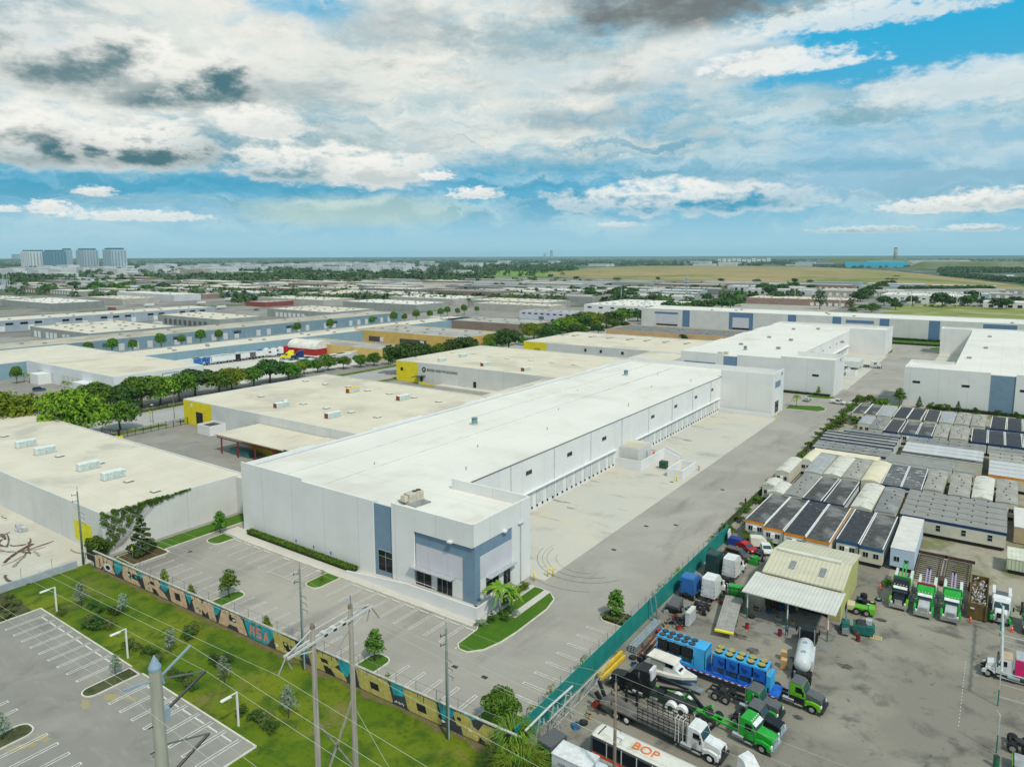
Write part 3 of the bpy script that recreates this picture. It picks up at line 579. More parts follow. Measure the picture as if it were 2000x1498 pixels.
for i, (x, y) in enumerate(((-193.8, 69.2), (-183.2, 69.2), (-161.4, 69.0), (-150.4, 68.9))): louvre_unit('pale boxed louvre unit, %s from the left on the creeper warehouse roof' % ORD[i], x, y, 7.6, (.62, .64, .62))
for i, (x, y) in enumerate(((-177.2, 69.8), (-145.2, 69.5), (-134.5, 69.3), (-209.2, 70.1), (-163.6, 72.4), (-153.6, 72.0))): hatch('small square roof hatch on the creeper warehouse, %s' % ('just right of the second louvre unit', 'just right of the fourth louvre unit', 'nearest the creeper corner', 'at the far left', 'behind the third louvre unit', 'behind the fourth louvre unit')[i], x, y, 7.6, 'roof hatches')
for i, (x, y, c) in enumerate(((-180.0, 133.3, 0), (-156.1, 132.8, 0), (-180.0, 162.2, 1), (-157.0, 162.6, 0))):
    louvre_unit(('white rooftop unit with rusty end, near left on the yellow-cornered warehouse', 'white rooftop unit with rusty end, near right on the yellow-cornered warehouse', 'bright yellow-sided rooftop unit with red end', 'white rooftop unit with rusty red end beside the long parapet, further back')[i], x, y, 7.6, bodycol=(.80, .50, .02) if c else (.70, .73, .71), L=4.8)
for i, (x, y) in enumerate(((-210.9, 167.1), (-199.5, 166.7), (-188.7, 167.9), (-177.6, 166.6), (-167.3, 166.7), (-156.3, 166.8), (-145.2, 166.3), (-199.3, 139.7), (-186.9, 140.0), (-177.9, 139.8), (-166.9, 139.6), (-156.6, 140.1), (-145.5, 139.9))):
    hatch('square roof hatch, %s in the %s row on the warehouse with the yellow unit' % (ORD[i if i < 7 else i - 7], 'far' if i < 7 else 'near'), x, y, 7.6, 'roof hatches', 1.0)
for i, (x, y) in enumerate(((-198.0, 229.6), (-199.0, 245.2), (-175.1, 230.0), (-154.0, 228.8))): louvre_unit('%s boxed unit on the roof of the packaging warehouse' % ('nearest pale green', 'farthest pale green', 'middle red-ended', 'rightmost red-ended')[i], x, y, 8.3, ((.5, .56, .52), (.5, .56, .52), (.22, .05, .04), (.22, .05, .04))[i])
for i, (x, y) in enumerate(((-212.1, 253.6), (-200.9, 255.5), (-189.7, 253), (-179, 251.4), (-167.4, 252.5), (-156.7, 252.6), (-145.6, 252.4))): hatch('roof hatch, %s from the left on the packaging warehouse' % ORD[i], x, y, 8.3, 'roof hatches', 1.0)
for i, x in enumerate((-217 + 3, -206.4, -195.2, -183.8, -171.5, -161, -150, -138.1)):
    hatch('roof hatch, %s from the left on the warehouse behind the packaging warehouse' % ORD[i], x, 357, 6.9, 'roof hatches', 1.0, M((.45, .40, .33), .8)); hatch('far-row roof hatch, %s from the left on the warehouse behind the packaging warehouse' % ORD[i], x, 362, 6.9, 'roof hatches', 1.0)
TEAL = M((.16, .27, .29), .6, .1, 1)
for i, (x, y, z) in enumerate(((-105.0, 133.5, 12.3), (-106.2, 220.0, 12.3), (-92.2, 309.0, 12.3))):
    t = thing('exhaust_fan', 'teal capped exhaust fan on the roof of the %s' % ('long white warehouse, nearer one', 'long white warehouse, farther one', 'second white warehouse')[i], 'roof fan', (x, y, z), 0, 'roof exhaust fans')
    MB().box(-.6, .6, -.6, .6, -.1, .5).build('curb', ALU, t); MB().tube([(0, 0, .5), (0, 0, 1.5)], [.75, .7], 12).build('housing', TEAL, t); MB().tube([(0, 0, 1.5), (0, 0, 1.75), (0, 0, 1.9)], [.5, .9, .5], 12).build('cap', TEAL, t)
t = thing('air_conditioner', 'beige packaged air conditioner with two fans on the corner roof above the glass doors', 'air conditioner', (-80.2, 84.6, 12.1), -.1)
MB().box(-2.3, 2.6, -1.5, 2.0, -.05, .12).build('walk_pad', M((.25, .25, .24), .9, .3, 1), t); bx(-.75, .75, -1.2, 2.0, .35, 1.7).build('casing', BEI, t); bx(-.6, .6, -2.1, -1.2, .6, 1.5, .1, .1).build('intake_hood', BEI, t)
for y in (.6, 1.5): MB().tube([(0, y, 1.7), (0, y, 1.8)], .42, 14).build('fan', BLK, t)
bx(-.85, .85, -1.4, 2.1, .1, .35).build('frame', ALU, t)
for i, (x, y) in enumerate(((-96.4, 288.5), (-94.6, 290.5))):
    t = thing('air_conditioner', 'small beige air conditioner on the second white warehouse roof, %s of the pair' % ('left', 'right')[i], 'air conditioner', (x, y, 12.3), 0, 'small roof air conditioners'); bx(-.8, .8, -.8, .8, .2, 1.3).build('casing', BEI, t); bx(-.9, .9, -.9, .9, -.05, .2).build('frame', ALU, t)
# ---- other white warehouses of the estate --------------------------------
t = thing('warehouse', 'second white warehouse behind the long one, with white trucks at its docks', 'warehouse')
o = MB(); x0, x1, xd, y0, y1 = -112.5, -51.5, -69.4, 286, 447
o.box(x0, -94.2, y0, y0 + .3, -.1, 13.2); o.box(-94.2, -88.5, y0 + .3, y0 + .8, -.1, 12.5); o.box(-88.5, -71.3, y0, y0 + .3, -.1, 13.2); o.box(-71.3, x1, y0, y0 + .3, -.1, 14)
o.box(x1 - .3, x1, y0 + .3, 305, -.1, 14); o.box(xd, x1 - .3, 304.7, 305, -.1, 14); o.box(xd - .3, xd, 304.7, 420, -.1, 11.9); o.box(xd, x1, 420, 420.3, -.1, 13.8); o.box(x1 - .3, x1, 420.3, y1, -.1, 13.8); o.box(x0, x1 - .3, y1 - .3, y1, -.1, 13.4)
for i in range(9): o.box(x0, x0 + .35, y0 + .3 + 17.8*i, y0 + .3 + 17.8*(i + 1), -.1, (13.3, 12.9)[i % 2])
o.build('wall', WHITE, t)
MB().add([(x0 + .35, y0 + .3, 12.5), (xd, y0 + .3, 12.1), (xd, y1 - .3, 12.1), (x0 + .35, y1 - .3, 12.5), (x1 - .3, y0 + .3, 12.1), (x1 - .3, 304.7, 12.1), (xd, 304.7, 12.1), (xd, 420.3, 12.1), (x1 - .3, 420.3, 12.1), (x1 - .3, y1 - .3, 12.1)], [(0, 1, 6, 7, 2, 3), (1, 4, 5, 6), (7, 8, 9, 2)]).build('roof', ROOFW, t)
face(t, 'blue_panel', BLUEPL, 'y', y0 + .3, -94.2, -88.5, 0, 12.3, .05); face(t, 'blue_band', BLUEPL, 'y', y0, -111.1, -97.5, 8.4, 9.2, .06); face(t, 'louvre', BLK, 'y', y0, -59.4, -57.0, 7.2, 8.0)
MB().box(xd, xd + 1.2, 306, 419, 4.5, 4.7).build('dock_canopy', WPLAIN, t)
for i in range(26): face(t, 'dock_door', DF, 'x', xd, 307 + 4.15*i, 309.7 + 4.15*i, 1.1, 4.2, .05)
for y in (322, 338, 354, 370, 386, 402): window(t, 'x', xd, y - 1, y + 1, 8.2, 9.2, 1)
text(t, '140', M((.25, .33, .42), .6), (-51.44, 295, 12.4), (0, 1, 0), (0, 0, 1), 1.8, 'house_number')
t = thing('warehouse', 'white warehouse at the right edge with a tall blue panel and three black louvres', 'warehouse')
o = MB(); x0, x1, xd, y0, y1 = -28.2, 60, -14.0, 284.4, 460
o.box(x0, -2.6, y0, y0 + .3, -.1, 13.9); o.box(-2.6, 4.4, y0 + .3, y0 + .8, -.1, 13.3); o.box(4.4, x1, y0, y0 + .3, -.1, 13.9)
o.box(x0, x0 + .3, y0 + .3, 306, -.1, 13.9); o.box(x0 + .3, xd, 305.7, 306, -.1, 13.9); o.box(xd, xd + .3, 306, 446, -.1, 12.2); o.box(x0, xd, 446, 446.3, -.1, 13.9); o.box(x0, x0 + .3, 446.3, y1, -.1, 13.9); o.box(x0 + .3, x1, y1 - .3, y1, -.1, 13.6)
o.build('wall', WHITE, t)
MB().add([(x0 + .3, y0 + .3, 12.9), (xd, y0 + .3, 12.9), (x1, y0 + .3, 12.9), (x1, y1, 12.9), (xd, y1, 12.9), (x0 + .3, y1, 12.9), (x0 + .3, 446.3, 12.9), (xd, 446.3, 12.9), (xd, 305.7, 12.9), (x0 + .3, 305.7, 12.9)], [(0, 1, 8, 9), (1, 2, 3, 4, 7, 8), (4, 5, 6, 7)]).build('roof', ROOFW, t)
face(t, 'blue_panel', BLUEP, 'y', y0 + .3, -2.6, 4.4, 0, 13.1, .05)
for a in (-24.3, -9.5, 6.8, 22): face(t, 'louvre', BLK, 'y', y0, a - 1.15, a + 1.15, 8.3, 9.1)
t = thing('warehouse', 'very long white warehouse with dark blue panels spanning the background on the right', 'warehouse')
o = MB(); y0, y1 = 506, 545; o.box(-232, 120, y0, y0 + .3, -.1, 13.2); o.box(-232, -231.7, y0 + .3, y1, -.1, 13.2); o.box(-232, 120, y1, y1 + .3, -.1, 13.2); o.box(119.7, 120, y0 + .3, y1, -.1, 13.2); o.build('wall', WHITE2, t)
MB().box(-231.7, 119.7, y0 + .3, y1, 12.3, 12.7).build('roof', ROOFW, t)
def pxx(n, zx): return n + zx/3.994
def xat(u, v, y):
    d = ray(u, v); s = y/d.y; return d.x*s
BLD = M((.10, .19, .31), .7, .06, .8)
for (u0, u1, v, za, zb) in ((1333, 1347, 620, .5, 12.9), (1424, 1471, 620, .5, 12.8), (1539, 1555, 620, .5, 12.9), (1626, 1643, 625, .5, 12.9), (1718, 1737, 630, .5, 12.9), (1814, 1836, 640, .5, 12.9), (1920, 1987, 640, 6, 12.3), (1279, 1324, 612, 9.5, 11), (1652, 1707, 630, 9.2, 11.2)):
    face(t, 'blue_panel', BLD, 'y', y0, xat(u0, v, y0), xat(u1, v, y0), za, zb)
LIL2 = M((.56, .55, .60), .75, .04, .3)
for (u0, u1, v, za, zb) in ((1431, 1463, 620, 2, 9.3), (1282, 1323, 612, 3, 9.3), (1657, 1703, 630, 2, 8.9)): face(t, 'lilac_panel', LIL2, 'y', y0, xat(u0, v, y0), xat(u1, v, y0), za, zb, .08)
for (u0, u1) in ((1431, 1463), (1282, 1323)): face(t, 'window', GLS, 'y', y0, xat(u0, 640, y0), xat(u1, 640, y0), .8, 2, .08)
# ---- older cream-roofed warehouses ---------------------------------------
t = shed('warehouse', 'windowless white warehouse at the left with a green creeper on its corner', 'warehouse', -300, -130, 57, 86, 7.9, WHITE2, ROOFC2, .25)
MB().box(-130, -121.5, 84, 122, -.1, 7.4).build('link_wing', WHITE2, t)
MB().box(-130, -120.6, 84, 122, 7.4, 7.65).build('roof', ROOFC2, t)
face(t, 'painted_patch', M((.62, .58, .02), .8, .1, 1), 'y', 57, -141, -134, .8, 4.6, .03)
t = shed('warehouse', 'yellow-cornered warehouse with cream roof and a bright yellow rooftop unit', 'warehouse', -216, -121, 122.5, 181, 8.0, M((.60, .61, .60), .8, .05, .2, joint=((0, 6.6, .06), (1, 8, .05))), ROOFC, .3)
face(t, 'yellow_corner', YELL, 'y', 122.5, -216.05, -200.4, 0, 7.7, .06); window(t, 'y', 122.42, -209, -205.3, .5, 4.6, 2, fm=M((.10, .08, .07), .6)); face(t, 'lamp_plaque', WPLAIN, 'y', 122.42, -211.8, -211, 5.8, 7)
for a in (-183, -164, -146): face(t, 'roller_door', M((.52, .53, .52), .7, joint=((2, .3, .05),)), 'y', 122.5, a, a + 4, .1, 4.2)
t = shed('warehouse', 'packaging warehouse with yellow corner and black roof lettering', 'warehouse', -216, -121, 220.0, 281, 8.8, M((.60, .60, .57), .8, .05, .2, joint=((0, 12.2, .06),)), ROOFC, .3)
face(t, 'yellow_corner', YELL, 'y', 220, -216.05, -203.4, 0, 8.5, .06); face(t, 'window', BLK, 'y', 219.93, -213.5, -212, 4.5, 5.8)
LT = M((.02, .02, .02), .6)
text(t, 'BOXES AND PACKAGING', LT, (-198.2, 219.9, 5.55), (1, 0, 0), (0, 0, 1), 1.45, sx=1.0)
o = MB(); o.tube([(-199.9, 219.95, 6.0), (-199.9, 219.85, 6.0)], 1.05, 24); o.build('round_emblem', LT, t); o = MB(); o.tube([(-199.9, 219.87, 6.0), (-199.9, 219.82, 6.0)], .5, 16); o.build('emblem_ring', M((.5, .5, .3), .6), t)
o = MB(); o.prof([(-204, 2.8), (-199, 3.4), (-199, 3.6), (-204, 3.0)], 216.5, 219.9); o.build('entrance_canopy', M((.06, .07, .08), .6), t)
face(t, 'roller_door', DOORW, 'y', 220, -181.3, -176.7, 1.2, 4.6); face(t, 'steel_door', BLK, 'y', 220, -173.5, -172, 1.0, 3.4); face(t, 'roller_door', DOORW, 'y', 220, -152.6, -147.5, 1.2, 4.6); face(t, 'steel_door', BLK, 'y', 220, -202.2, -200.8, .8, 3)
o = MB(); o.prof([(-201, 0), (-188, 0), (-201, 1.2)], 217.6, 217.8); o.build('ramp_wall', YELL, t); o = MB(); o.box(-190, -140, 215.5, 219.9, -.1, .9); o.build('loading_platform', PAVE, t)
t = shed('warehouse', 'third cream-roofed warehouse with a yellow corner, behind the packaging warehouse', 'warehouse', -216, -121, 319, 377, 7.2, M((.58, .59, .58), .8, .05, .2, joint=((0, 6.1, .06),)), ROOFC, .3)
face(t, 'yellow_corner', YELL, 'y', 319, -216.05, -201.2, 0, 7, .06); face(t, 'roller_door', M((.35, .28, .02), .7), 'y', 318.95, -209, -205, .2, 3.8)
for a in (-178, -169, -156.8): face(t, 'window', BLK, 'y', 319, a, a + 1.3, 4.2, 5.7)
for a in (-187, -164): face(t, 'roller_door', DOORW, 'y', 319, a, a + 4, 1, 3.6)
for (y0, y1, z) in ((181, 220, 7.4), (281, 319, 7.0)):
    shed('link_building', 'low cream-roofed link beside the long white warehouse, %s' % ('left of the packaging warehouse' if y0 < 200 else 'behind the packaging warehouse'), 'building', -141, -121, y0, y1, z, WHITE2, ROOFC, .2)
t = thing('loading_canopy', 'cream roof canopy on dark red steel posts beside the grey yard', 'canopy')
o = MB(); o.box(-176, -146.3, 108, 122.3, 5.0, 5.25); o.box(-146.3, -130, 108.2, 122.3, 5.3, 5.5); o.build('roof', ROOFC, t)
o = MB(); RST = M((.22, .03, .02), .6)
for x in (-173.5, -166, -158.5, -151): o.box(x - .15, x + .15, 108.3, 108.6, 0, 4.2); 
for x in (-173.5, -158.5): o.box(x - .15, x + .15, 121.7, 122, 0, 4.2)
o.box(-175.5, -147, 108.3, 108.45, 4.2, 4.4); o.box(-175.5, -147, 108.3, 108.45, 4.75, 4.98)
for k in range(28): o.bar((-175.5 + k, 108.4, 4.3 if k % 2 else 4.85), (-174.5 + k, 108.4, 4.85 if k % 2 else 4.3), .07)
o.build('steel_frame', RST, t)
o = MB(); o.box(-171.5, -163, 109.5, 112, 0, 1.6); tag(o.build('skip', M((.05, .16, .17), .6, .1)), 'teal open skip under the red steel canopy', 'skip')
o = MB(); o.box(-168, -158, 114, 117, 0, 2.2); tag(o.build('stacked_pallets', M((.55, .42, .02), .7, .2, 2)), 'yellow stack of goods under the red steel canopy', 'stack')
t = thing('bin_enclosure', 'white open-topped box enclosure in front of the yellow building corner', 'enclosure'); o = MB(); walls(o, -199.5, -193, 117, 122.4, 0, 3.0); o.build('wall', WPLAIN, t)
MB().box(-199.2, -193.3, 117.3, 122.1, 2.4, 2.5).build('mesh_lid', M((.06, .06, .05), .8), t)
# ---- buildings further back, measured ------------------------------------
OCH = M((.60, .40, .12), .8, .08, .2, joint=((0, 9, .08), (1, 9, .08))); OCH2 = M((.62, .44, .16), .8, .08, .2, joint=((1, 9, .08),)); TAN = M((.58, .38, .20), .8, .08, .2)
SKY = M((.19, .28, .34), .8, .08, .2, joint=((1, 7.5, .1), (0, 7.5, .1))); SKY2 = M((.23, .35, .41), .8, .06, .2, joint=((1, 9, .08),)); LGR = M((.30, .32, .30), .8, .1, .2, joint=((0, 8, .1),)); BRW = M((.24, .18, .15), .8, .1, .2)
def doors(t, ax, at, a, b, step, w, z0, z1, m, name='loading_door', skip=()):
    i = 0; p = a
    while p + w <= b:
        if i % 7 not in skip: face(t, name, m, ax, at, p, p + w, z0, z1, .08)
        p += step; i += 1
t = shed('building', 'small white warehouse with loading doors and a blue-framed sign panel behind the street trees', 'warehouse', -358, -279, 131, 168, 7.9, M((.66, .68, .70), .8, .04, .2), ROOFC, .25)
for a in (-347, -323.5): 
    for k in range(4): face(t, 'loading_door', DOORW, 'y', 131, a + k*4.2, a + k*4.2 + 3.2, .8, 4.6)
for a in (138, 150): face(t, 'sign_panel', M((.10, .14, .2), .7), 'x', -279, a, a + 7, 3.6, 6.6); face(t, 'sign_face', WPLAIN, 'x', -279, a + .3, a + 6.7, 3.9, 6.3, .08)
MB().box(-342, -334, 126, 131, -.1, 4.2).build('annex', WPLAIN, t); MB().box(-305, -296, 127, 131, -.1, 4.0).build('annex', WPLAIN, t)
t = shed('building', 'teal grey building at the far left with cream roof', 'warehouse', -420, -361, 85, 172, 7.0, SKY2, ROOFC2, .3); face(t, 'steel_door', BLUEPL, 'x', -361, 100, 101.5, 0, 2.4)
t = shed('building', 'low blue-walled building with cream roof behind the truck park', 'warehouse', -361, -337, 172, 430, 6.6, SKY2, ROOFC2, .3)
t = shed('building', 'very long blue building with repeated white loading doors behind the white warehouse', 'warehouse', -452, -417, 60, 432, 7.0, SKY, ROOFB, .3)
doors(t, 'x', -417, 92, 430, 8.3, 3.2, .1, 4.2, DOORW, skip=(2, 5)); doors(t, 'x', -417, 108, 430, 41.5, 5.5, 3.2, 5.2, M((.06, .10, .12), .7), 'canopy')
t = shed('building', 'ochre yellow building with grey roof directly behind the truck park', 'warehouse', -343, -266, 258, 276, 5.6, OCH2, ROOFG, .3)
t = shed('building', 'deep ochre building with grey roof and dark loading doors', 'warehouse', -345, -254, 314, 353, 6.9, OCH, ROOFG, .3)
for a, w in ((-332, 10), (-305, 22), (-270, 7)): face(t, 'loading_bay', M((.08, .07, .06), .8), 'y', 314, a, a + w, .2, 3.4)
for a in (-322, -288, -262): face(t, 'loading_door', WPLAIN, 'y', 313.9, a, a + 3, .4, 3)
shed('building', 'brown-walled grey-roofed warehouse behind the ochre building', 'warehouse', -347, -268, 402, 440, 6.6, BRW, ROOFG, .3)
t = shed('building', 'tan-walled building with dark weathered roof in front of the very long white warehouse', 'warehouse', -216, -121, 416.5, 451, 5.4, TAN, DKROOF, .3)
for a in (-205, -187, -165, -147): face(t, 'loading_door', WPLAIN, 'y', 416.5, a, a + 3.5, .2, 2.6)
t = shed('building', 'lavender white two-storey building with rows of small dark windows', 'building', -345, -255, 503, 530, 6.8, M((.55, .56, .66), .8, .05, .2), ROOFG, .3)
for k in range(14): face(t, 'window', BLK, 'y', 503, -342 + 6.2*k, -339 + 6.2*k, 4.3, 5.4)
for k in range(4): face(t, 'loading_door', M((.10, .13, .17), .7), 'y', 503, -325 + 20*k, -320 + 20*k, .2, 2.6)
t = shed('building', 'white building with flat cream roof and roof units left of the very long warehouse', 'building', -330, -240, 590, 680, 8, WPLAIN, ROOFW, .3); doors(t, 'y', 590, -326, -245, 12, 4, 4.6, 6, BLK, 'window')
t = shed('building', 'grey warehouse with tall white doors left of the school bus', 'warehouse', -546, -462, 204, 262, 7, LGR, ROOFC2, .3); doors(t, 'y', 204, -540, -480, 6, 4, .2, 4.4, WPLAIN, skip=(2, 6))
t = shed('building', 'grey warehouse right of the school bus with cream roof', 'warehouse', -570, -484, 306, 345, 7, LGR, ROOFC2, .3); doors(t, 'y', 306, -560, -500, 7, 4, .2, 4.2, M((.1, .11, .12), .8))
t = shed('building', 'long grey warehouse with cream roof in line with the grey school bus warehouses', 'warehouse', -552, -466, 398, 448, 7, LGR, ROOFC2, .3); doors(t, 'y', 398, -540, -500, 6, 4, .2, 4.2, WPLAIN)
t = shed('building', 'very long silver grey building with dark strip windows at the left', 'warehouse', -634, -597, 150, 374, 8, M((.33, .38, .43), .8, .08, .2, joint=((1, 12, .1),)), ROOFC2, .3); doors(t, 'x', -597, 160, 372, 9.5, 5, 4.6, 6.2, BLK, 'window', skip=(1, 4)); doors(t, 'x', -597, 165, 372, 19, 4, .2, 4, WPLAIN)
t = shed('building', 'red brick building with flat roof beyond the grey warehouses', 'building', -690, -655, 470, 545, 5, M((.24, .06, .05), .8), ROOFG, .3)
for i, (x0, x1, y0, y1) in enumerate(((-720, -605, 507, 552), (-575, -470, 508, 556), (-770, -700, 600, 700), (-690, -610, 640, 700), (-600, -500, 600, 660), (-480, -380, 600, 650), (-440, -350, 560, 590), (-925, -800, 320, 372), (-905, -818, 400, 442), (-1030, -940, 300, 360))):
    shed('building', 'cream-roofed grey warehouse, %s in the rows beyond the grey loading warehouses' % ORD[i], 'warehouse', x0, x1, y0, y1, 7, LGR if i % 2 else M((.42, .40, .36), .8, .1, .2), (ROOFC2, ROOFW, ROOFC)[i % 3], .3, 'cream-roofed warehouses beyond the street')
t = shed('building', 'white two-storey block with dark windows behind the far right trees', 'building', -118, -34, 900, 960, 9, WPLAIN, ROOFW, .3); doors(t, 'y', 900, -112, -36, 7, 3, 4.6, 6, BLK, 'window', skip=(3,)); doors(t, 'y', 900, -112, -36, 14, 6, .3, 3.4, M((.1, .12, .15), .7))
t = shed('building', 'brown brick warehouse with white doors behind the conical tree', 'warehouse', -240, -136, 800, 850, 7, M((.30, .20, .17), .8, .1, .2), ROOFC2, .3); doors(t, 'y', 800, -172, -138, 6, 3.6, .3, 3.6, WPLAIN)
t = shed('building', 'low white building at the far right behind blue tarpaulins', 'building', -20, 60, 870, 900, 6, WPLAIN, ROOFW, .3); doors(t, 'y', 870, -15, 55, 8, 4, .3, 3, BLK, 'window')
occupied = [(-460, 70, -30, 560), (-350, 130, 560, 720), (-260, 90, 720, 980), (-640, -460, 60, 460)]
fb = [( -1030, -600, 290, 450), (-780, -340, 500, 710)]
# small roof hatches and parked vehicles of the middle distance
def dots(t, x0, x1, y0, y1, z, nx, ny, m=None):
    for i in range(nx):
        for j in range(ny):
            a = x0 + (x1 - x0)*(i + .5 + .2*math.sin(i*3 + j))/nx; b = y0 + (y1 - y0)*(j + .5 + .2*math.cos(i + j*2))/ny; MB().box(a - .8, a + .8, b - .8, b + .8, z - .1, z + .7).build('roof_hatch', m or M((.30, .29, .27), .8), t)
_sh = [o for o in bpy.data.objects if o.parent is None and o.name.startswith(('building', 'warehouse')) and len(o.children)]
for o in _sh:
    w = [c for c in o.children if c.name.startswith('roof')]
    if not w or 'long white flat' in o['label'] or 'creeper' in o['label'] or 'yellow' in o['label'] or 'packaging' in o['label'] or 'link' in o['label'] or 'small white' in o['label'] or 'teal grey' in o['label']: continue
    bb = [Vector(c) for c in w[0].bound_box]; x0, x1 = min(v.x for v in bb), max(v.x for v in bb); y0, y1 = min(v.y for v in bb), max(v.y for v in bb); z = max(v.z for v in bb)
    if x0 > -250 and y0 > 280 and y0 < 560: 
        if 'tan-walled' not in o['label']: dots(o, x0 + 4, min(x1, 60) - 4, y0 + 5, y1 - 5, z, 3, 3); continue
    dots(o, x0 + 3, x1 - 3, y0 + 3, y1 - 3, z, max(2, min(7, int((x1 - x0)/14))), max(2, min(9, int((y1 - y0)/14))))
# generated rows of far warehouses on the same street grid
rw = random.Random(11); cnt = 0; far_ct = {}
WCOL = [M(c, .85, .08, .1) for c in ((.30, .31, .30), (.20, .21, .21), (.38, .35, .30), (.55, .56, .57), (.26, .19, .15), (.30, .38, .43))]
RCOL = [M(c, .9, .08, .03, stain=(c[0]*.7, c[1]*.7, c[2]*.68, .6), ssc=.03) for c in ((.54, .51, .44), (.66, .62, .54), (.38, .36, .32), (.60, .56, .49), (.28, .27, .25), (.72, .70, .65))]
RN = ('cream-roofed', 'pale-roofed', 'grey-roofed', 'cream-roofed', 'dark grey-roofed', 'white-roofed'); WN = ('grey', 'dark grey', 'beige', 'white', 'brown', 'blue grey')
def hpos(u): return ('at the far left', 'left of centre', 'in the centre', 'right of centre', 'at the far right')[max(0, min(4, int(u/400)))]
rest_w, rest_r = MB(), MB()
y = 470.0
while y < 4200:
    dy = rw.uniform(38, 62); x = -3600.0
    while x < -60:
        dx = rw.uniform(70, 150); big = rw.random()
        cxm, cym = x + dx/2, y + dy/2; u, v, w = PX(cxm, cym, 4)
        ok = -60 < u < 2060 and w > 0
        dist = math.hypot(cxm, cym)
        for a, b, c, d in occupied + fb:
            if x < b and x + dx > a and y < d and y + dy > c: ok = False
        if ok and PX(cxm, cym, 0)[1] > 521 and 1010 < u and dist > 1350: ok = False      # landfill and meadow
        if ok and dist > 1500 and 800 < u: ok = rw.random() < .12
        if ok and dist > 1700: ok = rw.random() < .30
        if ok and dist < 1700 and rw.random() < .10: ok = False
        if ok:
            h = rw.choice((6, 7, 7, 8, 9)) + (rw.choice((0, 0, 6, 14)) if dist > 2200 else 0)
            g = 9 if rw.random() < .8 else 30
            a, b = rw.randrange(6), rw.randrange(6)
            if dist < 2300 and cnt < 230:
                key = (a, b, hpos(u)); n = far_ct[key] = far_ct.get(key, 0) + 1
                band = ('nearer', 'middle', 'farther')[min(2, int((dist - 400)/650))]
                lab = '%s %s-walled warehouse %s in the %s rows' % (RN[b], WN[a], hpos(u), band)
                t = shed('far_warehouse', lab, 'warehouse', x, x + dx - g, y, y + dy - 14, h, WCOL[a], RCOL[b], .35, 'distant warehouses in rows', -.3)
                if dist < 1500:
                    for k in range(rw.randint(2, 6) if dist < 1100 else 0):
                        px_, py_ = rw.uniform(x + 4, x + dx - g - 6), rw.uniform(y + 4, y + dy - 20); MB().box(px_, px_ + 1.6, py_, py_ + 1.6, h - .4, h + .7).build('roof_vent', M((.25, .25, .25), .8), t)
                    if rw.random() < .7: doors(t, 'y', y, x + 3, x + dx - g - 3, 9, 4, .2, 4, (WPLAIN, BLK)[a % 2])
                cnt += 1
            else:
                walls(rest_w, x, x + dx - g, y, y + dy - 14, -.3, h, 1); rest_r.box(x + 1, x + dx - g - 1, y + 1, y + dy - 15, h - 1, h - .3)
        x += dx
    y += dy
t = thing('distant_town', 'pale low buildings of the distant town along the horizon', 'buildings'); t['kind'] = 'stuff'
for o_, n_, m_ in ((rest_w, 'wall', WCOL[3]), (rest_r, 'roof', RCOL[5])): q = o_.build(n_, m_, t); q['kind'] = 'stuff'
# ---- towers ---------------------------------------------------------------
def tower(label, u0, u1, vt, vb, style, cat='tower', name='apartment_tower'):
    p = G((u0 + u1)/2, vb); D = math.hypot(p.x, p.y); _, _, w = PX(p.x, p.y, 0); Wd = (u1 - u0)/FPX*w; H = (vb - vt)/FPX*w*1.0
    rz = math.atan2(-p.x, p.y) + .5; t = thing(name, label, cat, (p.x, p.y, -.3), rz); a = Wd*.42
    body, dark = style
    MB().box(-a, a, -a, a, 0, H*.93).build('body', body, t); MB().box(-a*.8, a*.8, -a*.8, a*.8, H*.93, H).build('penthouse', dark, t)
    n = 5
    for sd in (0, 1, 2, 3):
        o = MB()
        for k in range(n):
            c0 = -a + (k + .25)*2*a/n; c1 = c0 + a/n*.75
            for z in range(3, int(H*.92) - 3, 5):
                if sd == 0: o.box(c0, c1, -a - .4, -a + .2, z, z + 2.4)
                elif sd == 1: o.box(a - .2, a + .4, c0, c1, z, z + 2.4)
                elif sd == 2: o.box(c0, c1, a - .2, a + .4, z, z + 2.4)
                else: o.box(-a - .4, -a + .2, c0, c1, z, z + 2.4)
        o.build('window_band', dark, t)
DW = M((.05, .10, .16), .3, .2, .2); TW = M((.74, .76, .78), .7, .05, .2); TG = M((.42, .50, .56), .6, .1, .2); TB = M((.16, .30, .38), .4, .1, .2)
tower('grey white apartment tower at the left end of the skyline', 49, 85, 489, 524, (TW, DW))
tower('glassy blue-green tower next to the leftmost tower', 91, 126, 489, 524, (TB, DW)); tower('slim tall tower behind the glassy blue-green one', 125, 141, 486, 523, (TG, DW))
tower('dark blue and white tower with flat crown, second from the right', 156, 189, 486, 525, (TG, DW)); tower('dark blue and white tower with flat crown, rightmost of the skyline', 208, 244, 485, 525, (TG, DW))
for i, (u0, u1, vt, vb) in enumerate(((282, 300, 495, 503.5), (302, 313, 495.5, 503.5), (26, 42, 497, 506), (1075, 1079.5, 489.5, 503.5), (1062, 1066, 496, 503.5))):
    tower('hazy %s on the horizon' % ('wide grey tower block', 'narrow grey tower block', 'pale tower block left of all the others', 'thin grey skyscraper', 'thin short mast-like tower')[i], u0, u1, vt, vb, (TG, DW), name='distant_tower')
p = G(60, 536); t = thing('parking_garage', 'long white multi-storey parking garage below the leftmost towers', 'parking garage', (p.x, p.y, -.3), math.atan2(-p.x, p.y))
for k in range(5): MB().box(-75, 95, -20, 20, 3.2*k + .4, 3.2*k + 2.2).build('deck', TW, t)
MB().box(-74, 94, -19, 19, 0, 17).build('core', DW, t); MB().box(60, 80, -22, -18, 0, 22).build('stair_tower', TW, t)
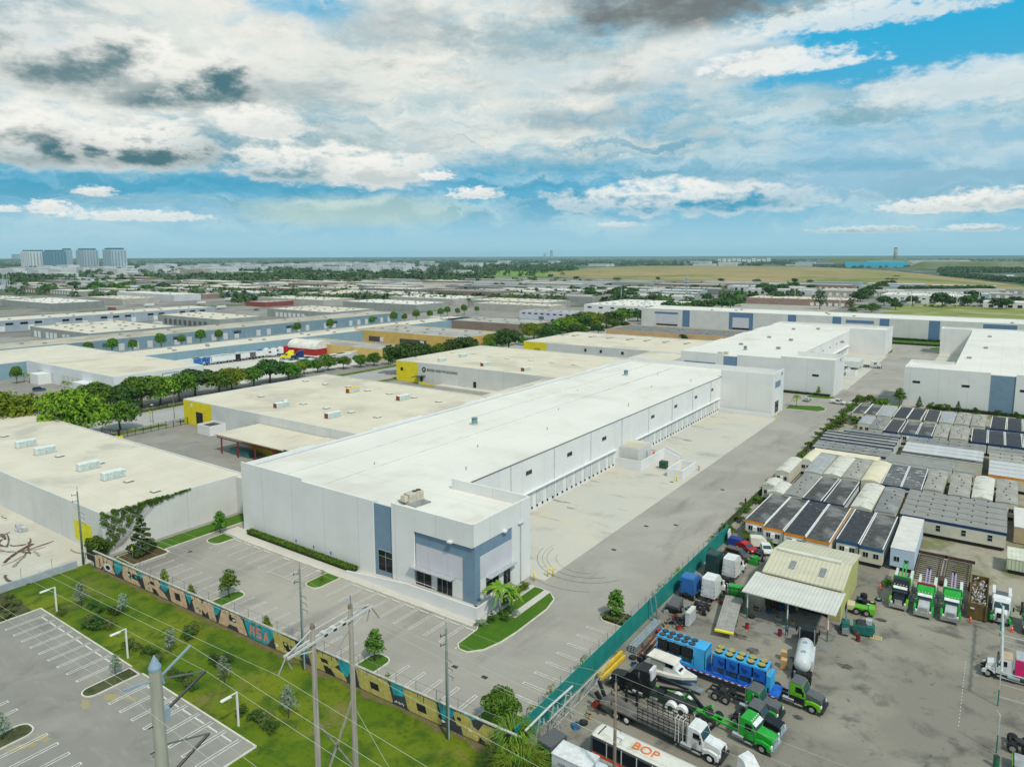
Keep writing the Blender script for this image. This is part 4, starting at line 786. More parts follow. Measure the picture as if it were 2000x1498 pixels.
p = G(1625, 521.5); W_ = PX(p.x, p.y)[2]; t = thing('incinerator_plant', 'bright turquoise industrial plant beyond the grass hill', 'plant', (p.x, p.y, -.3), math.atan2(-p.x, p.y) + .05); s = W_/FPX
MB().box(22*s, 127*s, -40, 30, 0, 9.5*s).build('turquoise_hall', M((.06, .42, .60), .6, .05, .1), t); MB().box(60*s, 122*s, -30, 30, 9.5*s, 11.5*s).build('upper_hall', M((.08, .45, .62), .6), t); MB().box(-35*s, 22*s, -30, 30, 0, 6*s).build('dark_hall', M((.10, .12, .13), .7), t)
p = G(1748, 512); W_ = PX(p.x, p.y)[2]; s = W_/FPX; t = thing('chimney', 'tall tapering grey concrete chimney stack behind the turquoise plant', 'chimney', (p.x, p.y, -.3))
MB().tube([(0, 0, 0), (0, 0, 26*s)], [3.6*s, 3.2*s], 16).build('stack', M((.30, .27, .27), .8), t, True); MB().tube([(0, 0, 26*s), (0, 0, 28*s)], [2.9*s, 2.6*s], 16).build('rim', M((.08, .08, .09), .8), t)
# condominium blocks at the right horizon
rr = random.Random(3)
for i in range(11):
    u = 1405 + i*9.6; p = G(u, 513); W_ = PX(p.x, p.y)[2]; s = W_/FPX; h = rr.uniform(6, 8.5)*s
    t = thing('apartment_block', 'white apartment block on the right horizon, %s from the left' % ORD[i], 'apartment block', (p.x, p.y, -.3), math.atan2(-p.x, p.y), 'white blocks on the horizon'); MB().box(-3.6*s, 3.6*s, -10, 10, 0, h).build('body', TW, t); MB().box(-3.2*s, 3.2*s, -10.6, -9.9, h*.2, h*.26).build('window_band', DW, t); MB().box(-3.2*s, 3.2*s, -10.6, -9.9, h*.6, h*.66).build('window_band', DW, t)
# ================================================================ VEGETATION
def leafmat(c, c2, tag_=''):
    m, N, b, pos = pbase('foliage' + tag_)
    f = N.ss(N.noise(pos, 1.3, 3, .6), .38, .62); f2 = N.ss(N.noise(pos, 9.0, 2, .6), .35, .7)
    col = N.mix(f, c, c2); col = N.mix(N.m('MULTIPLY', f2, .45), col, tuple(min(1, v*1.9) for v in c2))
    oi = N.new('ShaderNodeObjectInfo').outputs['Random']; hs = N.new('ShaderNodeHueSaturation')
    N.l.new(col, hs.inputs['Color']); N.l.new(N.m('ADD', N.m('MULTIPLY', oi, .05), .475), hs.inputs['Hue']); N.l.new(N.m('ADD', N.m('MULTIPLY', oi, .5), .75), hs.inputs['Value'])
    N.l.new(hs.outputs[0], b.inputs['Base Color']); b.inputs['Roughness'].default_value = .75; b.inputs['Specular IOR Level'].default_value = .15
    b.inputs['Subsurface Weight'].default_value = 0.0
    return m
LF_MID = leafmat((.035, .085, .010), (.085, .17, .016)); LF_LIME = leafmat((.065, .125, .008), (.165, .25, .014)); LF_DARK = leafmat((.020, .055, .012), (.050, .10, .018)); LF_GREY = leafmat((.11, .15, .10), (.21, .26, .18)); LF_OLIVE = leafmat((.05, .07, .02), (.10, .12, .03)); LF_PALM = leafmat((.06, .13, .012), (.16, .26, .02)); LF_HEDGE = leafmat((.035, .085, .006), (.09, .16, .012))
BARK = M((.16, .12, .085), .9, .3, 3); BARKG = M((.30, .27, .23), .9, .3, 3)
def crown_mesh(seed, lobes, n, s, zsq=1.0, jit=.55):
    """lobes: (x,y,z,r); n leaf clumps; s leaf size"""
    r = np.random.default_rng(seed); L = np.array(lobes, float); wt = L[:, 3]**2; wt /= wt.sum()
    k = r.choice(len(L), n, p=wt); d = r.normal(size=(n, 3)); d /= np.linalg.norm(d, axis=1)[:, None]
    d[:, 2] = np.where(d[:, 2] < -.35, -d[:, 2], d[:, 2])
    rad = L[k, 3]*(1 - .45*r.random(n)**2.2); p = L[k, :3] + d*rad[:, None]*np.array([1, 1, zsq])
    nn = d + r.normal(size=(n, 3))*jit; nn /= np.linalg.norm(nn, axis=1)[:, None]
    a = np.cross(nn, r.normal(size=(n, 3))); a /= np.linalg.norm(a, axis=1)[:, None]; b = np.cross(nn, a)
    sz = (s*(.55 + .9*r.random(n)))[:, None]; e = .62
    V = np.stack([p - a*sz, p + b*sz*e, p + a*sz, p - b*sz*e], 1).reshape(-1, 3)
    return V, n
def crown(name, seed, lobes, n, s, mat, parent, zsq=1.0):
    V, n = crown_mesh(seed, lobes, n, s, zsq); me = bpy.data.meshes.new(name)
    me.vertices.add(len(V)); me.vertices.foreach_set('co', V.ravel()); me.loops.add(4*n); me.loops.foreach_set('vertex_index', np.arange(4*n)); me.polygons.add(n); me.polygons.foreach_set('loop_start', np.arange(0, 4*n, 4)); me.polygons.foreach_set('loop_total', np.full(n, 4))
    me.update(calc_edges=True); me.validate(); me.materials.append(mat); o = bpy.data.objects.new(name, me); C.objects.link(o); o.parent = parent; return o
def lobeset(seed, R, H, z0, k=12, flat=.6, top=.5):
    r = random.Random(seed); L = [(0, 0, z0 + (H - z0)*.5, R*.55)]
    for i in range(k):
        a = i*2.399 + r.random()*.6; q = R*math.sqrt((i + .6)/k)*.72; zz = z0*.6 + (H - z0)*(.12 + .62*r.random()**.8*(1 - .5*(q/R)**2) + .12*(i % 3))*(1 if i % 2 else .8); L.append((q*math.cos(a), q*math.sin(a), zz, R*r.uniform(.30, .46)))
    return L
def trunk(parent, seed, h, r0, R, bm=BARK, limbs=5):
    r = random.Random(seed); o = MB(); o.tube([(0, 0, -.1), (.05*h*r.uniform(-1, 1), .05*h*r.uniform(-1, 1), h*.45), (0, 0, h*.8)], [r0, r0*.7, r0*.25], 7)
    for i in range(limbs):
        a = i*2.4 + r.random(); z = h*r.uniform(.3, .5); o.tube([(0, 0, z), (R*.35*math.cos(a), R*.35*math.sin(a), z + h*.18), (R*.65*math.cos(a), R*.65*math.sin(a), z + h*.34)], [r0*.5, r0*.3, r0*.12], 5)
    return o.build('trunk', bm, parent, True)
PROTO = {}
def proto(kind, mk_):
    def get(var=0):
        if (kind, var) not in PROTO: PROTO[(kind, var)] = mk_(var)
        return PROTO[(kind, var)]
    return get
def tree(kind, name, label, cat, x, y, h, var=0, rz=None, group=None, z=0, wide=1.0):
    """protos are built at height 10 and scaled; a proto's first use is the proto itself"""
    key = (kind, var); s = h/10
    rz = rz if rz is not None else (x*1.7 + y*.9) % 6.28
    if key not in PROTO:
        t = thing(name, label, cat, (x, y, z), rz); TREEK[kind](t, var); t.scale = (s*wide, s*wide, s); PROTO[key] = t
    else:
        t = copy_tree(PROTO[key], (x, y, z), rz, label, sc=(s*wide, s*wide, s)); t.name = name; t['category'] = cat
    if group: t['group'] = group
    elif 'group' in t: del t['group']
    return t
def k_broad(mat, n=3400, s=.36, R=5.4, lk=15):
    def f(t, v): trunk(t, v, 8, .32, R); crown('crown', 10 + v, lobeset(v + 5, R, 9.6, 2.0, lk), n, s, mat, t, .9)
    return f
def k_oval(mat, n=900, s=.34, R=2.9):
    def f(t, v):
        trunk(t, v, 8.5, .16, R, BARK, 4); r = random.Random(v); L = [(0, 0, 8.9, .8)] + [(R*.5*math.cos(i*2.4)*(1 - i/20), R*.5*math.sin(i*2.4)*(1 - i/20), 3.4 + i*.46, R*(.52 - i*.018)*r.uniform(.8, 1.2)) for i in range(12)]
        crown('crown', 40 + v, L, n, s, mat, t, .9)
    return f
def k_spruce(t, v):
    trunk(t, v, 9, .2, 2, BARK, 0); r = random.Random(v); L = []
    for i in range(26): a = i*2.4; q = 3.0*(1 - i/27); L.append((q*.75*math.cos(a), q*.75*math.sin(a), .9 + i*.34, .35 + q*.28))
    crown('crown', 60 + v, L, 1500, .34, LF_DARK, t, .5)
def k_casu(t, v):
    trunk(t, v, 9, .25, 4, BARK, 8); r = random.Random(v); L = []
    for i in range(60):
        a = i*2.4; q = r.uniform(.6, 4.6); z = 2.5 + r.random()*6.8; q *= max(.15, 1 - abs(z - 5)/6.5); L.append((q*math.cos(a), q*math.sin(a), z, .55))
    crown('crown', 80 + v, L, 2200, .22, LF_DARK, t, 1.5)
def k_bush(mat, n=700, s=.55, R=5):
    def f(t, v):
        crown('foliage', 90 + v, lobeset(v + 3, R, 8.5, 0, 9), n, s, mat, t, 1.0); MB().tube([(0, 0, -.1), (0, 0, 5)], [.4, .1], 5).build('stem', BARK, t)
    return f
def k_palm(mat):
    def f(t, v):
        MB().tube([(0, 0, -.1), (.2, 0, 3), (.1, .1, 7.2)], [.28, .2, .16], 8).build('trunk', BARKG, t, True); o = MB(); r = random.Random(v)
        for i in range(19):
            a = i*2.4; L = r.uniform(2.8, 3.8); el = r.uniform(.1, 1.1); prev = None
            for k in range(9):
                q = k/8; rr_ = L*q*(1 - .15*q); z = 7.2 + L*(el*q - 1.15*q*q); c = Vector((.1 + rr_*math.cos(a), .1 + rr_*math.sin(a), z)); sd = Vector((-math.sin(a), math.cos(a), 0)); wd = .45*math.sin(min(1, q*1.2 + .12)*math.pi*.9) + .03
                if prev:
                    p, pw = prev
                    for sg in (-1, 1):
                        o.quad(p, c, c + sd*sg*wd + Vector((math.cos(a)*.25, math.sin(a)*.25, -wd*.5)), p + sd*sg*pw*.55 + Vector((0, 0, -pw*.3)))
                prev = (c, wd)
        o.build('fronds', mat, t)
    return f
def k_round(t, v):
    trunk(t, v, 6, .3, 2, BARK, 3); crown('crown', 90 + v, [(0, 0, 5.6, 3.9), (1.2, .4, 6.4, 3.1), (-1.1, -.6, 4.6, 3.2), (.3, 1.2, 4.8, 3.1), (.2, -1.1, 6.2, 3.0)], 1300, .5, LF_MID, t, .95)
TREEK = dict(broad=k_broad(LF_MID), lime=k_broad(LF_LIME, 5200, .34, 6.4, 20), dark=k_broad(LF_DARK, 3000, .4), far=k_broad(LF_DARK, 520, .85), farm=k_broad(LF_MID, 520, .85), farl=k_broad(LF_OLIVE, 520, .85),
             oval=k_oval(LF_MID), ovall=k_oval(LF_LIME, 700, .34, 2.6), grey=k_oval(LF_GREY, 620, .30, 2.8), thin=k_oval(LF_LIME, 150, .34, 2.6), spruce=k_spruce, casuarina=k_casu, bush=k_bush(LF_HEDGE), dbush=k_bush(LF_DARK, 600, .6), obush=k_bush(LF_OLIVE, 500, .6), gbush=k_bush(LF_GREY, 500, .5), round=k_round, palm=k_palm(LF_PALM), fpalm=k_palm(LF_DARK))
S = 'street tree '
tree('lime', 'broad_tree', 'huge lime green spreading tree left, behind the white warehouse with creeper', 'tree', -221, 92, 17, 0, wide=.95)
tree('lime', 'broad_tree', 'lime green tree at the left picture edge, joined to the huge spreading one', 'tree', -240, 82, 16, 1, wide=.9)
tree('broad', 'broad_tree', 'round dark green tree between the huge lime green tree and the street', 'tree', -224, 106, 10.5, 0, wide=1.05)
for i, (x, y, h, v) in enumerate(((-250, 112, 13.5, 0), (-249, 119, 11.5, 1), (-251, 126.5, 13, 2), (-252, 134, 11, 0), (-251, 141, 12.5, 1), (-256, 150, 12, 2), (-252, 158, 10.5, 0), (-256, 166, 10, 1), (-254, 175, 9.5, 2), (-256, 184, 11.5, 0), (-255, 193, 9, 1), (-258, 200, 7.5, 2))):
    tree(('broad', 'dark', 'broad', 'lime')[(i*5) % 4], 'street_tree', 'street tree before the small white warehouse, %s from the left' % ORD[i], 'tree', x, y, h, v % 2, group='trees along the street', wide=.9 + .35*abs(math.sin(i*2.3)))
for i, (x, y, h) in enumerate(((-262, 207, 8), (-261, 214, 7.5), (-262, 221, 8.5), (-259, 228, 7), (-256, 236, 7.2), (-254, 243, 7.5), (-251, 250, 7))):
    tree('broad', 'street_tree', 'low bushy tree along the truck park fence, %s from the left' % ORD[i], 'tree', x, y, h, i % 3, group='low trees by the truck park fence')
tree('dark', 'broad_tree', 'very large dark green tree beside the yellow corner of the packaging warehouse', 'tree', -224, 232, 17, 0, wide=.95); tree('dark', 'broad_tree', 'dark green tree behind the very large one by the packaging warehouse', 'tree', -232, 252, 14, 1)
for i in range(17):
    y = 275 + i*12.5; tree(('broad', 'dark', 'lime')[(i*7) % 3], 'street_tree', 'dense green tree in the belt behind the packaging warehouse, %s from the front' % ORD[i], 'tree', -238 + 9*math.sin(i*2.1), y + 5*math.sin(i*4.7), 10 + 4.5*math.sin(i*1.9), i % 2, group='tree belt behind the packaging warehouse', wide=1.15)
for i, (x, y) in enumerate(((-427.5, 180.5), (-429.5, 195.6), (-426.3, 204.6), (-426.6, 218.7), (-429.0, 232.3), (-428.4, 246.3), (-430.6, 261.8), (-432, 316), (-432, 343), (-433, 385), (-433.8, 412), (-434, 426), (-435, 440), (-435, 455), (-436.7, 471), (-444, 491), (-436, 497), (-441, 511), (-437, 523))):
    tree('round', 'clipped_tree', 'clipped round tree before the very long blue building, %s from the left' % ORD[i], 'tree', x + 22 if i < 7 else x + 30, y - 2 + 2*math.sin(i*5), 8.8 + 1.3*math.sin(i*2.7), i % 2, group='clipped round trees', wide=.8)
tree('round', 'clipped_tree', 'round-headed dark tree beside the teal grey wall at the left', 'tree', -345, 122, 8, 0, wide=.7); tree('dark', 'broad_tree', 'round tree against the teal wall, at the left edge', 'tree', -362, 112, 7, 0)
tree('dbush', 'bush', 'single round dark shrub before the tan-walled building', 'shrub', -161.5, 447.9-33.5, 7, 0, wide=.8)
for i, (x, y) in enumerate(((-347, 125.5), (-343, 126), (-310, 126), (-305.5, 126))): tree('palm', 'palm_tree', 'small palm in front of the small white warehouse, %s from the left' % ORD[i], 'palm', x, y, 5, i % 2, group='small palms')
# trees of the parking lots
P = 'young tree '
tree('spruce', 'young_tree', 'dark conical tree in the mulch bed under the creeper wall', 'tree', -125.4, 61.5, 7.3, 0, z=.1, wide=1.1)
for (x, y, h, k, lab) in ((-122.4, 75.2, 4.6, 'oval', 'small slim tree on the island at the far end of the parking row'), (-97.2, 60.6, 4.8, 'oval', 'leafy young tree on the left grass island behind the mural wall'), (-65.4, 61.2, 4.6, 'oval', 'leafy young tree on the right grass island behind the mural wall'), (-44.3, 60.6, 4.6, 'broad', 'round green tree on the corner grass patch beside the teal fence'), (-44.2, 89.6, 4.6, 'oval', 'leafy young tree on the small island beside the teal fence'),
                          (-109, 56.6, 3.4, 'ovall', 'bright green sapling behind the first letters of the mural'), (-101.2, 56.6, 2.9, 'ovall', 'bright green sapling behind the mural, beside the left grass island'), (-83, 57.2, 3.0, 'ovall', 'thin leafy sapling behind the small orange mural letters'), (-59.2, 57.4, 2.8, 'thin', 'thin sapling behind the first yellow letter O'), (-50.6, 57.4, 2.5, 'thin', 'thin sapling behind the yellow letter K'), (-67.5, 57.2, 1.6, 'thin', 'tiny sapling at the edge of the right grass island'),
                          (-89.3, 72.6, 2.3, 'thin', 'bare twiggy sapling on the small island in the front parking row'), (-56.4, 289.5-5.5, 4, 'ovall', 'small light green tree before the second white warehouse'), (-29, 284.2 - 1.2, 6.5, 'oval', 'dark green tree at the corner of the right edge warehouse')):
    tree(k, 'young_tree', lab, 'tree', x, y, h, int(abs(x)) % 2, z=.1 if h > 4 else 0, wide=1.25 if k == 'oval' else 1)
for i, (x, y) in enumerate(((-41.1, 66.6), (-41.0, 74.5), (-41, 99), (-41, 105.8), (-41, 62.2))): tree('thin', 'sapling', 'yellow-green sapling against the teal fence, %s from the camera' % ORD[i], 'tree', x, y, 2.9, i % 2, group='saplings along the teal fence', wide=1.4)
tree('palm', 'palm_tree', 'bright green palm beside the terrace at the blue warehouse corner', 'palm', -58.6, 80.4, 6.3, 0, z=.1, wide=1.5); tree('palm', 'palm_tree', 'smaller palm just right of the bright green one at the terrace', 'palm', -57.6, 81.6, 4.8, 1, z=.1, wide=1.4)
tree('palm', 'palm_tree', 'slim palm on the far island beyond the loading apron', 'palm', -58.5, 259, 5.5, 1, z=.1)
for i, (x, y, h, k) in enumerate(((-60.2, 83.5, 1.3, 'bush'), (-60.0, 85.6, 1.3, 'bush'), (-60.4, 87.5, 1.3, 'bush'), (-60.4, 89.4, 1.2, 'bush'), (-59.2, 76.4, 1.2, 'gbush'), (-58.8, 78.2, 1.1, 'dbush'), (-57.3, 79.6, 1.0, 'dbush'), (-56.8, 81.5, 1.0, 'gbush'))):
    tree(k, 'shrub', '%s in the bed beside the terrace wall, %s from the front' % ({'bush': 'leafy green shrub', 'gbush': 'greyish shrub', 'dbush': 'dark low shrub'}[k], ORD[i]), 'shrub', x, y, h, i % 2, z=.1, group='terrace bed shrubs', wide=1.6)
# clipped hedge in front of the long wall
def hedge(name, label, x0, x1, y0, y1, h, n, s=.11, mat=LF_HEDGE, z=.06):
    t = thing(name, label, 'hedge', ((x0 + x1)/2, (y0 + y1)/2, z)); r = np.random.default_rng(int(abs(x0)*7)); a, b = (x1 - x0)/2, (y1 - y0)/2
    L = []
    for i in range(max(6, int(max(a, b)*2/.55))):
        q = -1 + 2*(i + .5)/max(6, int(max(a, b)*2/.55))
        for sd in (-.5, .5):
            L.append((a*q if a > b else a*sd, b*sd if a > b else b*q, h*.55, min(a, b)*.62))
    crown('foliage', 5, L, n, s, mat, t, h/(min(a, b)*2.0)); bx(-a + .15, a - .15, -b + .12, b - .12, -.05, h*.75).build('branches', M((.02, .03, .008), .9), t)
hedge('hedge', 'clipped green hedge between the sidewalk and the long white front wall', -117.5, -87.5, 77.5, 78.8, 1.15, 9000)
hedge('hedge', 'low dark hedge before the second white warehouse', -80, -52.5, 284.6, 285.6, 1.0, 1200, .22, LF_DARK)
hedge('hedge', 'thin dark hedge along the foot of the right edge warehouse', -20, 34, 282.2, 283.6, 1.2, 2500, .22, LF_DARK)
hedge('hedge', 'long dark hedge at the foot of the very long white warehouse', -62, -32, 503.5, 505.5, 1.6, 1200, .4, LF_DARK); hedge('hedge', 'second long hedge beside the far street', -62, -30, 480, 482, 1.3, 900, .4, LF_DARK)
hedge('hedge', 'hedge of low shrubs on the small island beside the teal fence', -45.6, -41.8, 88.0, 90.5, .8, 1300, .12, LF_OLIVE)
hedge('hedge', 'weedy hedge row behind the first letters of the mural', -125, -112, 55.6, 57.0, .9, 1700, .14, LF_MID)
hedge('creeper_mass', 'dark round mass of creeper at the warehouse corner by the mural', -131.6, -128.7, 54.6, 56.9, 4.4, 1800, .2, LF_MID, 0)
# creeper on the wall: leaves over an irregular patch
def creeper():
    t = thing('creeper', 'green creeper hanging over the corner of the windowless white warehouse', 'creeper', (-129.9, 57, 0)); r = np.random.default_rng(4); L = []
    def top(s): return 7.9
    for i in range(260):
        s_ = r.random(); y = 17*s_**1.35; lo = 7.9 - (7.9 - .6)*max(0, 1 - y/8.5) if y < 8.5 else 7.9 - 1.2*(1 - (y - 8.5)/9)
        z = lo + (7.9 - lo)*r.random()
        if y < 8.5 and r.random() < .25: z = lo
        L.append((.06, y, z, .42*(1 - y/26)))
    crown('foliage', 6, L, 5200, .17, LF_MID, t, 1.0); o = MB()
    for i in range(12): y = 1 + i*.9; o.tube([(.05, y*.3, 0 + i*.1), (.05, y*.7, 4 + i*.1), (.05, y, 7.6)], .03, 4)
    o.build('stems', BARK, t)
creeper()
# verge weeds along the teal fence (court side)
for i in range(26):
    y = 112 + i*6.6; tree(('bush', 'obush', 'bush')[i % 3], 'verge_bush', 'yellow-green weedy bush on top of the yard fence line, %s from the teal fence end' % ORD[i], 'shrub', -41.1 + .5*math.sin(i*2.2) - .006*(y - 112), y, 1.3 + .8*abs(math.sin(i*1.7)) + (.5 if y > 185 else 0), i % 2, group='weedy bushes along the yard fence', wide=1.2 + .5*abs(math.sin(i*2.9)))
for i, (x, y, h) in enumerate(((-40, 274, 4.5), (-36.5, 276, 4.8), (-33, 273, 4.4), (-40, 236, 3.5), (-37, 242, 3.2), (-42, 226, 2.6), (-41, 218, 2.4))): tree('bush', 'bush', 'large bright green bush at the top of the trailer yard, %s' % ('left of three', 'middle of three', 'right of three', 'leftmost lower', 'right lower', 'down the fence', 'lowest down the fence')[i], 'shrub', x, y, h, i % 2, wide=1.2)
for i, (x, y, k) in enumerate(((-22.7, 282.0, 'spruce'), (-19.5, 281.4, 'bush'), (-16.4, 281.2, 'bush'), (-14, 281, 'bush'), (-11.0, 280, 'spruce'), (-5.5, 279.8, 'dbush'), (0, 280, 'dbush'), (5.7, 279.5, 'dbush'), (12, 279.5, 'dbush'))): tree(k, 'shrub', '%s at the foot of the right edge warehouse, %s from the left' % ({'spruce': 'small dark conical tree', 'bush': 'green bush', 'dbush': 'dark spiky bush'}[k], ORD[i]), 'shrub', x, y, 2.9 if k != 'spruce' else 4.2, i % 2, group='plants before the right edge warehouse')
# lawn: grey-leaved saplings, bushes
for i, (x, y, h, lab) in enumerate(((-113.4, 45.8, 4.2, 'by the leftmost white lamp'), (-105.5, 48.3, 3.6, 'below the orange mural letters'), (-89.5, 46.7, 3.8, 'between the two left lamps, on the lawn'), (-77.5, 46.9, 3.9, 'in the middle of the lawn'), (-65.2, 47.2, 4.3, 'nearest the twin wooden poles'), (-90.2, 39.8, 3.2, 'on the upper island of the grey car park'), (-88.3, 26.5, 3.4, 'on the lower island of the grey car park'))):
    tree('grey', 'silver_tree', 'silver-grey leaved young tree ' + lab, 'tree', x, y, h, i % 2, wide=1.0)
rb = random.Random(21)
for i, (x, y, s) in enumerate(((-111.5, 46.7, 1.3), (-109.2, 46.5, 1.1), (-107.5, 44.5, 1.4), (-105.8, 45.0, 1.6), (-104.5, 43.8, 1.5), (-103.3, 45.2, 1.4), (-106.2, 43.2, 1.0), (-107, 47.6, 1.6), (-92, 51, 1.8), (-91.2, 50.2, 1.4), (-96.2, 44.3, 1.2), (-94.6, 44.5, 1.4), (-92.4, 44.8, 1.1), (-90.8, 45.2, 1.2), (-89, 44.5, 1.2), (-82, 48.8, 1.7), (-81.5, 49.6, 1.5), (-84.5, 44, 1.0), (-83.2, 44.2, 1.1), (-82, 44.5, 1.2), (-80.7, 44.1, 1.1), (-79.6, 43.9, 1), (-68, 44.8, 1.4), (-66.5, 45.0, 1.4), (-65, 44.7, 1.3), (-70.2, 44.4, 1.1), (-113, 42.9, 1.1))):
    tree(('dbush', 'dbush', 'obush')[i % 3], 'shrub', 'small dark shrub on the lawn before the mural', 'shrub', x, y, s, i % 2, group='dark shrubs on the lawn', wide=1.5)
for i in range(16):
    x = -127.6 + rb.random()*9; y = 41 - rb.random()*9; tree('obush', 'weed_clump', 'olive weed clump left of the grey car park', 'shrub', x, y, .9, i % 2, group='weed clumps beside the grey car park', wide=2)
# tall grassy bamboo-like clumps by the fence end
def tuft(name, label, x, y, R, H, n, mat=LF_HEDGE):
    t = thing(name, label, 'grass clump', (x, y, 0)); o = MB(); r = random.Random(int(x*13))
    for i in range(n):
        a = r.random()*6.28; q = R*.5*math.sqrt(r.random()); x0, y0 = q*math.cos(a), q*math.sin(a); l = r.uniform(.5, 1)*R*1.1; h = H*r.uniform(.55, 1); b = a + r.uniform(-.6, .6); w = .05 + .04*r.random(); s_ = (-math.sin(b)*w, math.cos(b)*w)
        P_ = [(x0 + l*k*.33*math.cos(b)*(.4 + .25*k), y0 + l*k*.33*math.sin(b)*(.4 + .25*k), h*(0, .6, .95, .85)[k]) for k in range(4)]
        for k in range(3):
            w0, w1 = 1 - k*.3, 1 - (k + 1)*.3; p, q2 = P_[k], P_[k + 1]; o.quad((p[0] - s_[0]*w0, p[1] - s_[1]*w0, p[2]), (p[0] + s_[0]*w0, p[1] + s_[1]*w0, p[2]), (q2[0] + s_[0]*w1, q2[1] + s_[1]*w1, q2[2]), (q2[0] - s_[0]*w1, q2[1] - s_[1]*w1, q2[2]))
    o.build('blades', mat, t); return t
tuft('grass_clump', 'dark arching grass clump at the end of the mural wall', -39.6, 54.4, 2.2, 2.3, 420, LF_DARK)
tuft('grass_clump', 'tall bright grassy clump behind the green pickup', -40.2, 57.4, 2.0, 3.6, 420, LF_PALM); tuft('grass_clump', 'bright grassy clump at the bottom edge beside the white box body', -37.2, 54.6, 2.4, 3.0, 460, LF_PALM); tuft('grass_clump', 'small bright tuft between the pickup and mural end', -38.6, 56.0, 1.6, 2.5, 300, LF_PALM)
# weeds and wild growth between trailers and yard
for i, (x, y, h) in enumerate(((-36.8, 128.6, 1.7), (-34.8, 128.6, 1.3), (-32.6, 128.4, 1.6), (-30.2, 128, 1.5), (-27.5, 127.4, 1.2), (-37.5, 131.5, 1.8), (-38.5, 137, 1.5), (-25, 127.5, 1.6), (-12.6, 124, 1.2))): tree('bush', 'weed_clump', 'wild green shrub in front of the trailers with orange stripes, %s from the left' % ORD[i], 'shrub', x, y, h, i % 2, group='wild shrubs in the truck yard', wide=1.5)
# far single trees ----------------------------------------------------------
rf = random.Random(5); nfar = 0; KN = {'far': 'dark green', 'farm': 'mid green', 'farl': 'olive green'}; fc = {}
def far_tree(x, y, h, k, wide=1.0, desc=None):
    global nfar
    u, v, w = PX(x, y, 3)
    if not (-20 < u < 2020) or w < 0: return
    nfar += 1; d = math.hypot(x, y)
    lab = '%s tree %s, %s rows of the town' % (KN[k], hpos(u), ('near', 'middle', 'far')[min(2, int((d - 400)/550))])
    tree(k, 'far_tree', desc or lab, 'tree', x, y, h, nfar % 2, group='distant trees', wide=wide, z=-.2)
for i in range(9): far_tree(-236 + 6*math.sin(i), 540 + i*22, 13, 'far', 1.3, 'dark tree in the belt left of the very long white warehouse')
for i in range(14): p = G(1150 + rf.random()*90, 588 - rf.random()*14); far_tree(p.x, p.y, 13, 'far', 1.3, 'dark tree in the clump left of the cell tower')
for (u, v, h) in ((1505, 578, 17), (1490, 570, 16), (1530, 572, 15), (1470, 585, 11), (1380, 590, 12), (1430, 592, 12), (1520, 590, 14), (1400, 598, 10), (1445, 598, 9), (1550, 566, 15)): p = G(u, v); far_tree(p.x, p.y, h, 'far', 1.2, 'dark tree standing around the low buildings right of the cell tower')
for i in range(16): u = 1675 + i*5; p = G(u, 588 - i*2.4 + 4*math.sin(i*2)); far_tree(p.x, p.y, 13, 'far', 1.3, 'dark tree lining the far street left of the white two-storey block')
for i in range(14): u = 1765 + i*12.5; p = G(u, 574 - i*.1); far_tree(p.x, p.y, 13, 'far', 1.3, 'dark tree in the row behind the white two-storey block')
for (u, v, h) in ((1726, 597, 12), (1745, 595, 8), (1840, 600, 17), (1855, 598, 12), (1782, 595, 11), (1890, 598, 14), (1900, 590, 15), (1950, 603, 13), (1965, 603, 12), (1985, 598, 12), (1749, 605, 10), (1705, 605, 8), (1915, 597, 9), (1935, 596, 9)): p = G(u, v); far_tree(p.x, p.y, h, 'far', 1.2, 'dark round tree in front of the white two-storey block area')
for (u, v, h) in ((1690, 606, 7), (1702, 610, 7), (1715, 606, 6), (1665, 612, 7), (1680, 605, 5)): p = G(u, v); tree('bush', 'bush', 'bright green bush on the field beside the red containers', 'shrub', p.x, p.y, h, 0, group='bushes beside the red containers', wide=1.5)
p = G(1601, 604); tree('casuarina', 'conical_tree', 'tall feathery grey-green pine beyond the very long white warehouse', 'tree', p.x, p.y, 19, 0, wide=1.1); p = G(1661, 606); tree('casuarina', 'conical_tree', 'narrow dark feathery pine right of the tall feathery one', 'tree', p.x, p.y, 12, 1)
for i in range(10): p = G(1070 + 30*i, 664 - i*5.5 - 4); far_tree(p.x, p.y - 4, 11 + (i % 3)*2, ('far', 'farm')[i % 2], 1.3, 'green tree behind the lavender white building')
for i in range(165):      # between the nearer rows
    x = rf.uniform(-1500, -250); y = rf.uniform(560, 1500)
    if rf.random() < .5: y = 480 + 50*int((y - 480)/50) - 4
    far_tree(x, y, rf.uniform(6, 11), rf.choice(('far', 'far', 'farm', 'farl')), rf.uniform(1, 1.5))
for i in range(34): p = G(rf.uniform(80, 460), rf.uniform(560, 574)); far_tree(p.x, p.y, rf.uniform(10, 16), rf.choice(('far', 'farm')), 1.4)
for (u, v) in ((392, 583), (370, 572), (439, 578), (448, 577), (461, 582), (533, 583), (543, 583), (580, 583), (720, 592), (737, 590), (916, 600)): p = G(u, v); tree('fpalm', 'far_palm', 'dark thin palm standing above the distant warehouse roofs', 'palm', p.x, p.y, 12, 0, group='distant palms', z=-.2)
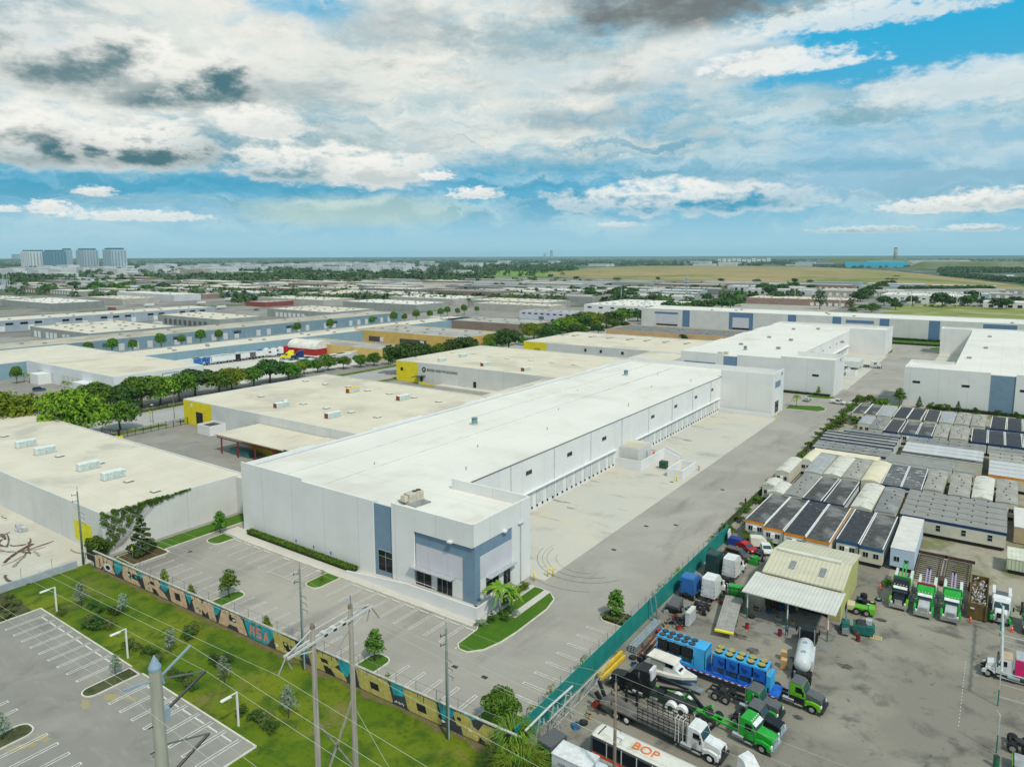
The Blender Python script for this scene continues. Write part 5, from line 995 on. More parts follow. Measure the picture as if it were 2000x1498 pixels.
# the rest of the wood and tree cover to the horizon: one mass
def blobwood(name, label, pts, mat):
    r = np.random.default_rng(9); V = []; F_ = []; b = 0
    t = thing(name, label, 'trees'); t['kind'] = 'stuff'
    n = len(pts); q = 26; P_ = np.array(pts)
    d = r.normal(size=(n, q, 3)); d /= np.linalg.norm(d, axis=2)[..., None]; d[..., 2] = np.abs(d[..., 2])
    c = P_[:, None, :3]*[1, 1, 0] + d*P_[:, None, 3:4]*np.array([1, 1, 0]) + np.stack([np.zeros((n, q)), np.zeros((n, q)), d[..., 2]*P_[:, 2:3]], 2)
    a = r.normal(size=(n, q, 3)); a /= np.linalg.norm(a, axis=2)[..., None]; bb = np.cross(a, d); bb /= np.linalg.norm(bb, axis=2)[..., None]
    s = P_[:, None, 3:4]*(.28 + .25*r.random((n, q, 1))); V = np.stack([c - a*s, c + bb*s*.7, c + a*s, c - bb*s*.7], 2).reshape(-1, 3); m_ = n*q
    me = bpy.data.meshes.new('crowns'); me.vertices.add(len(V)); me.vertices.foreach_set('co', V.ravel()); me.loops.add(4*m_); me.loops.foreach_set('vertex_index', np.arange(4*m_)); me.polygons.add(m_); me.polygons.foreach_set('loop_start', np.arange(0, 4*m_, 4)); me.polygons.foreach_set('loop_total', np.full(m_, 4)); me.update(calc_edges=True); me.materials.append(mat)
    o = bpy.data.objects.new('crowns', me); C.objects.link(o); o.parent = t; o['kind'] = 'stuff'
FW = leafmat((.025, .065, .022), (.065, .12, .035), '_far')
def woodpts(n, u0, u1, v0, v1, hmin, hmax, pw=1.0, sd=1, avoid=None):
    r = random.Random(sd); out = []
    for _ in range(n):
        u = r.uniform(u0, u1); v = v0 + (v1 - v0)*r.random()**pw; p = G(u, v); h = r.uniform(hmin, hmax); f = math.sin(p.x*.004 + 1)*math.sin(p.y*.0051 + 2)
        if f < .05 and r.random() < .85: continue
        out.append((p.x, p.y, h, h*r.uniform(.6, 1.1)))
    return out
wd = woodpts(5200, -30, 1130, 507, 529, 9, 14, 1.4, 1) + woodpts(2300, -30, 960, 529, 556, 8, 13, 1, 2) + woodpts(900, 450, 1150, 545, 592, 5.5, 8, 1, 12) + woodpts(500, 1150, 1560, 556, 592, 5, 8, 1, 15) + woodpts(450, -30, 500, 550, 582, 6, 10, 1, 13) + woodpts(700, 560, 1100, 527, 539, 9, 13, 1, 3) + woodpts(1500, 1100, 1560, 507, 519.5, 9, 14, 1, 4) + woodpts(700, 1560, 2030, 506, 511, 9, 13, 1, 5) + woodpts(260, 1600, 1960, 521, 524, 7, 10, 1, 8)
wd += [(p.x, p.y, 8, 9) for p in (G(1835 + rf.random()*200, 524 + 9*rf.random()) for _ in range(380))] + [(p.x, p.y, 7, 7) for p in (G(1840 + q*190, 535 + q*17 + 4*rf.random()) for q in (rf.random() for _ in range(420)))]
blobwood('distant_woodland', 'dark green tree cover of the distant plain reaching to the horizon', wd, FW)
MB().sheet([(q.x, q.y) for q in (G(1962, 541), G(1980, 541), G(1981, 537), G(1963, 537))], -.02).build('pond', M((.55, .62, .66), .15))['kind'] = 'structure'
# ================================================================ WALLS, FENCES, POLES
WB = math.atan2(2.7, 87); mt = thing('mural_wall', 'long block wall painted with big orange and yellow graffiti letters on teal and black', 'wall', (-127, 53.9, 0), WB)
WLEN = 88.2; MH = 2.75
MB().box(0, WLEN, 0, .22, -.1, MH).build('wall', M((.045, .05, .06), .85, .25, .5, stain=(.22, .20, .17, .8), st=(.60, .70), ssc=.5), mt)
MB().box(-.1, WLEN + .1, -.04, .26, MH, MH + .12).build('coping', M((.42, .41, .37), .85, .2, 1.2, dirt=.5), mt)
def paint(pts, m, name='painted_shape', d=.012, par=None):
    o = MB(); n = len(pts); o.add([(x, -d, z) for x, z in pts] + [(x, .0, z) for x, z in pts], [tuple(range(n))] + [(i, n + i, n + (i + 1) % n, (i + 1) % n) for i in range(n)]); return o.build(name, m, par or mt)
TQ = M((.02, .33, .38), .8, .25, 1.2, stain=(.01, .16, .2, .6), ssc=.9); ORG = M((.64, .44, .29), .8, .15, 1.5, stain=(.42, .22, .14, .6), st=(.55, .7), ssc=.9, joint=((2, .21, .012),), dirt=.75)
YBR = M((.50, .42, .12), .8, .15, 1.5, stain=(.20, .14, .05, .6), st=(.60, .74), ssc=.9, joint=((2, .21, .02), (0, .42, .015)), dirt=.5); INK = M((.015, .018, .022), .8, .3, 2); WHT = M((.7, .7, .68), .8, .1)
for s in ([(6.6, 2.7), (9.6, 2.7), (9.2, 1.6), (7.8, .5), (7.2, .6)], [(13.9, 2.7), (16.2, 2.7), (14.9, 1.5)], [(20.6, 2.7), (23.6, 2.7), (22.0, 1.2), (20.8, 1.6)], [(27.2, 2.7), (29.4, 2.7), (28.4, .9)], [(34.2, 2.7), (36.6, 2.7), (35.0, .9)],
          [(41.6, 2.7), (49.6, 2.7), (48.2, 1.8), (46.6, .1), (42.6, .1)], [(53.2, 2.6), (55.6, 2.6), (55.2, 1.4), (53.4, .8)], [(60.6, 2.7), (64.6, 2.7), (63.2, 2.0), (62.2, .7), (61.2, 1.2)], [(69.6, 2.7), (73.0, 2.6), (71.6, 1.5), (70.2, 1.2)], [(77.0, 2.7), (79.8, 2.5), (78.6, 1.2), (77.6, .9)], [(80, 2.7), (82.4, 2.7), (81.4, 2.2)], [(85.2, 2.7), (86.2, 2.7), (86.0, 1.9), (87.6, 1.2), (86.2, .3), (85.0, 1.2)]):
    paint(s, TQ, d=.006)
def blk(s0, s1, skew=.35, top=2.62, bot=.08): return [(s0, top*.98), (s0 + .25, top), (s1 - .35, top), (s1 - .1, top*.95), (s1 + skew, bot + .15), (s1 + skew - .2, bot), (s0 + skew + .4, bot), (s0 + skew + .05, bot + .2)]
def letter(poly, m, counters, nm='painted_letter'):
    L_ = paint(poly, m, nm, .012)
    for c in counters: paint(c, INK, 'counter', .018, L_)
def rc(a, b, z0, z1, sk=.12): return [(a - sk, z1), (b - sk, z1), (b + sk, z0), (a + sk, z0)]
letter([(.5, 2.2), (2.2, 2.6), (4.5, 2.5), (6.5, 2.5), (6.2, 1.2), (7.0, .25), (4.6, .1), (3.2, 1.0), (2.2, .1), (.6, .1)], ORG, [rc(1.9, 2.2, .5, 1.9), rc(3.2, 3.5, 1.4, 2.3), rc(4.4, 4.7, .7, 2.0)])
paint([(3.2, .9), (4.0, 1.6), (5.4, 1.6), (6.0, .9), (5.2, .3), (3.8, .3)], WHT, d=.02); paint([(3.9, .9), (4.3, 1.3), (5.2, 1.3), (5.5, .9), (5.0, .55), (4.2, .55)], INK, d=.024)
letter([(9.6, 2.45), (10.2, 2.62), (13.6, 2.62), (13.9, 1.9), (12.4, 1.85), (12.3, .95), (13.9, .95), (14.8, .3), (14.6, .1), (10.0, .1), (9.3, .6)], ORG, [rc(11.2, 12.0, .8, 1.95), rc(12.0, 13.4, 1.3, 1.5)])      # C
letter([(15.3, 2.4), (15.9, 2.62), (20.0, 2.62), (20.7, 2.1), (20.2, 1.35), (21.2, 1.1), (22.6, .1), (20.2, .1), (19.2, .9), (18.2, .1), (16.2, .1)], ORG, [rc(17.7, 18.9, 1.45, 1.95), rc(18.4, 19.3, .08, .9, .3)])    # R
letter(blk(22.9, 27.3, .5), ORG, [rc(24.6, 26.0, .75, 1.85)])                                                                          # O
letter([(28.8, 2.55), (31.2, 2.62), (31.7, 1.9), (32.3, 2.62), (34.3, 2.6), (35.1, .1), (33.4, .1), (33.0, 1.1), (32.4, .5), (31.6, 1.1), (31.5, .1), (29.8, .1)], ORG, [rc(32.0, 32.2, .08, .7, .05)])   # M
letter([(35.6, .1), (36.4, 2.3), (37.0, 2.62), (40.4, 2.62), (41.3, 2.2), (42.3, .1), (40.4, .1), (40.0, .7), (38.2, .7), (37.6, .1)], ORG, [rc(38.2, 39.7, 1.3, 1.95)])   # A
SAL = M((.60, .26, .20), .8, .15, 2, dirt=.3)
for a in ((42.9, 'H'), (44.3, 'S'), (45.8, 'A')):
    s = a[0]; q = {'H': [(0, 2.1), (.35, 2.1), (.35, 1.5), (.75, 1.5), (.75, 2.1), (1.1, 2.1), (1.1, .6), (.75, .6), (.75, 1.15), (.35, 1.15), (.35, .6), (0, .6)], 'S': [(0, 2.1), (1.2, 2.1), (1.2, 1.75), (.4, 1.75), (.4, 1.5), (1.2, 1.4), (1.2, .5), (0, .5), (0, .85), (.8, .85), (.8, 1.1), (0, 1.2)], 'A': [(0, .5), (.45, 2.0), (.85, 2.0), (1.3, .5), (.95, .5), (.85, .9), (.45, .9), (.35, .5)]}[a[1]]
    paint([(s - .07 + x*1.08, z*1.06 - .06) for x, z in q], INK, d=.016); paint([(s + x, z) for x, z in q], SAL, 'painted_letter', .022)
letter([(47.9, 2.5), (48.4, 2.62), (52.4, 2.5), (53.0, 1.6), (53.9, .1), (48.5, .1)], YBR, [rc(50.1, 51.2, 1.0, 1.75), rc(50.6, 52.4, .55, 1.0)])      # L
letter([(54.8, 2.5), (60.2, 2.62), (60.9, 2.0), (60.0, 1.35), (61.6, 1.0), (62.2, .1), (60.2, .1), (59.2, 1.0), (58.2, .1), (55.6, .1), (55.2, 1.2)], YBR, [rc(57.5, 58.8, 1.35, 1.85), [(57.9, 1.0), (58.7, 1.0), (59.7, .4), (59.9, .08), (58.3, .08)]])   # R
letter(blk(63.8, 69.4, .6), YBR, [rc(66.3, 67.7, .75, 1.6)]); letter(blk(71.7, 76.9, .6), YBR, [rc(73.8, 75.2, .6, 1.5)])                 # O O
letter([(79.2, 2.3), (79.6, 2.62), (81.6, 2.55), (82.0, 1.7), (82.7, 1.45), (83.4, 2.5), (84.8, 2.5), (84.9, 1.7), (84.2, 1.2), (85.8, .3), (85.7, .1), (84.0, .1), (83.0, .8), (82.6, .1), (80.6, .1), (80.3, 1.0), (79.7, 1.0)], YBR, [[(82.8, .75), (83.6, .5), (83.9, .08), (82.9, .08)]])   # K
rp = random.Random(2)
o = MB()
for k in range(150):
    a = rp.uniform(.5, 86); w = rp.uniform(.03, .12); L_ = rp.uniform(.15, 1.0)*rp.random(); o.box(a, a + w, -.021, -.012, MH - .12 - L_, MH - .05)
o.build('paint_drips', M((.07, .065, .05), .9, .4, 2), mt)
for k in range(30):
    a = rp.uniform(1, 84); a = a + 6 if 41 < a < 48 else a; z = rp.uniform(.3, 2.2); P_ = [(a + rp.uniform(.1, .5)*math.cos(q*1.05), z + rp.uniform(.06, .28)*math.sin(q*1.05)) for q in range(6)]; paint(P_, (TQ, INK, WHT, M((.62, .50, .16), .8), M((.05, .12, .3), .8))[k % 5], 'painted_fleck', .025 + .0003*k)
for k in range(7): paint([(70.3 + .22*k, .45), (70.38 + .22*k, .55 + .12*(k % 2)), (70.46 + .22*k, .45), (70.38 + .22*k, .22 + .08*(k % 3))], WHT, 'small_tag', .02)
LINKM = M((.25, .27, .26), .5, .1, 3, metal=.4)
def linkfence(name, label, p, q, h0, h1, step=3.0, rails=True, mesh=None, m=LINKM, cat='fence', wires=0):
    p = Vector(p); q = Vector(q); d = q - p; L_ = d.length; t = thing(name, label, cat, (p.x, p.y, 0), math.atan2(d.y, d.x)); n = max(1, int(round(L_/step)))
    for i in range(n + 1): MB().tube([(L_*i/n, 0, h0), (L_*i/n, 0, h1)], .035, 6).build('post', m, t)
    if rails: MB().tube([(0, 0, h1 - .03), (L_, 0, h1 - .03)], .025, 5).build('rail', m, t)
    if mesh:
        o = MB(); s = mesh
        k = -int((h1 - h0)/s)
        while k*s < L_:
            for sg in (1, -1):
                xa, xb = k*s, k*s + (h1 - h0); za, zb = (h0, h1) if sg > 0 else (h1, h0)
                f0 = max(0, -xa)/(xb - xa); f1 = min(1, (L_ - xa)/(xb - xa))
                if f1 > f0: o.bar((xa + (xb - xa)*f0, .01*sg, za + (zb - za)*f0), (xa + (xb - xa)*f1, .01*sg, za + (zb - za)*f1), .008)
            k += 1
        o.build('mesh', m, t)
    return t
linkfence('chain_link_fence', 'thin wire fence standing on top of the painted mural wall', (-122, 54.4), (-41, 56.7), 2.6, 4.1, 3.1)
t = thing('yard_fence', 'teal green solid yard fence running beside the light grey court', 'fence', (0, 0, 0)); TF = M((.012, .22, .20), .6, .12, .6, joint=((1, 2.4, .03),), dirt=.25)
o = MB(); o.box(-40.3, -40.2, 57.6, 128.5, -.1, 2.75); o.build('panel', TF, t)
for i in range(30): MB().tube([(-40.42, 57.8 + 2.42*i, 0), (-40.42, 57.8 + 2.42*i, 3.6)], .04, 6).build('post', LINKM, t)
MB().tube([(-40.42, 57.8, 3.55), (-40.42, 128, 3.55)], .025, 5).build('top_rail', LINKM, t)
o = MB(); o.box(-42.0, -41.95, 128.5, 282, -.1, 1.7); g_ = o.build('mesh_panel', M((.05, .09, .03), .9, .4, 1), thing('yard_fence', 'dark green weedy fence between the court and the trailer yard', 'fence'))
for i in range(40): MB().tube([(-42.08, 129 + 3.9*i, 0), (-42.08, 129 + 3.9*i, 2.0)], .04, 5).build('post', LINKM, g_.parent)
t = thing('low_wall', 'low grey concrete wall along the left edge of the lawn', 'wall'); o = MB(); o.box(-129.3, -128.9, -20, 52, -.1, 1.2); o.build('wall', M((.36, .40, .44), .8, .1, .5), t)
for i in range(8): MB().tube([(-129.1, 16 + 4.6*i, 1.2), (-129.1, 16 + 4.6*i, 3.0)], .035, 5).build('post', LINKM, t)
BF = M((.02, .02, .022), .5)
def railfence(label, p, q, h, step, name='railing'):
    p = Vector(p); q = Vector(q); d = q - p; L_ = d.length; t = thing(name, label, 'fence', (p.x, p.y, 0), math.atan2(d.y, d.x)); n = int(L_/step)
    for i in range(n + 1): MB().box(L_*i/n - .06, L_*i/n + .06, -.06, .06, 0, h).build('post', BF, t)
    o = MB(); o.box(0, L_, -.03, .03, h - .12, h - .04); o.box(0, L_, -.03, .03, .12, .2); o.build('rail', BF, t); o = MB(); k = 0
    while k*.35 < L_: o.box(k*.35, k*.35 + .03, -.015, .015, .15, h - .08); k += 1
    o.build('pickets', BF, t)
railfence('black metal fence and sliding gate across the grey yard entrance beside the yellow corner', (-222, 99.5), (-213.2, 100.4), 2.3, 4); railfence('black metal fence along the street verge up to the yellow corner', (-213.2, 100.4), (-214, 122.3), 2.2, 2.4)
railfence('black railing with hedge under the street trees', (-243.5, 108), (-243.5, 150), 2, 3); linkfence('chain_link_fence', 'chain-link fence with green strip beside the truck park street corner', (-243.2, 222), (-243.2, 272), 0, 2.4, 3, mesh=.6)
t = thing('gate_post', 'black gate pillar with yellow concrete blocks at the grey yard entrance', 'gate post', (-213.2, 100.3, 0)); bx(-.25, .25, -.25, .25, 0, 2.8).build('post', BF, t); bx(-1.2, 1.2, -.6, .6, 0, .8).build('block', YELL, t)
# utility poles ----------------------------------------------------------
WOOD = M((.20, .17, .125), .9, .25, 1.5, squash=(3, 3, .25)); WOODG = M((.25, .235, .195), .9, .22, 1.5, squash=(4, 4, .2), stain=(.12, .10, .08, .7), st=(.56, .7), ssc=1.2); GPOLE = M((.16, .20, .17), .8, .2, 1.5, squash=(3, 3, .2)); GALV = M((.30, .36, .40), .45, .1, 2, metal=.5); INS = M((.035, .035, .04), .5)
def wpole(label, x, y, h, lower=True, mat=GPOLE, arms=True):
    t = thing('utility_pole', label, 'utility pole', (x, y, 0), 0, 'wooden utility poles'); MB().tube([(0, 0, -.1), (0, 0, h*.55), (0, 0, h)], [.19, .16, .12], 10).build('pole', mat, t, True)
    MB().tube([(0, 0, h), (0, 0, h + .9)], .04, 6).build('pole_top_pin', GALV, t)
    if lower: MB().tube([(.2, -.02, 0), (.2, -.02, h*.62)], .09, 6).build('conduit', M((.30, .34, .36), .6), t)
    if arms:
        for k, z in enumerate((h - .6, h - 1.7)): MB().tube([(0, 0, z), (0, -.9, z + .15)], .045, 6).build('crossarm', INS, t); MB().tube([(0, -.9, z + .05), (0, -.9, z + .4)], [.07, .04], 6).build('insulator', INS, t)
        for k in range(3): MB().tube([(0, .08, h - 3.6 - k*.9), (.35, .45 + .15*k, h - 4.0 - k), (.15, .75, h - 4.4 - k)], .03, 5).build('bracket', INS, t)
    return t
wpole('green-grey wooden pole rising in front of the painted letter L', -71.8, 54.7, 13.7); wpole('green-grey wooden pole rising between the yellow letters O and K', -47.6, 55.1, 13.0); wpole('tall thin wooden pole at the creeper corner, before the yellow patch', -129.4, 53.2, 13.2, False); wpole('slender wooden pole in the truck yard beside the orange-lettered bus', -27.3, 55.6, 13.8, False, WOOD)
o = MB(); [o.tube([(-.18 - .3*math.sin(k), .1*math.cos(k*3), .3 + k*.55), (.2, .15, .9 + k*.5)], .18, 5) for k in range(8)]
hx, ya, yb, zt = -36.2, 28.4, 31.7, 28.9
t = thing('transmission_frame', 'twin weathered wooden poles joined by white crossarms, standing on the lawn', 'utility pole', (hx, 0, 0))
for y in (ya, yb): MB().tube([(0, y, -.1), (0, y, 14), (0, y, zt)], [.27, .23, .165], 12).build('pole', WOODG, t, True)
for y in (ya, yb): MB().tube([(0, y, zt), (0, y, zt + .25)], [.18, .16], 10).build('pole_cap', WOOD, t)
MB().tube([(0, yb + .05, zt), (0, yb + .05, zt + .9)], .04).build('finial', GALV, t)
LG = M((.60, .60, .58), .5, .1, 2, metal=.3)
MB().bar((-.2, 26.2, 27.85), (-.2, 33.6, 28.25), .1, .16).build('crossarm', LG, t); MB().bar((.2, 26.2, 27.85), (.2, 33.6, 28.25), .1, .16).build('crossarm', LG, t)
for a, b in (((0, 26.2, 27.9), (0, ya, 28.85)), ((0, 33.6, 28.3), (0, yb, 28.9)), ((0, ya, 28.7), (0, yb, 28.8)), ((.1, 26.3, 27.9), (.1, ya, 27.3)), ((.1, 33.5, 28.2), (.1, yb, 27.5))): MB().bar(a, b, .06).build('brace', LG, t)
MB().bar((0, ya, 16.5), (0, yb, 22.2), .12).build('cross_brace', WOODG, t); MB().bar((0, ya, 22.2), (0, yb, 16.5), .12).build('cross_brace', WOODG, t)
tips = []
for y, z, dy, dz in ((26.2, 27.85, -.6, -.9), (26.2, 27.85, .45, -1.0), (yb - .2, 27.3, -1.35, -1.2), (33.6, 28.2, -.4, -1.0), (33.6, 28.2, .8, -1.2)):
    MB().tube([(0, y, z), (0, y + dy, z + dz)], .05, 6).build('insulator', M((.30, .29, .28), .5), t)
for y in (29.3, 30.1, 30.9): MB().box(-.25, .25, y - .15, y + .15, 27.95, 28.2).build('clamp', LG, t)
px_, py_ = -34.1, 16.9; zt2 = 32.6
t = thing('concrete_pole', 'thick grey concrete transmission pole with a pale blue conical cap, bottom left', 'utility pole', (px_, py_, 0))
CB = M((.24, .34, .42), .5, .08, 1)
MB().tube([(0, 0, -.1), (0, 0, 16), (0, 0, zt2)], [.52, .42, .29], 20).build('pole', M((.23, .235, .19), .75, .15, 1, squash=(3, 3, .2), stain=(.20, .20, .16, .6), ssc=.7), t, True)
MB().tube([(0, 0, zt2 - .02), (0, 0, zt2 + .12), (0, 0, zt2 + .75)], [.31, .31, .02], 20).build('cap', CB, t)
MB().bar((0, .25, zt2 - .55), (0, 1.95, zt2 + .35), .09).build('bracket_arm', CB, t); MB().bar((0, -.25, zt2 - .55), (0, -1.6, zt2 - .35), .1).build('bracket_arm', CB, t); MB().bar((0, .25, zt2 - .3), (0, .4, zt2 - 1.0), .1).build('bracket_plate', CB, t)
for z in (zt2 - .55, zt2 - 4.2):
    MB().tube([(0, .3, z - .15), (0, 2.7, z - .95)], .05, 8).build('strut', M((.12, .13, .12), .6), t); MB().tube([(0, .35, z - 2.0), (0, 2.65, z - .95)], .085, 10).build('insulator', M((.03, .03, .03), .4), t); bx(-.15, .15, .25, .55, z - 2.5, z - 1.8).build('bracket', CB, t)
for k in range(6): MB().tube([(0, -.3, zt2 - 3 - k*1.4), (0, -.55, zt2 - 3 - k*1.4)], .03, 5).build('step_bolt', INS, t)
# overhead wires ------------------------------------------------------------
WIRE = M((.42, .44, .36), .5, .05)
def wire(label, a, b, sag, r=.014, n=16):
    a = Vector(a); b = Vector(b); P_ = []
    for i in range(n + 1):
        q = i/n; p = a.lerp(b, q); p.z -= sag*4*q*(1 - q); P_.append(p)
    o = MB().tube(P_, r, 4).build('power_line', WIRE); tag(o, label, 'power line', 'overhead power lines')
for k, (y, z) in enumerate(((25.6, 26.95), (30.15, 26.1), (33.2, 27.2), (34.4, 27.0))):
    nm = ORD[k]; wire('overhead wire running left from the twin wooden poles, %s from the near side' % nm, (hx, y, z), (hx - 150, y, z - 1), 1.8); wire('overhead wire running right from the twin wooden poles, %s from the near side' % nm, (hx, y, z), (hx + 120, y, z - 1), 1.6)
for k, (y, z) in enumerate(((18.85, zt2 + .33), (15.3, zt2 - .4), (19.6, zt2 - 1.5), (19.6, zt2 - 5.1))):
    wire('overhead wire running left from the concrete pole, %s from the top' % ORD[k], (px_, y, z), (px_ - 150, y, z - 1), 1.5, .012); wire('overhead wire running right from the concrete pole, %s from the top' % ORD[k], (px_, y, z), (px_ + 120, y, z - 1), 1.4, .012)
xs = [(-129.4, 53.2, 13.2, 'from the creeper corner pole'), (-71.8, 54.7, 13.7, 'from the pole at letter L'), (-47.6, 55.1, 13.0, 'from the pole between the letters O and K'), (-27.3, 55.6, 13.8, 'from the yard pole')]
for i in range(3):
    for dz, dy, nn in ((.9, 0, 'topmost'), (-.3, -.9, 'second'), (-1.4, -.9, 'third'), (-4.6, .3, 'lowest')): wire('%s wire running right %s' % (nn, xs[i][3]), (xs[i][0], xs[i][1] + dy, xs[i][2] + dz), (xs[i + 1][0], xs[i + 1][1] + dy, xs[i + 1][2] + dz), .7 if i else 1.6, .012)
for dz, dy, nn in ((.9, 0, 'topmost'), (-.3, -.9, 'second'), (-1.4, -.9, 'third')): wire('%s wire running right from the yard pole' % nn, (-27.3, 55.6 + dy, 13.8 + dz), (45, 58 + dy, 13.5 + dz), 1.2, .012)
for k, (a, b) in enumerate((((hx, yb, 21.5), (hx + 9, yb + 6, 0)), ((hx, yb, 21.5), (hx - 14, yb + 4, 0)), ((hx, ya, 17.5), (hx + 5, ya + 2, 0)))): wire('guy wire slanting from the twin wooden poles to the lawn, %s' % ('right', 'left', 'nearest')[k], a, b, 0, .018)
# white lamps of the grey car park
LW = M((.74, .74, .72), .5, .05)
for k, (x, y) in enumerate(((-114.4, 42.8), (-93.3, 42.8), (-68.7, 43.0))):
    if k == 0:
        L0 = thing('car_park_lamp', 'white square lamp post on the lawn edge, leftmost of three', 'lamp', (x, y, 0), 0, 'white car park lamps'); MB().box(-.09, .09, -.09, .09, -.05, 4.2).build('post', LW, L0); MB().box(-.06, .06, -1.0, .05, 4.1, 4.2).build('arm', LW, L0); hd = MB().box(-.2, .2, -2.0, -.7, 4.02, 4.16, .03, .1).build('lamp_head', LW, L0)
    else: copy_tree(L0, (x, y, 0), 0, 'white square lamp post on the lawn edge, %s of three' % ('', 'middle', 'rightmost')[k])
for (x, y, s, lab) in ((-254, 146, 8, 'white street lamp pole among the street trees'), (-224.3, 116.5, 6, 'thin pole at the yard entrance by the street'), (-224.5, 123.8, 9.5, 'thin pale pole beside the yellow corner')):
    t = thing('street_pole', lab, 'pole', (x, y, 0)); MB().tube([(0, 0, 0), (0, 0, s)], [.12, .08], 8).build('pole', LW if 'white' in lab else WOOD, t); MB().box(-.2, .2, -.5, .3, s, s + .2).build('lamp_head', LW, t)
for i, (x, y) in enumerate(((-103.5, 79.0 - .6), (-98.6, 78.4), (-94.0, 78.4))):
    t = thing('parking_sign', 'small blue parking sign on a post before the white wall, %s from the left' % ORD[i], 'sign', (x, y, 0), 0, 'blue parking signs'); MB().tube([(0, 0, 0), (0, 0, 2.0)], .03, 6).build('post', LINKM, t); bx(-.17, .17, -.05, -.02, 1.6, 2.05).build('sign_plate', M((.02, .12, .35), .5), t)
t = thing('diamond_sign', 'yellow diamond road sign beside the mulch bed', 'sign', (-123, 58.6, 0)); MB().tube([(0, 0, 0), (0, 0, 2.4)], .04, 6).build('post', LINKM, t); MB().prof([(0, 2.1), (.4, 2.5), (0, 2.9), (-.4, 2.5)], -.05, -.02).build('sign_plate', M((.75, .65, .02), .5), t)
t = thing('diamond_sign', 'yellow-green diamond road sign on the street verge', 'sign', (-225.9, 116.5, 0)); MB().tube([(0, 0, 0), (0, 0, 2.6)], .05, 6).build('post', LINKM, t); MB().prof([(0, 2.4), (.9, 3.3), (0, 4.2), (-.9, 3.3)], -.05, -.02).build('sign_plate', M((.65, .75, .02), .5), t)
t = thing('cell_tower', 'tall grey cell phone mast with antenna rings among distant trees', 'mast', (-318.9, 822, 0)); MB().tube([(0, 0, 0), (0, 0, 29)], [.9, .5], 10).build('mast', M((.35, .36, .38), .6), t)
for z in (19, 23, 27): 
    o = MB(); [o.box(2.6*math.cos(a) - .3, 2.6*math.cos(a) + .3, 2.6*math.sin(a) - .3, 2.6*math.sin(a) + .3, z - 1.2, z + 1.2) for a in [k*2.094/2 for k in range(6)]]; o.tube([(0, 0, z - .2), (0, 0, z + .2)], 2.6, 12); o.build('antenna_ring', M((.45, .46, .48), .6), t)
for i, (u, v, h) in enumerate(((1078, 584, 13), (848, 592, 14), (1213, 590, 17), (1295, 582, 15), (1270, 575, 12), (1716, 590, 15), (1779, 596, 18), (1868, 600, 16), (1911, 596, 16), (1552, 590, 14), (1423, 572, 12), (1164, 524, 34), (1168, 524, 34), (1100, 527, 30), (936, 536, 30), (941, 536, 30), (825, 530, 24), (832, 530, 24), (691, 531, 26), (697, 531, 26), (7, 568, 33), (16, 568, 30), (10, 568, 27), (20, 568, 27), (308, 583, 12), (266, 578, 10), (324, 580, 11), (1640, 600, 13))):
    p = G(u, v); t = thing('distant_pole', 'pale distant pole, %s from the left along the far streets' % ORD[sorted([1078, 848, 1213, 1295, 1270, 1716, 1779, 1868, 1911, 1552, 1423, 1164, 1168, 1100, 936, 941, 825, 832, 691, 697, 7, 16, 10, 20, 308, 266, 324, 1640]).index(u)], 'pole', (p.x, p.y, -.3), 0, 'distant poles'); MB().tube([(0, 0, 0), (0, 0, h)], [.45, .3], 6).build('pole', M((.55, .55, .53), .7), t)
# right-hand yard fence and sliding gate ------------------------------------------------
WP = M((.55, .57, .55), .5, .1, 2, metal=.3); GP = M((.02, .20, .15), .5)
t = thing('mesh_fence', 'tall chain-link fence with white posts and rolled top at the right edge', 'fence', (2.6, 0, 0))
for y in (87.2, 97.0, 107, 116):
    MB().tube([(0, y, 0), (0, y, 2.1)], .07, 8).build('post', GP, t); MB().tube([(0, y, 2.1), (0, y, 4.4), (-.3, y, 4.8)], .07, 8).build('post', WP, t)
MB().tube([(.1, 97 + .8*k, 4.3 + .12*math.sin(k*2.2)) for k in range(25)], .14, 6).build('rolled_wire', WP, t)
o = MB(); [o.tube([(0, y, 4.3), (34, y + .5, 4.3)], .06, 6) for y in (97, 107)]; [o.tube([(0, y, z), (34, y, z)], .02, 4) for y in (97, 107) for z in (1.2, 2.8, 3.6)]; [o.tube([(x, y, 0), (x, y, 4.3)], .05, 6) for y in (97, 107) for x in (6, 12, 18, 24)]; o.build('gate_frame', WP, t)
t = thing('sliding_gate', 'galvanised lattice sliding gate with diagonal bars at the bottom of the truck yard', 'gate', (0, 0, 0))
o = MB(); xg = -37.2; ya_, yb_ = 59.5, 74
for z in (.5, 3.6): o.bar((xg - (3.6 - z)*.4, ya_, z), (xg - (3.6 - z)*.4, yb_, z), .07)
for k in range(9):
    a = ya_ + (yb_ - ya_)*k/8; o.bar((xg - 1.24, a, .5), (xg, a, 3.6), .05)
    if k < 8: b = a + (yb_ - ya_)/8; o.bar((xg - 1.24, a if k % 2 else b, .5), (xg, b if k % 2 else a, 3.6), .045)
o.build('gate_frame', LG, t)
o = MB(); o.tube([(-38.8, 57.5, 3.1), (-38.6, 62.5, 3.4), (-38.5, 67, 3.3)], .13, 8); tag(o.build('coiled_wire', LG), 'thick rolled wire lying along the top of the sliding gate', 'wire roll')
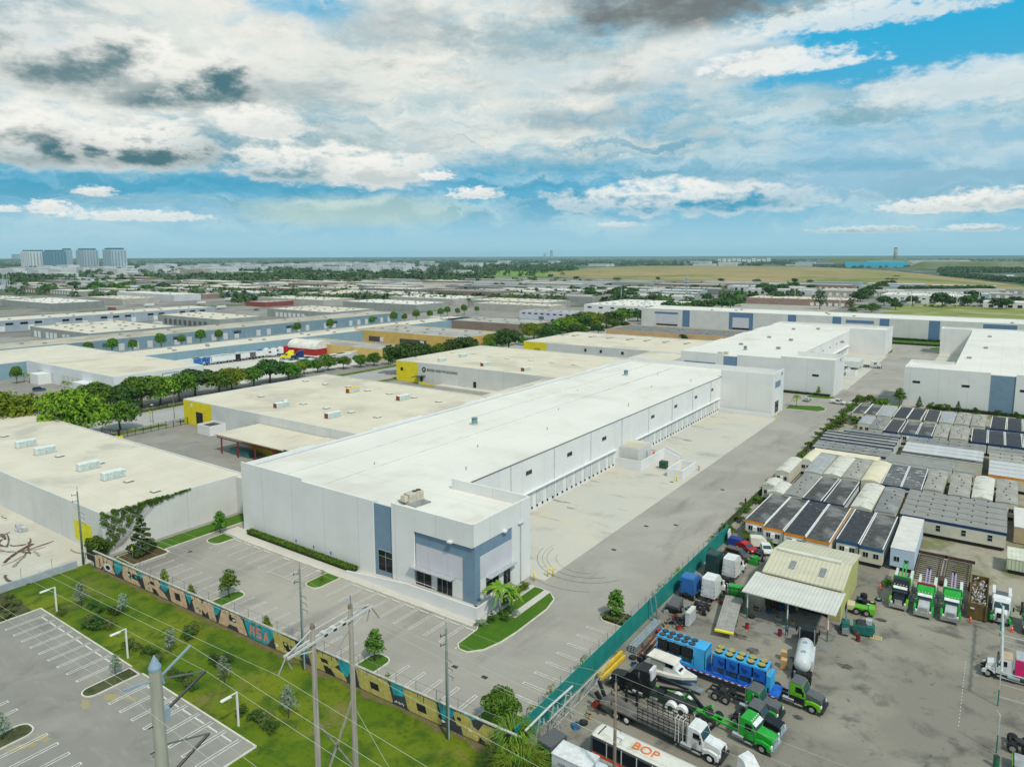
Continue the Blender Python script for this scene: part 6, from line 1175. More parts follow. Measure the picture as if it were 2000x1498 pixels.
for i in range(3):
    t = thing('trestle', 'galvanised folded trestle leaning against the teal fence, %s from the camera' % ORD[i], 'trestle', (-38.6, 60.5 + i*2.9, 0), .1*i, 'trestles by the gate'); o = MB()
    for a in (-.6, .6): o.bar((a, -.4, 0), (a*.4, 0, 3.0), .08); o.bar((a, .4, 0), (a*.4, 0, 3.0), .08)
    for z in (.7, 1.5, 2.3): o.bar((-.5, .2, z), (.5, .2, z), .06)
    o.build('frame', LG, t)
# ================================================================ OFFICE TRAILERS
CREAM = M((.56, .53, .43), .8, .08, .4, dirt=.2); TWHT = M((.60, .61, .60), .8, .08, .4, dirt=.15); NAVY = M((.012, .035, .12), .6, .15); BLU2 = M((.015, .10, .22), .6, .15); ORGB = M((.72, .26, .02), .7, .15, 2)
RD = M((.060, .062, .066), .95, .3, 1.2, stain=(.16, .165, .17, .6), st=(.55, .7), ssc=.35); RDW = M((.12, .125, .13), .95, .3, 1, stain=(.50, .50, .48, .8), st=(.56, .64), ssc=.5); RG = M((.26, .26, .245), .9, .1, .6, stain=(.17, .17, .16, .6), ssc=.3); RS = M((.34, .35, .36), .7, .1, .6, joint=((1, 1.2, .03), (0, 1.2, .03)), stain=(.48, .48, .47, .6), ssc=.3)
RWH = M((.58, .565, .50), .8, .1, .8, stain=(.34, .32, .28, .8), st=(.54, .62), ssc=.5, joint=((1, 1.5, .03),)); RCR = M((.66, .60, .44), .8, .06, .5, stain=(.5, .45, .33, .5), ssc=.2); SEAM = M((.70, .70, .68), .7, .08); CHS = M((.03, .03, .03), .8)
RF = dict(dark=(RD, 0), worn=(RDW, 0), grey=(RG, .22), silver=(RS, .12), white=(RWH, .42), cream=(RCR, .5), flat=(RG, 0), pale=(M((.60, .585, .55), .8, .08, .5), 0), light=(M((.48, .49, .50), .75, .1, .5, stain=(.3, .3, .3, .6), ssc=.2), .1))
RD2 = M((.075, .075, .075), .95, .3, .8, stain=(.23, .23, .225, .7), st=(.50, .66), ssc=.22); RD3 = M((.045, .050, .060), .95, .3, 1.5, stain=(.35, .35, .34, .7), st=(.62, .68), ssc=.7)
RG2 = M((.31, .30, .27), .9, .12, .5, stain=(.42, .40, .36, .7), st=(.52, .66), ssc=.35); RG3 = M((.21, .215, .215), .9, .12, .5, stain=(.33, .32, .30, .7), st=(.5, .66), ssc=.25)
ND = dict(dark='dark-roofed', worn='worn patchy dark-roofed', grey='rounded grey-roofed', silver='silver-roofed', white='peeling white-roofed', cream='cream arched-roof', flat='flat grey-roofed', pale='pale flat-roofed', light='light grey metal-roofed')
def trailer(kind, x0, x1, y0, y1, where, band=None, wall=None, h=3.5, wins=2, z0=.7, side=None):
    wall = wall or CREAM; t = thing('office_trailer', '%s office trailer %s' % (ND[kind], where), 'office trailer', ((x0 + x1)/2, (y0 + y1)/2, 0), 0, 'office trailers in the trailer yard')
    a, b = (x1 - x0)/2, (y1 - y0)/2; bx(-a, a, -b, b, z0, h).build('body', wall, t); rm, arch = RF[kind]; _k = int(abs(x0*3.1 + y0*1.7)) % 3; rm = (rm, RD2, RD3)[_k] if kind == 'dark' else ((rm, RG2, RG3)[_k] if kind == 'grey' else rm); t.rotation_euler.z = .012*math.sin(x0*5 + y0); o = MB(); n = 8 if arch else 1; e = .04
    lx = b >= a; hw = (a if lx else b) + e; hl = (b if lx else a) + e; P_ = []
    for i in range(n + 1): q = -1 + 2*i/n; P_.append((q*hw, h + .03 + arch*(1 - q*q)))
    P_ = [(-hw, h)] + P_ + [(hw, h)]
    m_ = len(P_)
    V = [((p, s*hl, z) if lx else (s*hl, p, z)) for s in (-1, 1) for p, z in P_]; F_ = [(i, (i + 1) % m_, m_ + (i + 1) % m_, m_ + i) for i in range(m_)] + [tuple(range(m_)), tuple(range(m_, 2*m_))]
    o.add(V, F_).build('roof', rm, t)
    MB().box(-a + .15, a - .15, -b + .15, b - .15, .25, z0).build('chassis', CHS, t)
    if band:
        o = MB(); w = .03
        o.box(-a - w, a + w, -b - w, -b + .01, h - .55, h - .03); o.box(a - .01, a + w, -b, b, h - .55, h - .03); o.build('fascia_band', band, t)
    if kind in ('dark', 'worn'):
        o = MB()
        if lx: o.box(-a - .06, -a + .10, -b, b, h, h + .12); o.box(a - .10, a + .06, -b, b, h, h + .12)
        else: o.box(-a, a, -b - .06, -b + .10, h, h + .12); o.box(-a, a, b - .10, b + .06, h, h + .12)
        o.build('edge_seam', SEAM, t)
    if kind == 'grey':
        for i in range(6 if (b if lx else a) > 7 else 4):
            q = -.82 + 1.64*(i + .3)/6; c = ((.0 + .3*math.sin(i*5 + x0))*a if lx else q*a, q*b if lx else (.3*math.sin(i*4))*b); MB().tube([(c[0], c[1], h + .1), (c[0], c[1], h + arch + .22)], .13, 7).build('roof_vent', CHS, t)
    if lx and kind != 'pale' and int(x0*7) % 2: MB().box(-.35, .35, -b - .45, -b, 1.7, 2.5).build('air_conditioner', SEAM, t)
    for i in range(wins):
        fr = MB(); gl = MB(); zc = 2.1
        if lx: c = (-a*.45, a*.45)[i % 2]; fr.box(c - .45, c + .45, -b - .04, -b, zc - .45, zc + .45); gl.box(c - .4, c - .03, -b - .06, -b - .03, zc - .4, zc + .4); gl.box(c + .03, c + .4, -b - .06, -b - .03, zc - .4, zc + .4)
        else: c = -a*.72 + 1.44*a*i/max(1, wins - 1); fr.box(c - .4, c + .4, -b - .04, -b, zc - .6, zc + .6); gl.box(c - .35, c + .35, -b - .06, -b - .03, zc - .55, zc - .04); gl.box(c - .35, c + .35, -b - .06, -b - .03, zc + .04, zc + .55)
        f = fr.build('window', TWHT, t); gl.build('pane', GLS, f)
    return t
def trow(y0, y1, items, rown):
    for i, it in enumerate(items): trailer(it[0], it[1], it[2], y0 + (it[5] if len(it) > 5 else 0), y1 + (it[6] if len(it) > 6 else 0), '%s from the left in the %s' % (ORD[i], rown), it[3] if len(it) > 3 else None, it[4] if len(it) > 4 else None)
trow(129.6, 148.9, [('dark', -37.7, -34.05, ORGB, TWHT, 1.6), ('dark', -33.9, -30.4, ORGB, TWHT), ('dark', -30.2, -26.5, ORGB, TWHT, -.6), ('dark', -26.3, -22.4, ORGB, TWHT, -1.2), ('dark', -21.6, -18.05, BLU2, CREAM, 1.1), ('dark', -17.8, -14.2, BLU2, CREAM, .6)], 'row nearest the truck yard')
t = trailer('pale', -13.3, -9.7, 131.2, 149, 'with pale blue walls, beside the steel racks', None, M((.46, .56, .70), .7, .05), 3.9, 1)
o = MB(); 
trow(150, 167.6, [('white', -41, -38.0, None, CREAM, 4, -8), ('white', -38.6, -35.7, None, CREAM, 0, -10), ('grey', -35.5, -31.9), ('dark', -31.6, -28.1, NAVY, TWHT), ('dark', -27.6, -23.9, NAVY, TWHT), ('white', -22.6, -18.9), ('grey', -18.5, -14.8)], 'second row')
trow(169.4, 187.2, [('white', -41.4, -38.4, None, CREAM, -3.5, -8), ('cream', -38.6, -36.1, None, TWHT, 9, 1), ('silver', -35.9, -32.2), ('white', -31.6, -27.9), ('grey', -27.7, -24.1), ('cream', -23.8, -20.0), ('worn', -19.8, -16.1, NAVY), ('worn', -15.9, -12.2, NAVY), ('grey', -11.8, -8.3, None, None, 1), ('grey', -7.3, -3.5, None, None, 0), ('white', -3.0, .6, None, None, .5), ('grey', 1.1, 4.8, None, None, .5, .5)], 'third row')
for i, (y0, y1, k, bd, w) in enumerate(((150.9, 154.2, 'grey', NAVY, 4), (154.5, 157.8, 'grey', None, 0), (158.1, 161.4, 'grey', NAVY, 0), (161.7, 165.0, 'grey', None, 0), (165.3, 168.6, 'grey', None, 0))): trailer(k, -14.0, 3.0, y0, y1, 'lying crosswise behind the bare ground, %s from the camera' % ORD[i], bd, None, 3.6, w)
trailer('cream', -37.8, -22.8, 188.4, 191.6, 'long and low, lying crosswise left behind the third row', None, TWHT, 3.5, 0); trailer('flat', -21.6, -7.6, 188.4, 196.4, 'extra wide, lying crosswise in the middle of the yard', None, TWHT, 3.7, 0); trailer('flat', -7.4, -3.2, 189.5, 193.4, 'short, right of the extra wide one', None, CREAM, 3.5, 2)
for i, (y0, k, bd) in enumerate(((192.8, 'grey', NAVY), (196.4, 'grey', None), (199.9, 'dark', NAVY), (203.5, 'dark', None), (207.1, 'dark', NAVY), (210.7, 'dark', None), (216.2, 'grey', NAVY))): trailer(k, -39 + (4 if i == 6 else 0) - i*.1, -21.4, y0, y0 + 3.3, 'lying crosswise by the fence at the left, %s from the camera' % ORD[i], bd, TWHT, 3.6, 0)
for i, (y0, k) in enumerate(((198.3, 'dark'), (201.9, 'light'), (205.5, 'light'), (209.1, 'light'), (212.7, 'grey'), (216.3, 'grey'))): trailer(k, -19.2, -2.0, y0, y0 + 3.3, 'lying crosswise in the middle block, %s from the camera' % ORD[i], None, CREAM, 3.6, 0)
for i, (y0, k, bd, x0) in enumerate(((190.5, 'light', ORGB, -.6), (194.1, 'light', None, -.6), (197.7, 'light', None, -.6), (201.3, 'light', None, -.6), (205.1, 'grey', None, -.8), (208.7, 'grey', None, -.8), (212.3, 'flat', NAVY, -.8), (216.2, 'grey', None, -.8))): trailer(k, x0, x0 + 17, y0, y0 + 3.3, 'lying crosswise at the right edge, %s from the camera' % ORD[i], bd, CREAM, 3.6, 0)
trow(222.8, 240, [('silver', -34, -30.6, None, CREAM, 6), ('grey', -30.3, -26.7), ('dark', -26.2, -22.6, NAVY), ('dark', -21.9, -18.3, BLU2), ('dark', -18.0, -14.5, BLU2), ('grey', -14.2, -10.8), ('grey', -10.4, -6.0), ('dark', -5.3, -1.8, NAVY, TWHT), ('dark', -1.5, 2.1, NAVY, TWHT), ('dark', 2.4, 6.0, NAVY, TWHT), ('dark', 6.3, 9.9, NAVY, TWHT), ('dark', 10.2, 13.8, NAVY, TWHT)], 'fourth lengthwise row')
trow(243.4, 261.6, [('dark', -38, -34.6), ('dark', -34.4, -31.2), ('silver', -30.9, -27.0), ('dark', -26.3, -22.7), ('dark', -22.5, -18.9), ('dark', -18.2, -14.7), ('silver', -14.2, -10.5), ('grey', -10.2, -6.4), ('grey', -6.1, -2.6), ('dark', -1.2, 2.4, NAVY, TWHT), ('dark', 2.7, 6.3, NAVY, TWHT), ('dark', 6.6, 10.2, NAVY, TWHT), ('dark', 10.5, 14.1, NAVY, TWHT)], 'row farthest from the camera')
TANB = M((.46, .35, .22), .8, .1, .5)
t = thing('storage_container', 'tan storage box with a whitish roof at the right edge beyond the bare ground', 'container', (6.4, 163, 0)); bx(-2.2, 2.2, -6.2, 6.2, .1, 3.1).build('body', TANB, t); bx(-2.25, 2.25, -6.25, 6.25, 3.1, 3.25).build('roof', RF['pale'][0], t)
t = thing('storage_container', 'pale green corrugated storage box on the bare ground at the right edge', 'container', (6.2, 143.6, 0)); bx(-3.0, 3.0, -2.9, 2.9, .7, 2.6).build('body', M((.52, .55, .40), .8, .08, .5, joint=((0, .6, .04),)), t); bx(-3.05, 3.05, -2.95, 2.95, 2.6, 2.7).build('roof', M((.58, .58, .48), .8, .1, .5, joint=((0, .6, .03),)), t); bx(-2.8, 2.8, -2.7, 2.7, .1, .7).build('skid', CHS, t)
for k in range(12): face(t, 'rib', M((.50, .52, .38), .8), 'y', -2.9, -2.8 + .5*k, -2.7 + .5*k, .8, 2.5)
for i, (x, lab) in enumerate(((-7.6, 'left'), (-3.4, 'right'))):       # rusty racks behind the wreckers
    t = thing('steel_rack', '%s rusty steel ramp rack lying on the bare ground behind the parked wreckers' % lab, 'rack', (x, 135, 0), 0, 'rusty racks'); RU = M((.075, .045, .03), .9, .4, 2)
    for a in (-1.7, 1.7): MB().box(a - .08, a + .08, -6.5, 5.5, .45, .65).build('side_beam', RU, t)
    for k in range(13): MB().box(-1.7, 1.7, -6.4 + k*.92, -6.25 + k*.92, .5, .6).build('rung', RU, t)
    MB().box(-2.2, 2.2, 5.5, 5.8, .4, .9).build('end_beam', RU, t)
    for a in (-1.9, 1.9): MB().box(a - .2, a + .2, -6, -4, .1, .9).build('wheel_box', RU, t)
# ================================================================ VEHICLES
def paintm(c, r=.34): return M(c, r, .10, 1.5, dirt=.35, stain=(c[0]*.6 + .06, c[1]*.6 + .055, c[2]*.6 + .045, .45), st=(.5, .7), ssc=.9)
GRN = paintm((.02, .33, .035)); LIM = paintm((.13, .42, .015)); BLKP = paintm((.012, .013, .016)); GRYP = paintm((.10, .105, .11), .5); WHP = paintm((.66, .67, .67)); BLUP = paintm((.03, .14, .40)); DGP = paintm((.015, .05, .05)); REDP = paintm((.42, .01, .02)); YELP = paintm((.75, .66, .02)); NVYP = paintm((.01, .03, .12)); BRNP = paintm((.10, .08, .06)); TANP = paintm((.48, .36, .24)); SILP = paintm((.42, .44, .46))
TYRE = M((.018, .018, .018), .85, .3, 3); RIM = M((.50, .52, .52), .35, .1, 3, metal=.7); CHR = M((.62, .64, .66), .2, .08, 2, metal=.9); FRM = M((.03, .032, .035), .6, .3, 2); FGRN = M((.03, .42, .03), .5, .2, 2); HLT = M((.75, .75, .70), .2); MIRR = M((.2, .22, .24), .2, metal=.6); LENS = M((.35, .02, .01), .3); WSH = M((.03, .07, .09), .08, .3, .8)
def wheel(t, x, y, r=.52, w=.30, rim=RIM, tyre=TYRE):
    sg = 1 if y > 0 else -1; o = MB(); o.tube([(x, y - w/2, r), (x, y - w/2 + .04, r), (x, y + w/2 - .04, r), (x, y + w/2, r)], [r*.9, r, r, r*.9], 18); wh = o.build('wheel', tyre, t)
    o = MB(); o.tube([(x, y + sg*(w/2 - .02), r), (x, y + sg*(w/2 + .012), r), (x, y + sg*(w/2 + .03), r)], [r*.58, r*.55, r*.25], 14); o.build('rim', rim, wh); return wh
def semi(name, label, x, y, rz, cab, hood=None, roof=None, sleeper=0, hs=3.6, L=4.2, ax=(-2.3, -3.6), frame=FRM, rim=RIM, chrome=False, dual=True, group=None, cat='truck', bumper=None, lower=None, stacks=True, fenders=None, tyre=TYRE, fifth=True, hoodlen=1.9, visor=None, lamps=0):
    """front axle at x=+2.4, back of cab at x=-.2, frame reaches back to -L"""
    hood = hood or cab; roof = roof or cab; lower = lower or cab; t = thing(name, label, cat, (x, y, 0), rz, group)
    o = MB(); [o.box(-L, 3.2, s*.42 - .06, s*.42 + .06, .72, .98) for s in (-1, 1)]; [o.box(-L + k*1.1, -L + k*1.1 + .12, -.4, .4, .76, .92) for k in range(int(L/1.1) + 1)]; [o.box(a - .07, a + .07, -1.0, 1.0, .45, .6) for a in ax]; o.build('chassis', frame, t)
    f = 1.5 + hoodlen
    MB().prof([(1.5, .75), (f, .75), (f + .03, 1.45), (f - .12, 1.72), (1.5, 2.0)], -.78, .78, .10, 1.2).build('hood', hood, t)
    for s in (-1, 1):
        fd = MB(); P_ = [(2.4 + .78*math.cos(a), .52 + .78*math.sin(a)) for a in [R_(k) for k in range(0, 181, 20)]] + [(1.75, .52), (2.4 + .6*math.cos(R_(150)), .6 + .58*math.sin(R_(150))), (2.4, 1.16), (2.95, .95), (3.05, .6)]
        fd.prof([(1.6, .8), (1.7, 1.35), (2.4, 1.48), (f - .15, 1.32), (f, .62), (3.05, .62), (2.95, .98), (2.4, 1.18), (1.9, .98), (1.78, .8)], s*1.12 - .16, s*1.12 + .16).build('fender', fenders or hood, t)
    MB().prof([(-.2, .85), (1.55, .85), (1.55, 1.95), (1.18, 2.82), (.95, 2.9), (-.2, 2.92)], -1.08, 1.08, .07, 1.9).build('cab', cab, t)
    if lower is not cab: MB().box(-.2, 1.5, -1.10, 1.10, .8, 1.42).build('lower_panel', lower, t)
    MB().prof([(-.18, 2.86), (1.1, 2.84), (1.22, 2.78), (1.0, 2.97), (.2, 3.03), (-.18, 3.0)], -1.0, 1.0).build('cab_roof', roof, t)
    w = MB(); w.quad((1.585, -.94, 2.0), (1.585, .94, 2.0), (1.245, .86, 2.76), (1.245, -.86, 2.76)); w.build('windshield', WSH, t)
    for s in (-1, 1):
        d = MB().box(.42, 1.38, s*1.085 - .012, s*1.085 + .012, 1.0, 1.9).build('door', cab, t); q = MB(); yy = s*1.1
        q.quad((.45, s*1.098, 1.95), (1.35, s*1.098, 1.95), (1.12, s*1.045, 2.6), (.45, s*1.045, 2.6)); q.build('window', GLS, d)
        MB().box(1.35, 1.5, s*1.45 - .1, s*1.45 + .1, 1.9, 2.5).build('mirror', MIRR if chrome else BLK, t)
        MB().tube([(-.95, s*.98, .72), (.35, s*.98, .72)], .29, 12).build('fuel_tank', CHR, t)
        MB().box(.4, 1.4, s*1.05 - .14, s*1.05 + .14, .45, .52).build('step', ALU, t)
        MB().box(f - .08, f + .06, s*.9 - .14, s*.9 + .14, .95, 1.22).build('headlight', HLT, t)
        if stacks: MB().tube([(-.32, s*.92, .9), (-.32, s*.92, 3.35)], .09, 8).build('exhaust_stack', CHR, t)
    MB().box(f + .0, f + .07, -.5, .5, .85, 1.6).build('grille', CHR if chrome else BLK, t)
    MB().box(f + .02, f + .26, -1.2, 1.2, .38, .76 if not chrome else .9, .0).build('bumper', bumper or (CHR if chrome else FRM), t)
    if sleeper:
        a = -.2 - sleeper; MB().prof([(a, .9), (-.15, .9), (-.15, 2.95), (.75, 3.0), (.2, hs - .15), (-.1, hs), (a + .25, hs), (a, hs - .2)], -1.14, 1.14, .16, 2.7).build('sleeper', roof if lower is not cab else cab, t)
        MB().box(a - .03, a, -.8, .8, 1.2, hs - .5).build('sleeper_back', cab, t); [MB().box(a - .05, a, s_*.98 - .08, s_*.98 + .04, z_, z_ + .09).build('latch', BLK, t) for s_ in (-1, 1) for z_ in (1.4, 2.0, 2.6)]
    if visor: MB().prof([(1.25, 2.72), (1.6, 2.55), (1.62, 2.6), (1.2, 2.86)], -.95, .95).build('sun_visor', visor, t)
    for k in range(lamps): MB().box(1.0, 1.12, -.8 + k*.4 - .05, -.8 + k*.4 + .05, 2.98, 3.08).build('roof_lamp', HLT, t)
    wheel(t, 2.4, 1.02, .52, .28, rim, tyre); wheel(t, 2.4, -1.02, .52, .28, rim, tyre)
    for a in ax:
        for s in (-1, 1): wheel(t, a, s*.92, .52, .56 if dual else .3, rim, tyre)
    if fifth: MB().tube([(ax[0] - .65 if len(ax) > 1 else ax[0], 0, .98), (ax[0] - .65 if len(ax) > 1 else ax[0], 0, 1.08)], .48, 14).build('fifth_wheel', FRM, t)
    return t
def car(name, label, x, y, rz, m, kind='suv', group=None, cat='car'):
    t = thing(name, label, cat, (x, y, 0), rz, group)
    if kind == 'suv': lo = [(-2.3, .45), (-2.35, .95), (-2.2, 1.08), (1.25, 1.05), (2.2, .92), (2.35, .6), (2.3, .4)]; up = [(-2.22, 1.05), (-2.05, 1.72), (.45, 1.74), (1.25, 1.05)]; gl = (-1.95, .35, 1.12, 1.62)
    elif kind == 'pickup': lo = [(-2.7, .5), (-2.7, 1.1), (1.3, 1.1), (2.45, 1.0), (2.6, .55)]; up = [(-.7, 1.08), (-.55, 1.78), (.6, 1.78), (1.35, 1.08)]; gl = (-.5, .55, 1.15, 1.68)
    else: lo = [(-2.15, .4), (-2.2, .85), (-1.9, .95), (1.1, .92), (2.1, .8), (2.2, .5)]; up = [(-1.75, .92), (-1.1, 1.38), (.25, 1.40), (1.05, .9)]; gl = (-1.1, .3, .97, 1.3)
    MB().prof(lo, -.9, .9, .03, .8).build('body', m, t); MB().prof(up, -.84, .84, .18, up[0][1]).build('cabin', m, t)
    x0, x1, z0, z1 = gl
    for s in (-1, 1):
        q = MB(); ya_ = s*.845; yb_ = s*.755
        q.quad((x0, ya_, z0), (x1 + .5, ya_, z0), (x1, yb_, z1), (x0 + .1, yb_, z1)); q.build('side_window', GLS, t)
    (xa, za), (xb, zb) = up[-1], up[-2]; MB().quad((xa + .02, -.74, za + .06), (xa + .02, .74, za + .06), (xb + .05, .66, zb - .04), (xb + .05, -.66, zb - .04)).build('windshield', WSH, t)
    (xa, za), (xb, zb) = up[0], up[1]; MB().quad((xa - .02, .72, za + .1), (xa - .02, -.72, za + .1), (xb - .03, -.64, zb - .08), (xb - .03, .64, zb - .08)).build('rear_window', GLS, t)
    for s in (-1, 1):
        fx = lo[-1][0]; MB().box(fx - .08, fx + .03, s*.68 - .16, s*.68 + .16, .68, .82).build('headlight', HLT, t); MB().box(lo[0][0] - .03, lo[0][0] + .05, s*.75 - .1, s*.75 + .1, .75, .98).build('tail_light', LENS, t)
        for a in (-1.4, 1.45): wheel(t, a, s*.82, .35, .22)
    return t
D_ = math.pi/180
# --- the yard by the teal fence ---
def box_on(t, name, m, *a, **k): return MB().box(*a, **k).build(name, m, t)
t = semi('wrecker_truck', 'black long-nose truck with green frame, white-covered rear wheels and a folded green tow boom', -33.6, 74.9, 180*D_, BLKP, BLKP, GRYP, 1.5, 3.7, 8.0, (-4.6, -5.9), FGRN, RIM, False, hoodlen=2.0, fifth=False)
WCV = M((.72, .72, .72), .6)
for a in (-4.6, -5.9):
    for s in (-1, 1): P_ = [(a + .68*math.cos(R_(k)), .52 + .66*math.sin(R_(k))) for k in range(-60, 241, 15)]; o = MB(); o.prof(P_, s*1.02 - .3, s*1.02 + .34); o.build('wheel_cover', WCV, t); MB().tube([(a, s*1.37, .5), (a, s*1.40, .5)], .33, 14).build('hub', DGP, t)
MB().bar((-2.5, -.3, 1.6), (-6.3, -.3, 2.3), .22).build('boom', BLKP, t); MB().bar((-6.3, -.3, 2.3), (-8.0, -.3, .9), .3).build('boom', BLKP, t); MB().bar((-8.0, -.3, .9), (-9.3, .4, 2.2), .22).build('boom_tip', FGRN, t); MB().bar((-5.6, -.6, 1.1), (-6.2, -.6, 2.2), .3).build('boom_post', FGRN, t)
box_on(t, 'deck', FRM, -7.4, -1.2, -.7, .7, .98, 1.12); box_on(t, 'winch', BLKP, -3.4, -2.6, -.5, .5, 1.1, 1.6); box_on(t, 'side_rail', FGRN, -7.4, -1.2, -1.0, -.9, .85, 1.1); box_on(t, 'exhaust_elbow', CHR, -.5, -.3, .85, 1.05, 1.2, 3.4); box_on(t, 'air_unit', WHP, -1.9, -1.55, -.7, .7, 2.6, 3.9); box_on(t, 'toolbox', CHR, -2.9, -1.9, 1.0, 1.25, .4, .9)
semi('road_tractor', 'green and black day-cab tractor with grey roof beside the royal blue chiller, foremost one', -17.6, 84.0, -4*D_, LIM, GRYP, GRYP, 0, 3.6, 4.4, lower=BLKP, fenders=LIM)
semi('road_tractor', 'green and black day-cab tractor with grey roof and long bare rear frame', -21.4, 79.6, -4*D_, GRN, GRYP, GRYP, 0, 3.6, 5.0, (-2.7, -4.0), lower=BLKP, fenders=GRN)
semi('road_tractor', 'black day-cab tractor with slatted grey roof and chrome bumper between two green ones', -20.4, 76.5, -6*D_, BLKP, BLKP, GRYP, 0, 3.3, 2.0, (-1.5,), chrome=True)
t = semi('road_tractor', 'bright green long-nose tractor with green frame and chrome exhaust stacks', -20.4, 74.0, -8*D_, GRN, GRN, GRN, 0, 3.3, 6.0, (-3.6, -4.9), FGRN, chrome=True, visor=WHP, lamps=5)
t = semi('stake_truck', 'white-cabbed long flatbed truck with black stake racks beside the orange-lettered bus', -24.6, 69.2, -4*D_, WHP, WHP, WHP, 0, 3.3, 11.0, (-7.6, -9.0), FRM, M((.7, .7, .7), .5), fifth=False)
box_on(t, 'deck', M((.12, .11, .10), .9, .3, 1), -11.2, -1.0, -1.25, 1.25, 1.1, 1.28)
for xx in (-10.2, -8.8, -7.4):
    for s in (.9,): box_on(t, 'stake', BLKP, xx - .12, xx + .12, s - .12, s + .12, 1.28, 3.2)
for s in (-1.2, 1.2):
    o = MB(); [o.box(-6.2, -1.0, s - .03, s + .03, z, z + .07) for z in (1.5, 1.9, 2.3, 2.7)]; [o.box(-6.2 + k*.65, -6.14 + k*.65, s - .03, s + .03, 1.28, 2.8) for k in range(9)]; o.build('stake_rack', BLKP, t)
for xx in (-1.5, -1.1, -.6): MB().tube([(xx, -1.3, .9), (xx, -1.3, 3.6), (xx + .2, -.9, 3.9)], .04, 6).build('white_pipe', WHP, t)
MB().bar((-11.2, 0, 1.4), (-12.2, .2, 2.9), .3).build('loader_arm', BLKP, t); MB().bar((-11.2, -.9, 1.4), (-11.9, -.9, 2.2), .4).build('outrigger', BLKP, t)
# bus
BR = 3.15; t = thing('bus', 'long white-roofed bus with BOP in orange on its roof and an orange-red side stripe', 'bus', (-26.4, 62.0, 0), -3*D_)
MB().prof([(-6.4, .35), (6.2, .35), (6.35, 1.2), (6.1, 3.0), (-6.3, 3.0), (-6.5, 1.4)], -1.25, 1.25).build('body', paintm((.10, .11, .12)), t)
o = MB(); n = 8; V = []
for xx, w, dz in ((-6.45, 1.0, -.12), (-6.2, 1.22, 0), (6.0, 1.22, 0), (6.25, 1.0, -.12)): V += [(xx, w*math.cos(math.pi*k/n), 2.98 + dz + .17*math.sin(math.pi*k/n)) for k in range(n + 1)]
o.add(V, [(i*(n + 1) + k, i*(n + 1) + k + 1, (i + 1)*(n + 1) + k + 1, (i + 1)*(n + 1) + k) for i in range(3) for k in range(n)]).build('roof', M((.62, .60, .54), .6, .06, .8, stain=(.40, .37, .31, .7), st=(.5, .62), ssc=.5), t)
for s in (-1,): box_on(t, 'white_band', WHP, -6.4, 6.2, -1.29, -1.24, .55, .95); box_on(t, 'red_stripe', paintm((.72, .07, .01)), -6.2, 6.2, -1.31, -1.26, 1.0, 1.22)
for k in range(7): box_on(t, 'window', GLS, -6.1 + k*1.75, -4.5 + k*1.75, -1.28, -1.24, 1.4, 2.75); box_on(t, 'window_post', WHP, -4.45 + k*1.75, -4.37 + k*1.75, -1.30, -1.24, 1.3, 2.85)
box_on(t, 'roof_hatch_slot', BLKP, -5.75, -5.65, -.8, .8, 3.12, 3.19); box_on(t, 'roof_hatch', WHP, -3.9, -3.2, -.35, .35, 3.14, 3.24)
text(t, 'BOP', paintm((.72, .17, .02)), (-2.0, -.55, BR + .055), (1, .0, 0), (0, 1, 0), 1.55, sx=1.0)
for a in (-4.3, 3.6): wheel(t, a, -1.12, .5, .3); wheel(t, a, 1.12, .5, .3)
# white box body with lettering
t = thing('service_truck', 'white box-bodied utility truck with ribbed roof at the bottom edge of the picture', 'truck', (-31.2, 57.1, 0), 0)
box_on(t, 'body', M((.50, .53, .56), .5, .05, 1), -3.3, .9, -1.15, 1.15, .6, 3.3); o = MB(); o.box(-3.35, .95, -1.2, 1.2, 3.3, 3.4); [o.box(-3.2 + .55*k, -3.14 + .55*k, -1.2, 1.2, 3.4, 3.45) for k in range(8)]; o.build('roof', WHP, t)
box_on(t, 'front_locker', M((.55, .58, .60), .5), .9, 1.9, -1.1, 1.1, .6, 2.9); box_on(t, 'cab', WHP, 1.9, 3.7, -1.05, 1.05, .6, 2.3, .1, .08); box_on(t, 'windshield', WSH, 3.6, 3.68, -.8, .8, 1.5, 2.1)
text(t, 'ASPLUNDH', M((.12, .13, .15), .6), (-2.6, -1.16, 2.35), (1, 0, 0), (0, 0, 1), .5)
for a in (-2.2, 2.6): wheel(t, a, -1.0, .48, .3); wheel(t, a, 1.0, .48, .3)
t = car('pickup_truck', 'bright green pickup with a black bed cover beside the sliding gate', -36.6, 58.4, 90*D_ - .15, GRN, 'pickup', cat='pickup'); box_on(t, 'bed_cover', M((.09, .085, .08), .8), -2.6, -.8, -.85, .85, 1.1, 1.25); box_on(t, 'canopy_top', GRYP, -.5, 2.2, -.95, .95, 1.78, 2.3)
t = thing('truck_fairing', 'white pointed truck roof fairing at the bottom edge, just right of the bus', 'fairing', (-17.4, 66.6, 0), -.4); MB().prof([(-1.3, 0), (1.6, 0), (2.0, .7), (.6, 1.7), (-.6, 3.2), (-1.3, 3.3)], -1.1, 1.1, .12, .5).build('shell', WHP, t); box_on(t, 'side_window', GLS, .3, 1.1, -1.13, -1.08, .7, 1.2)
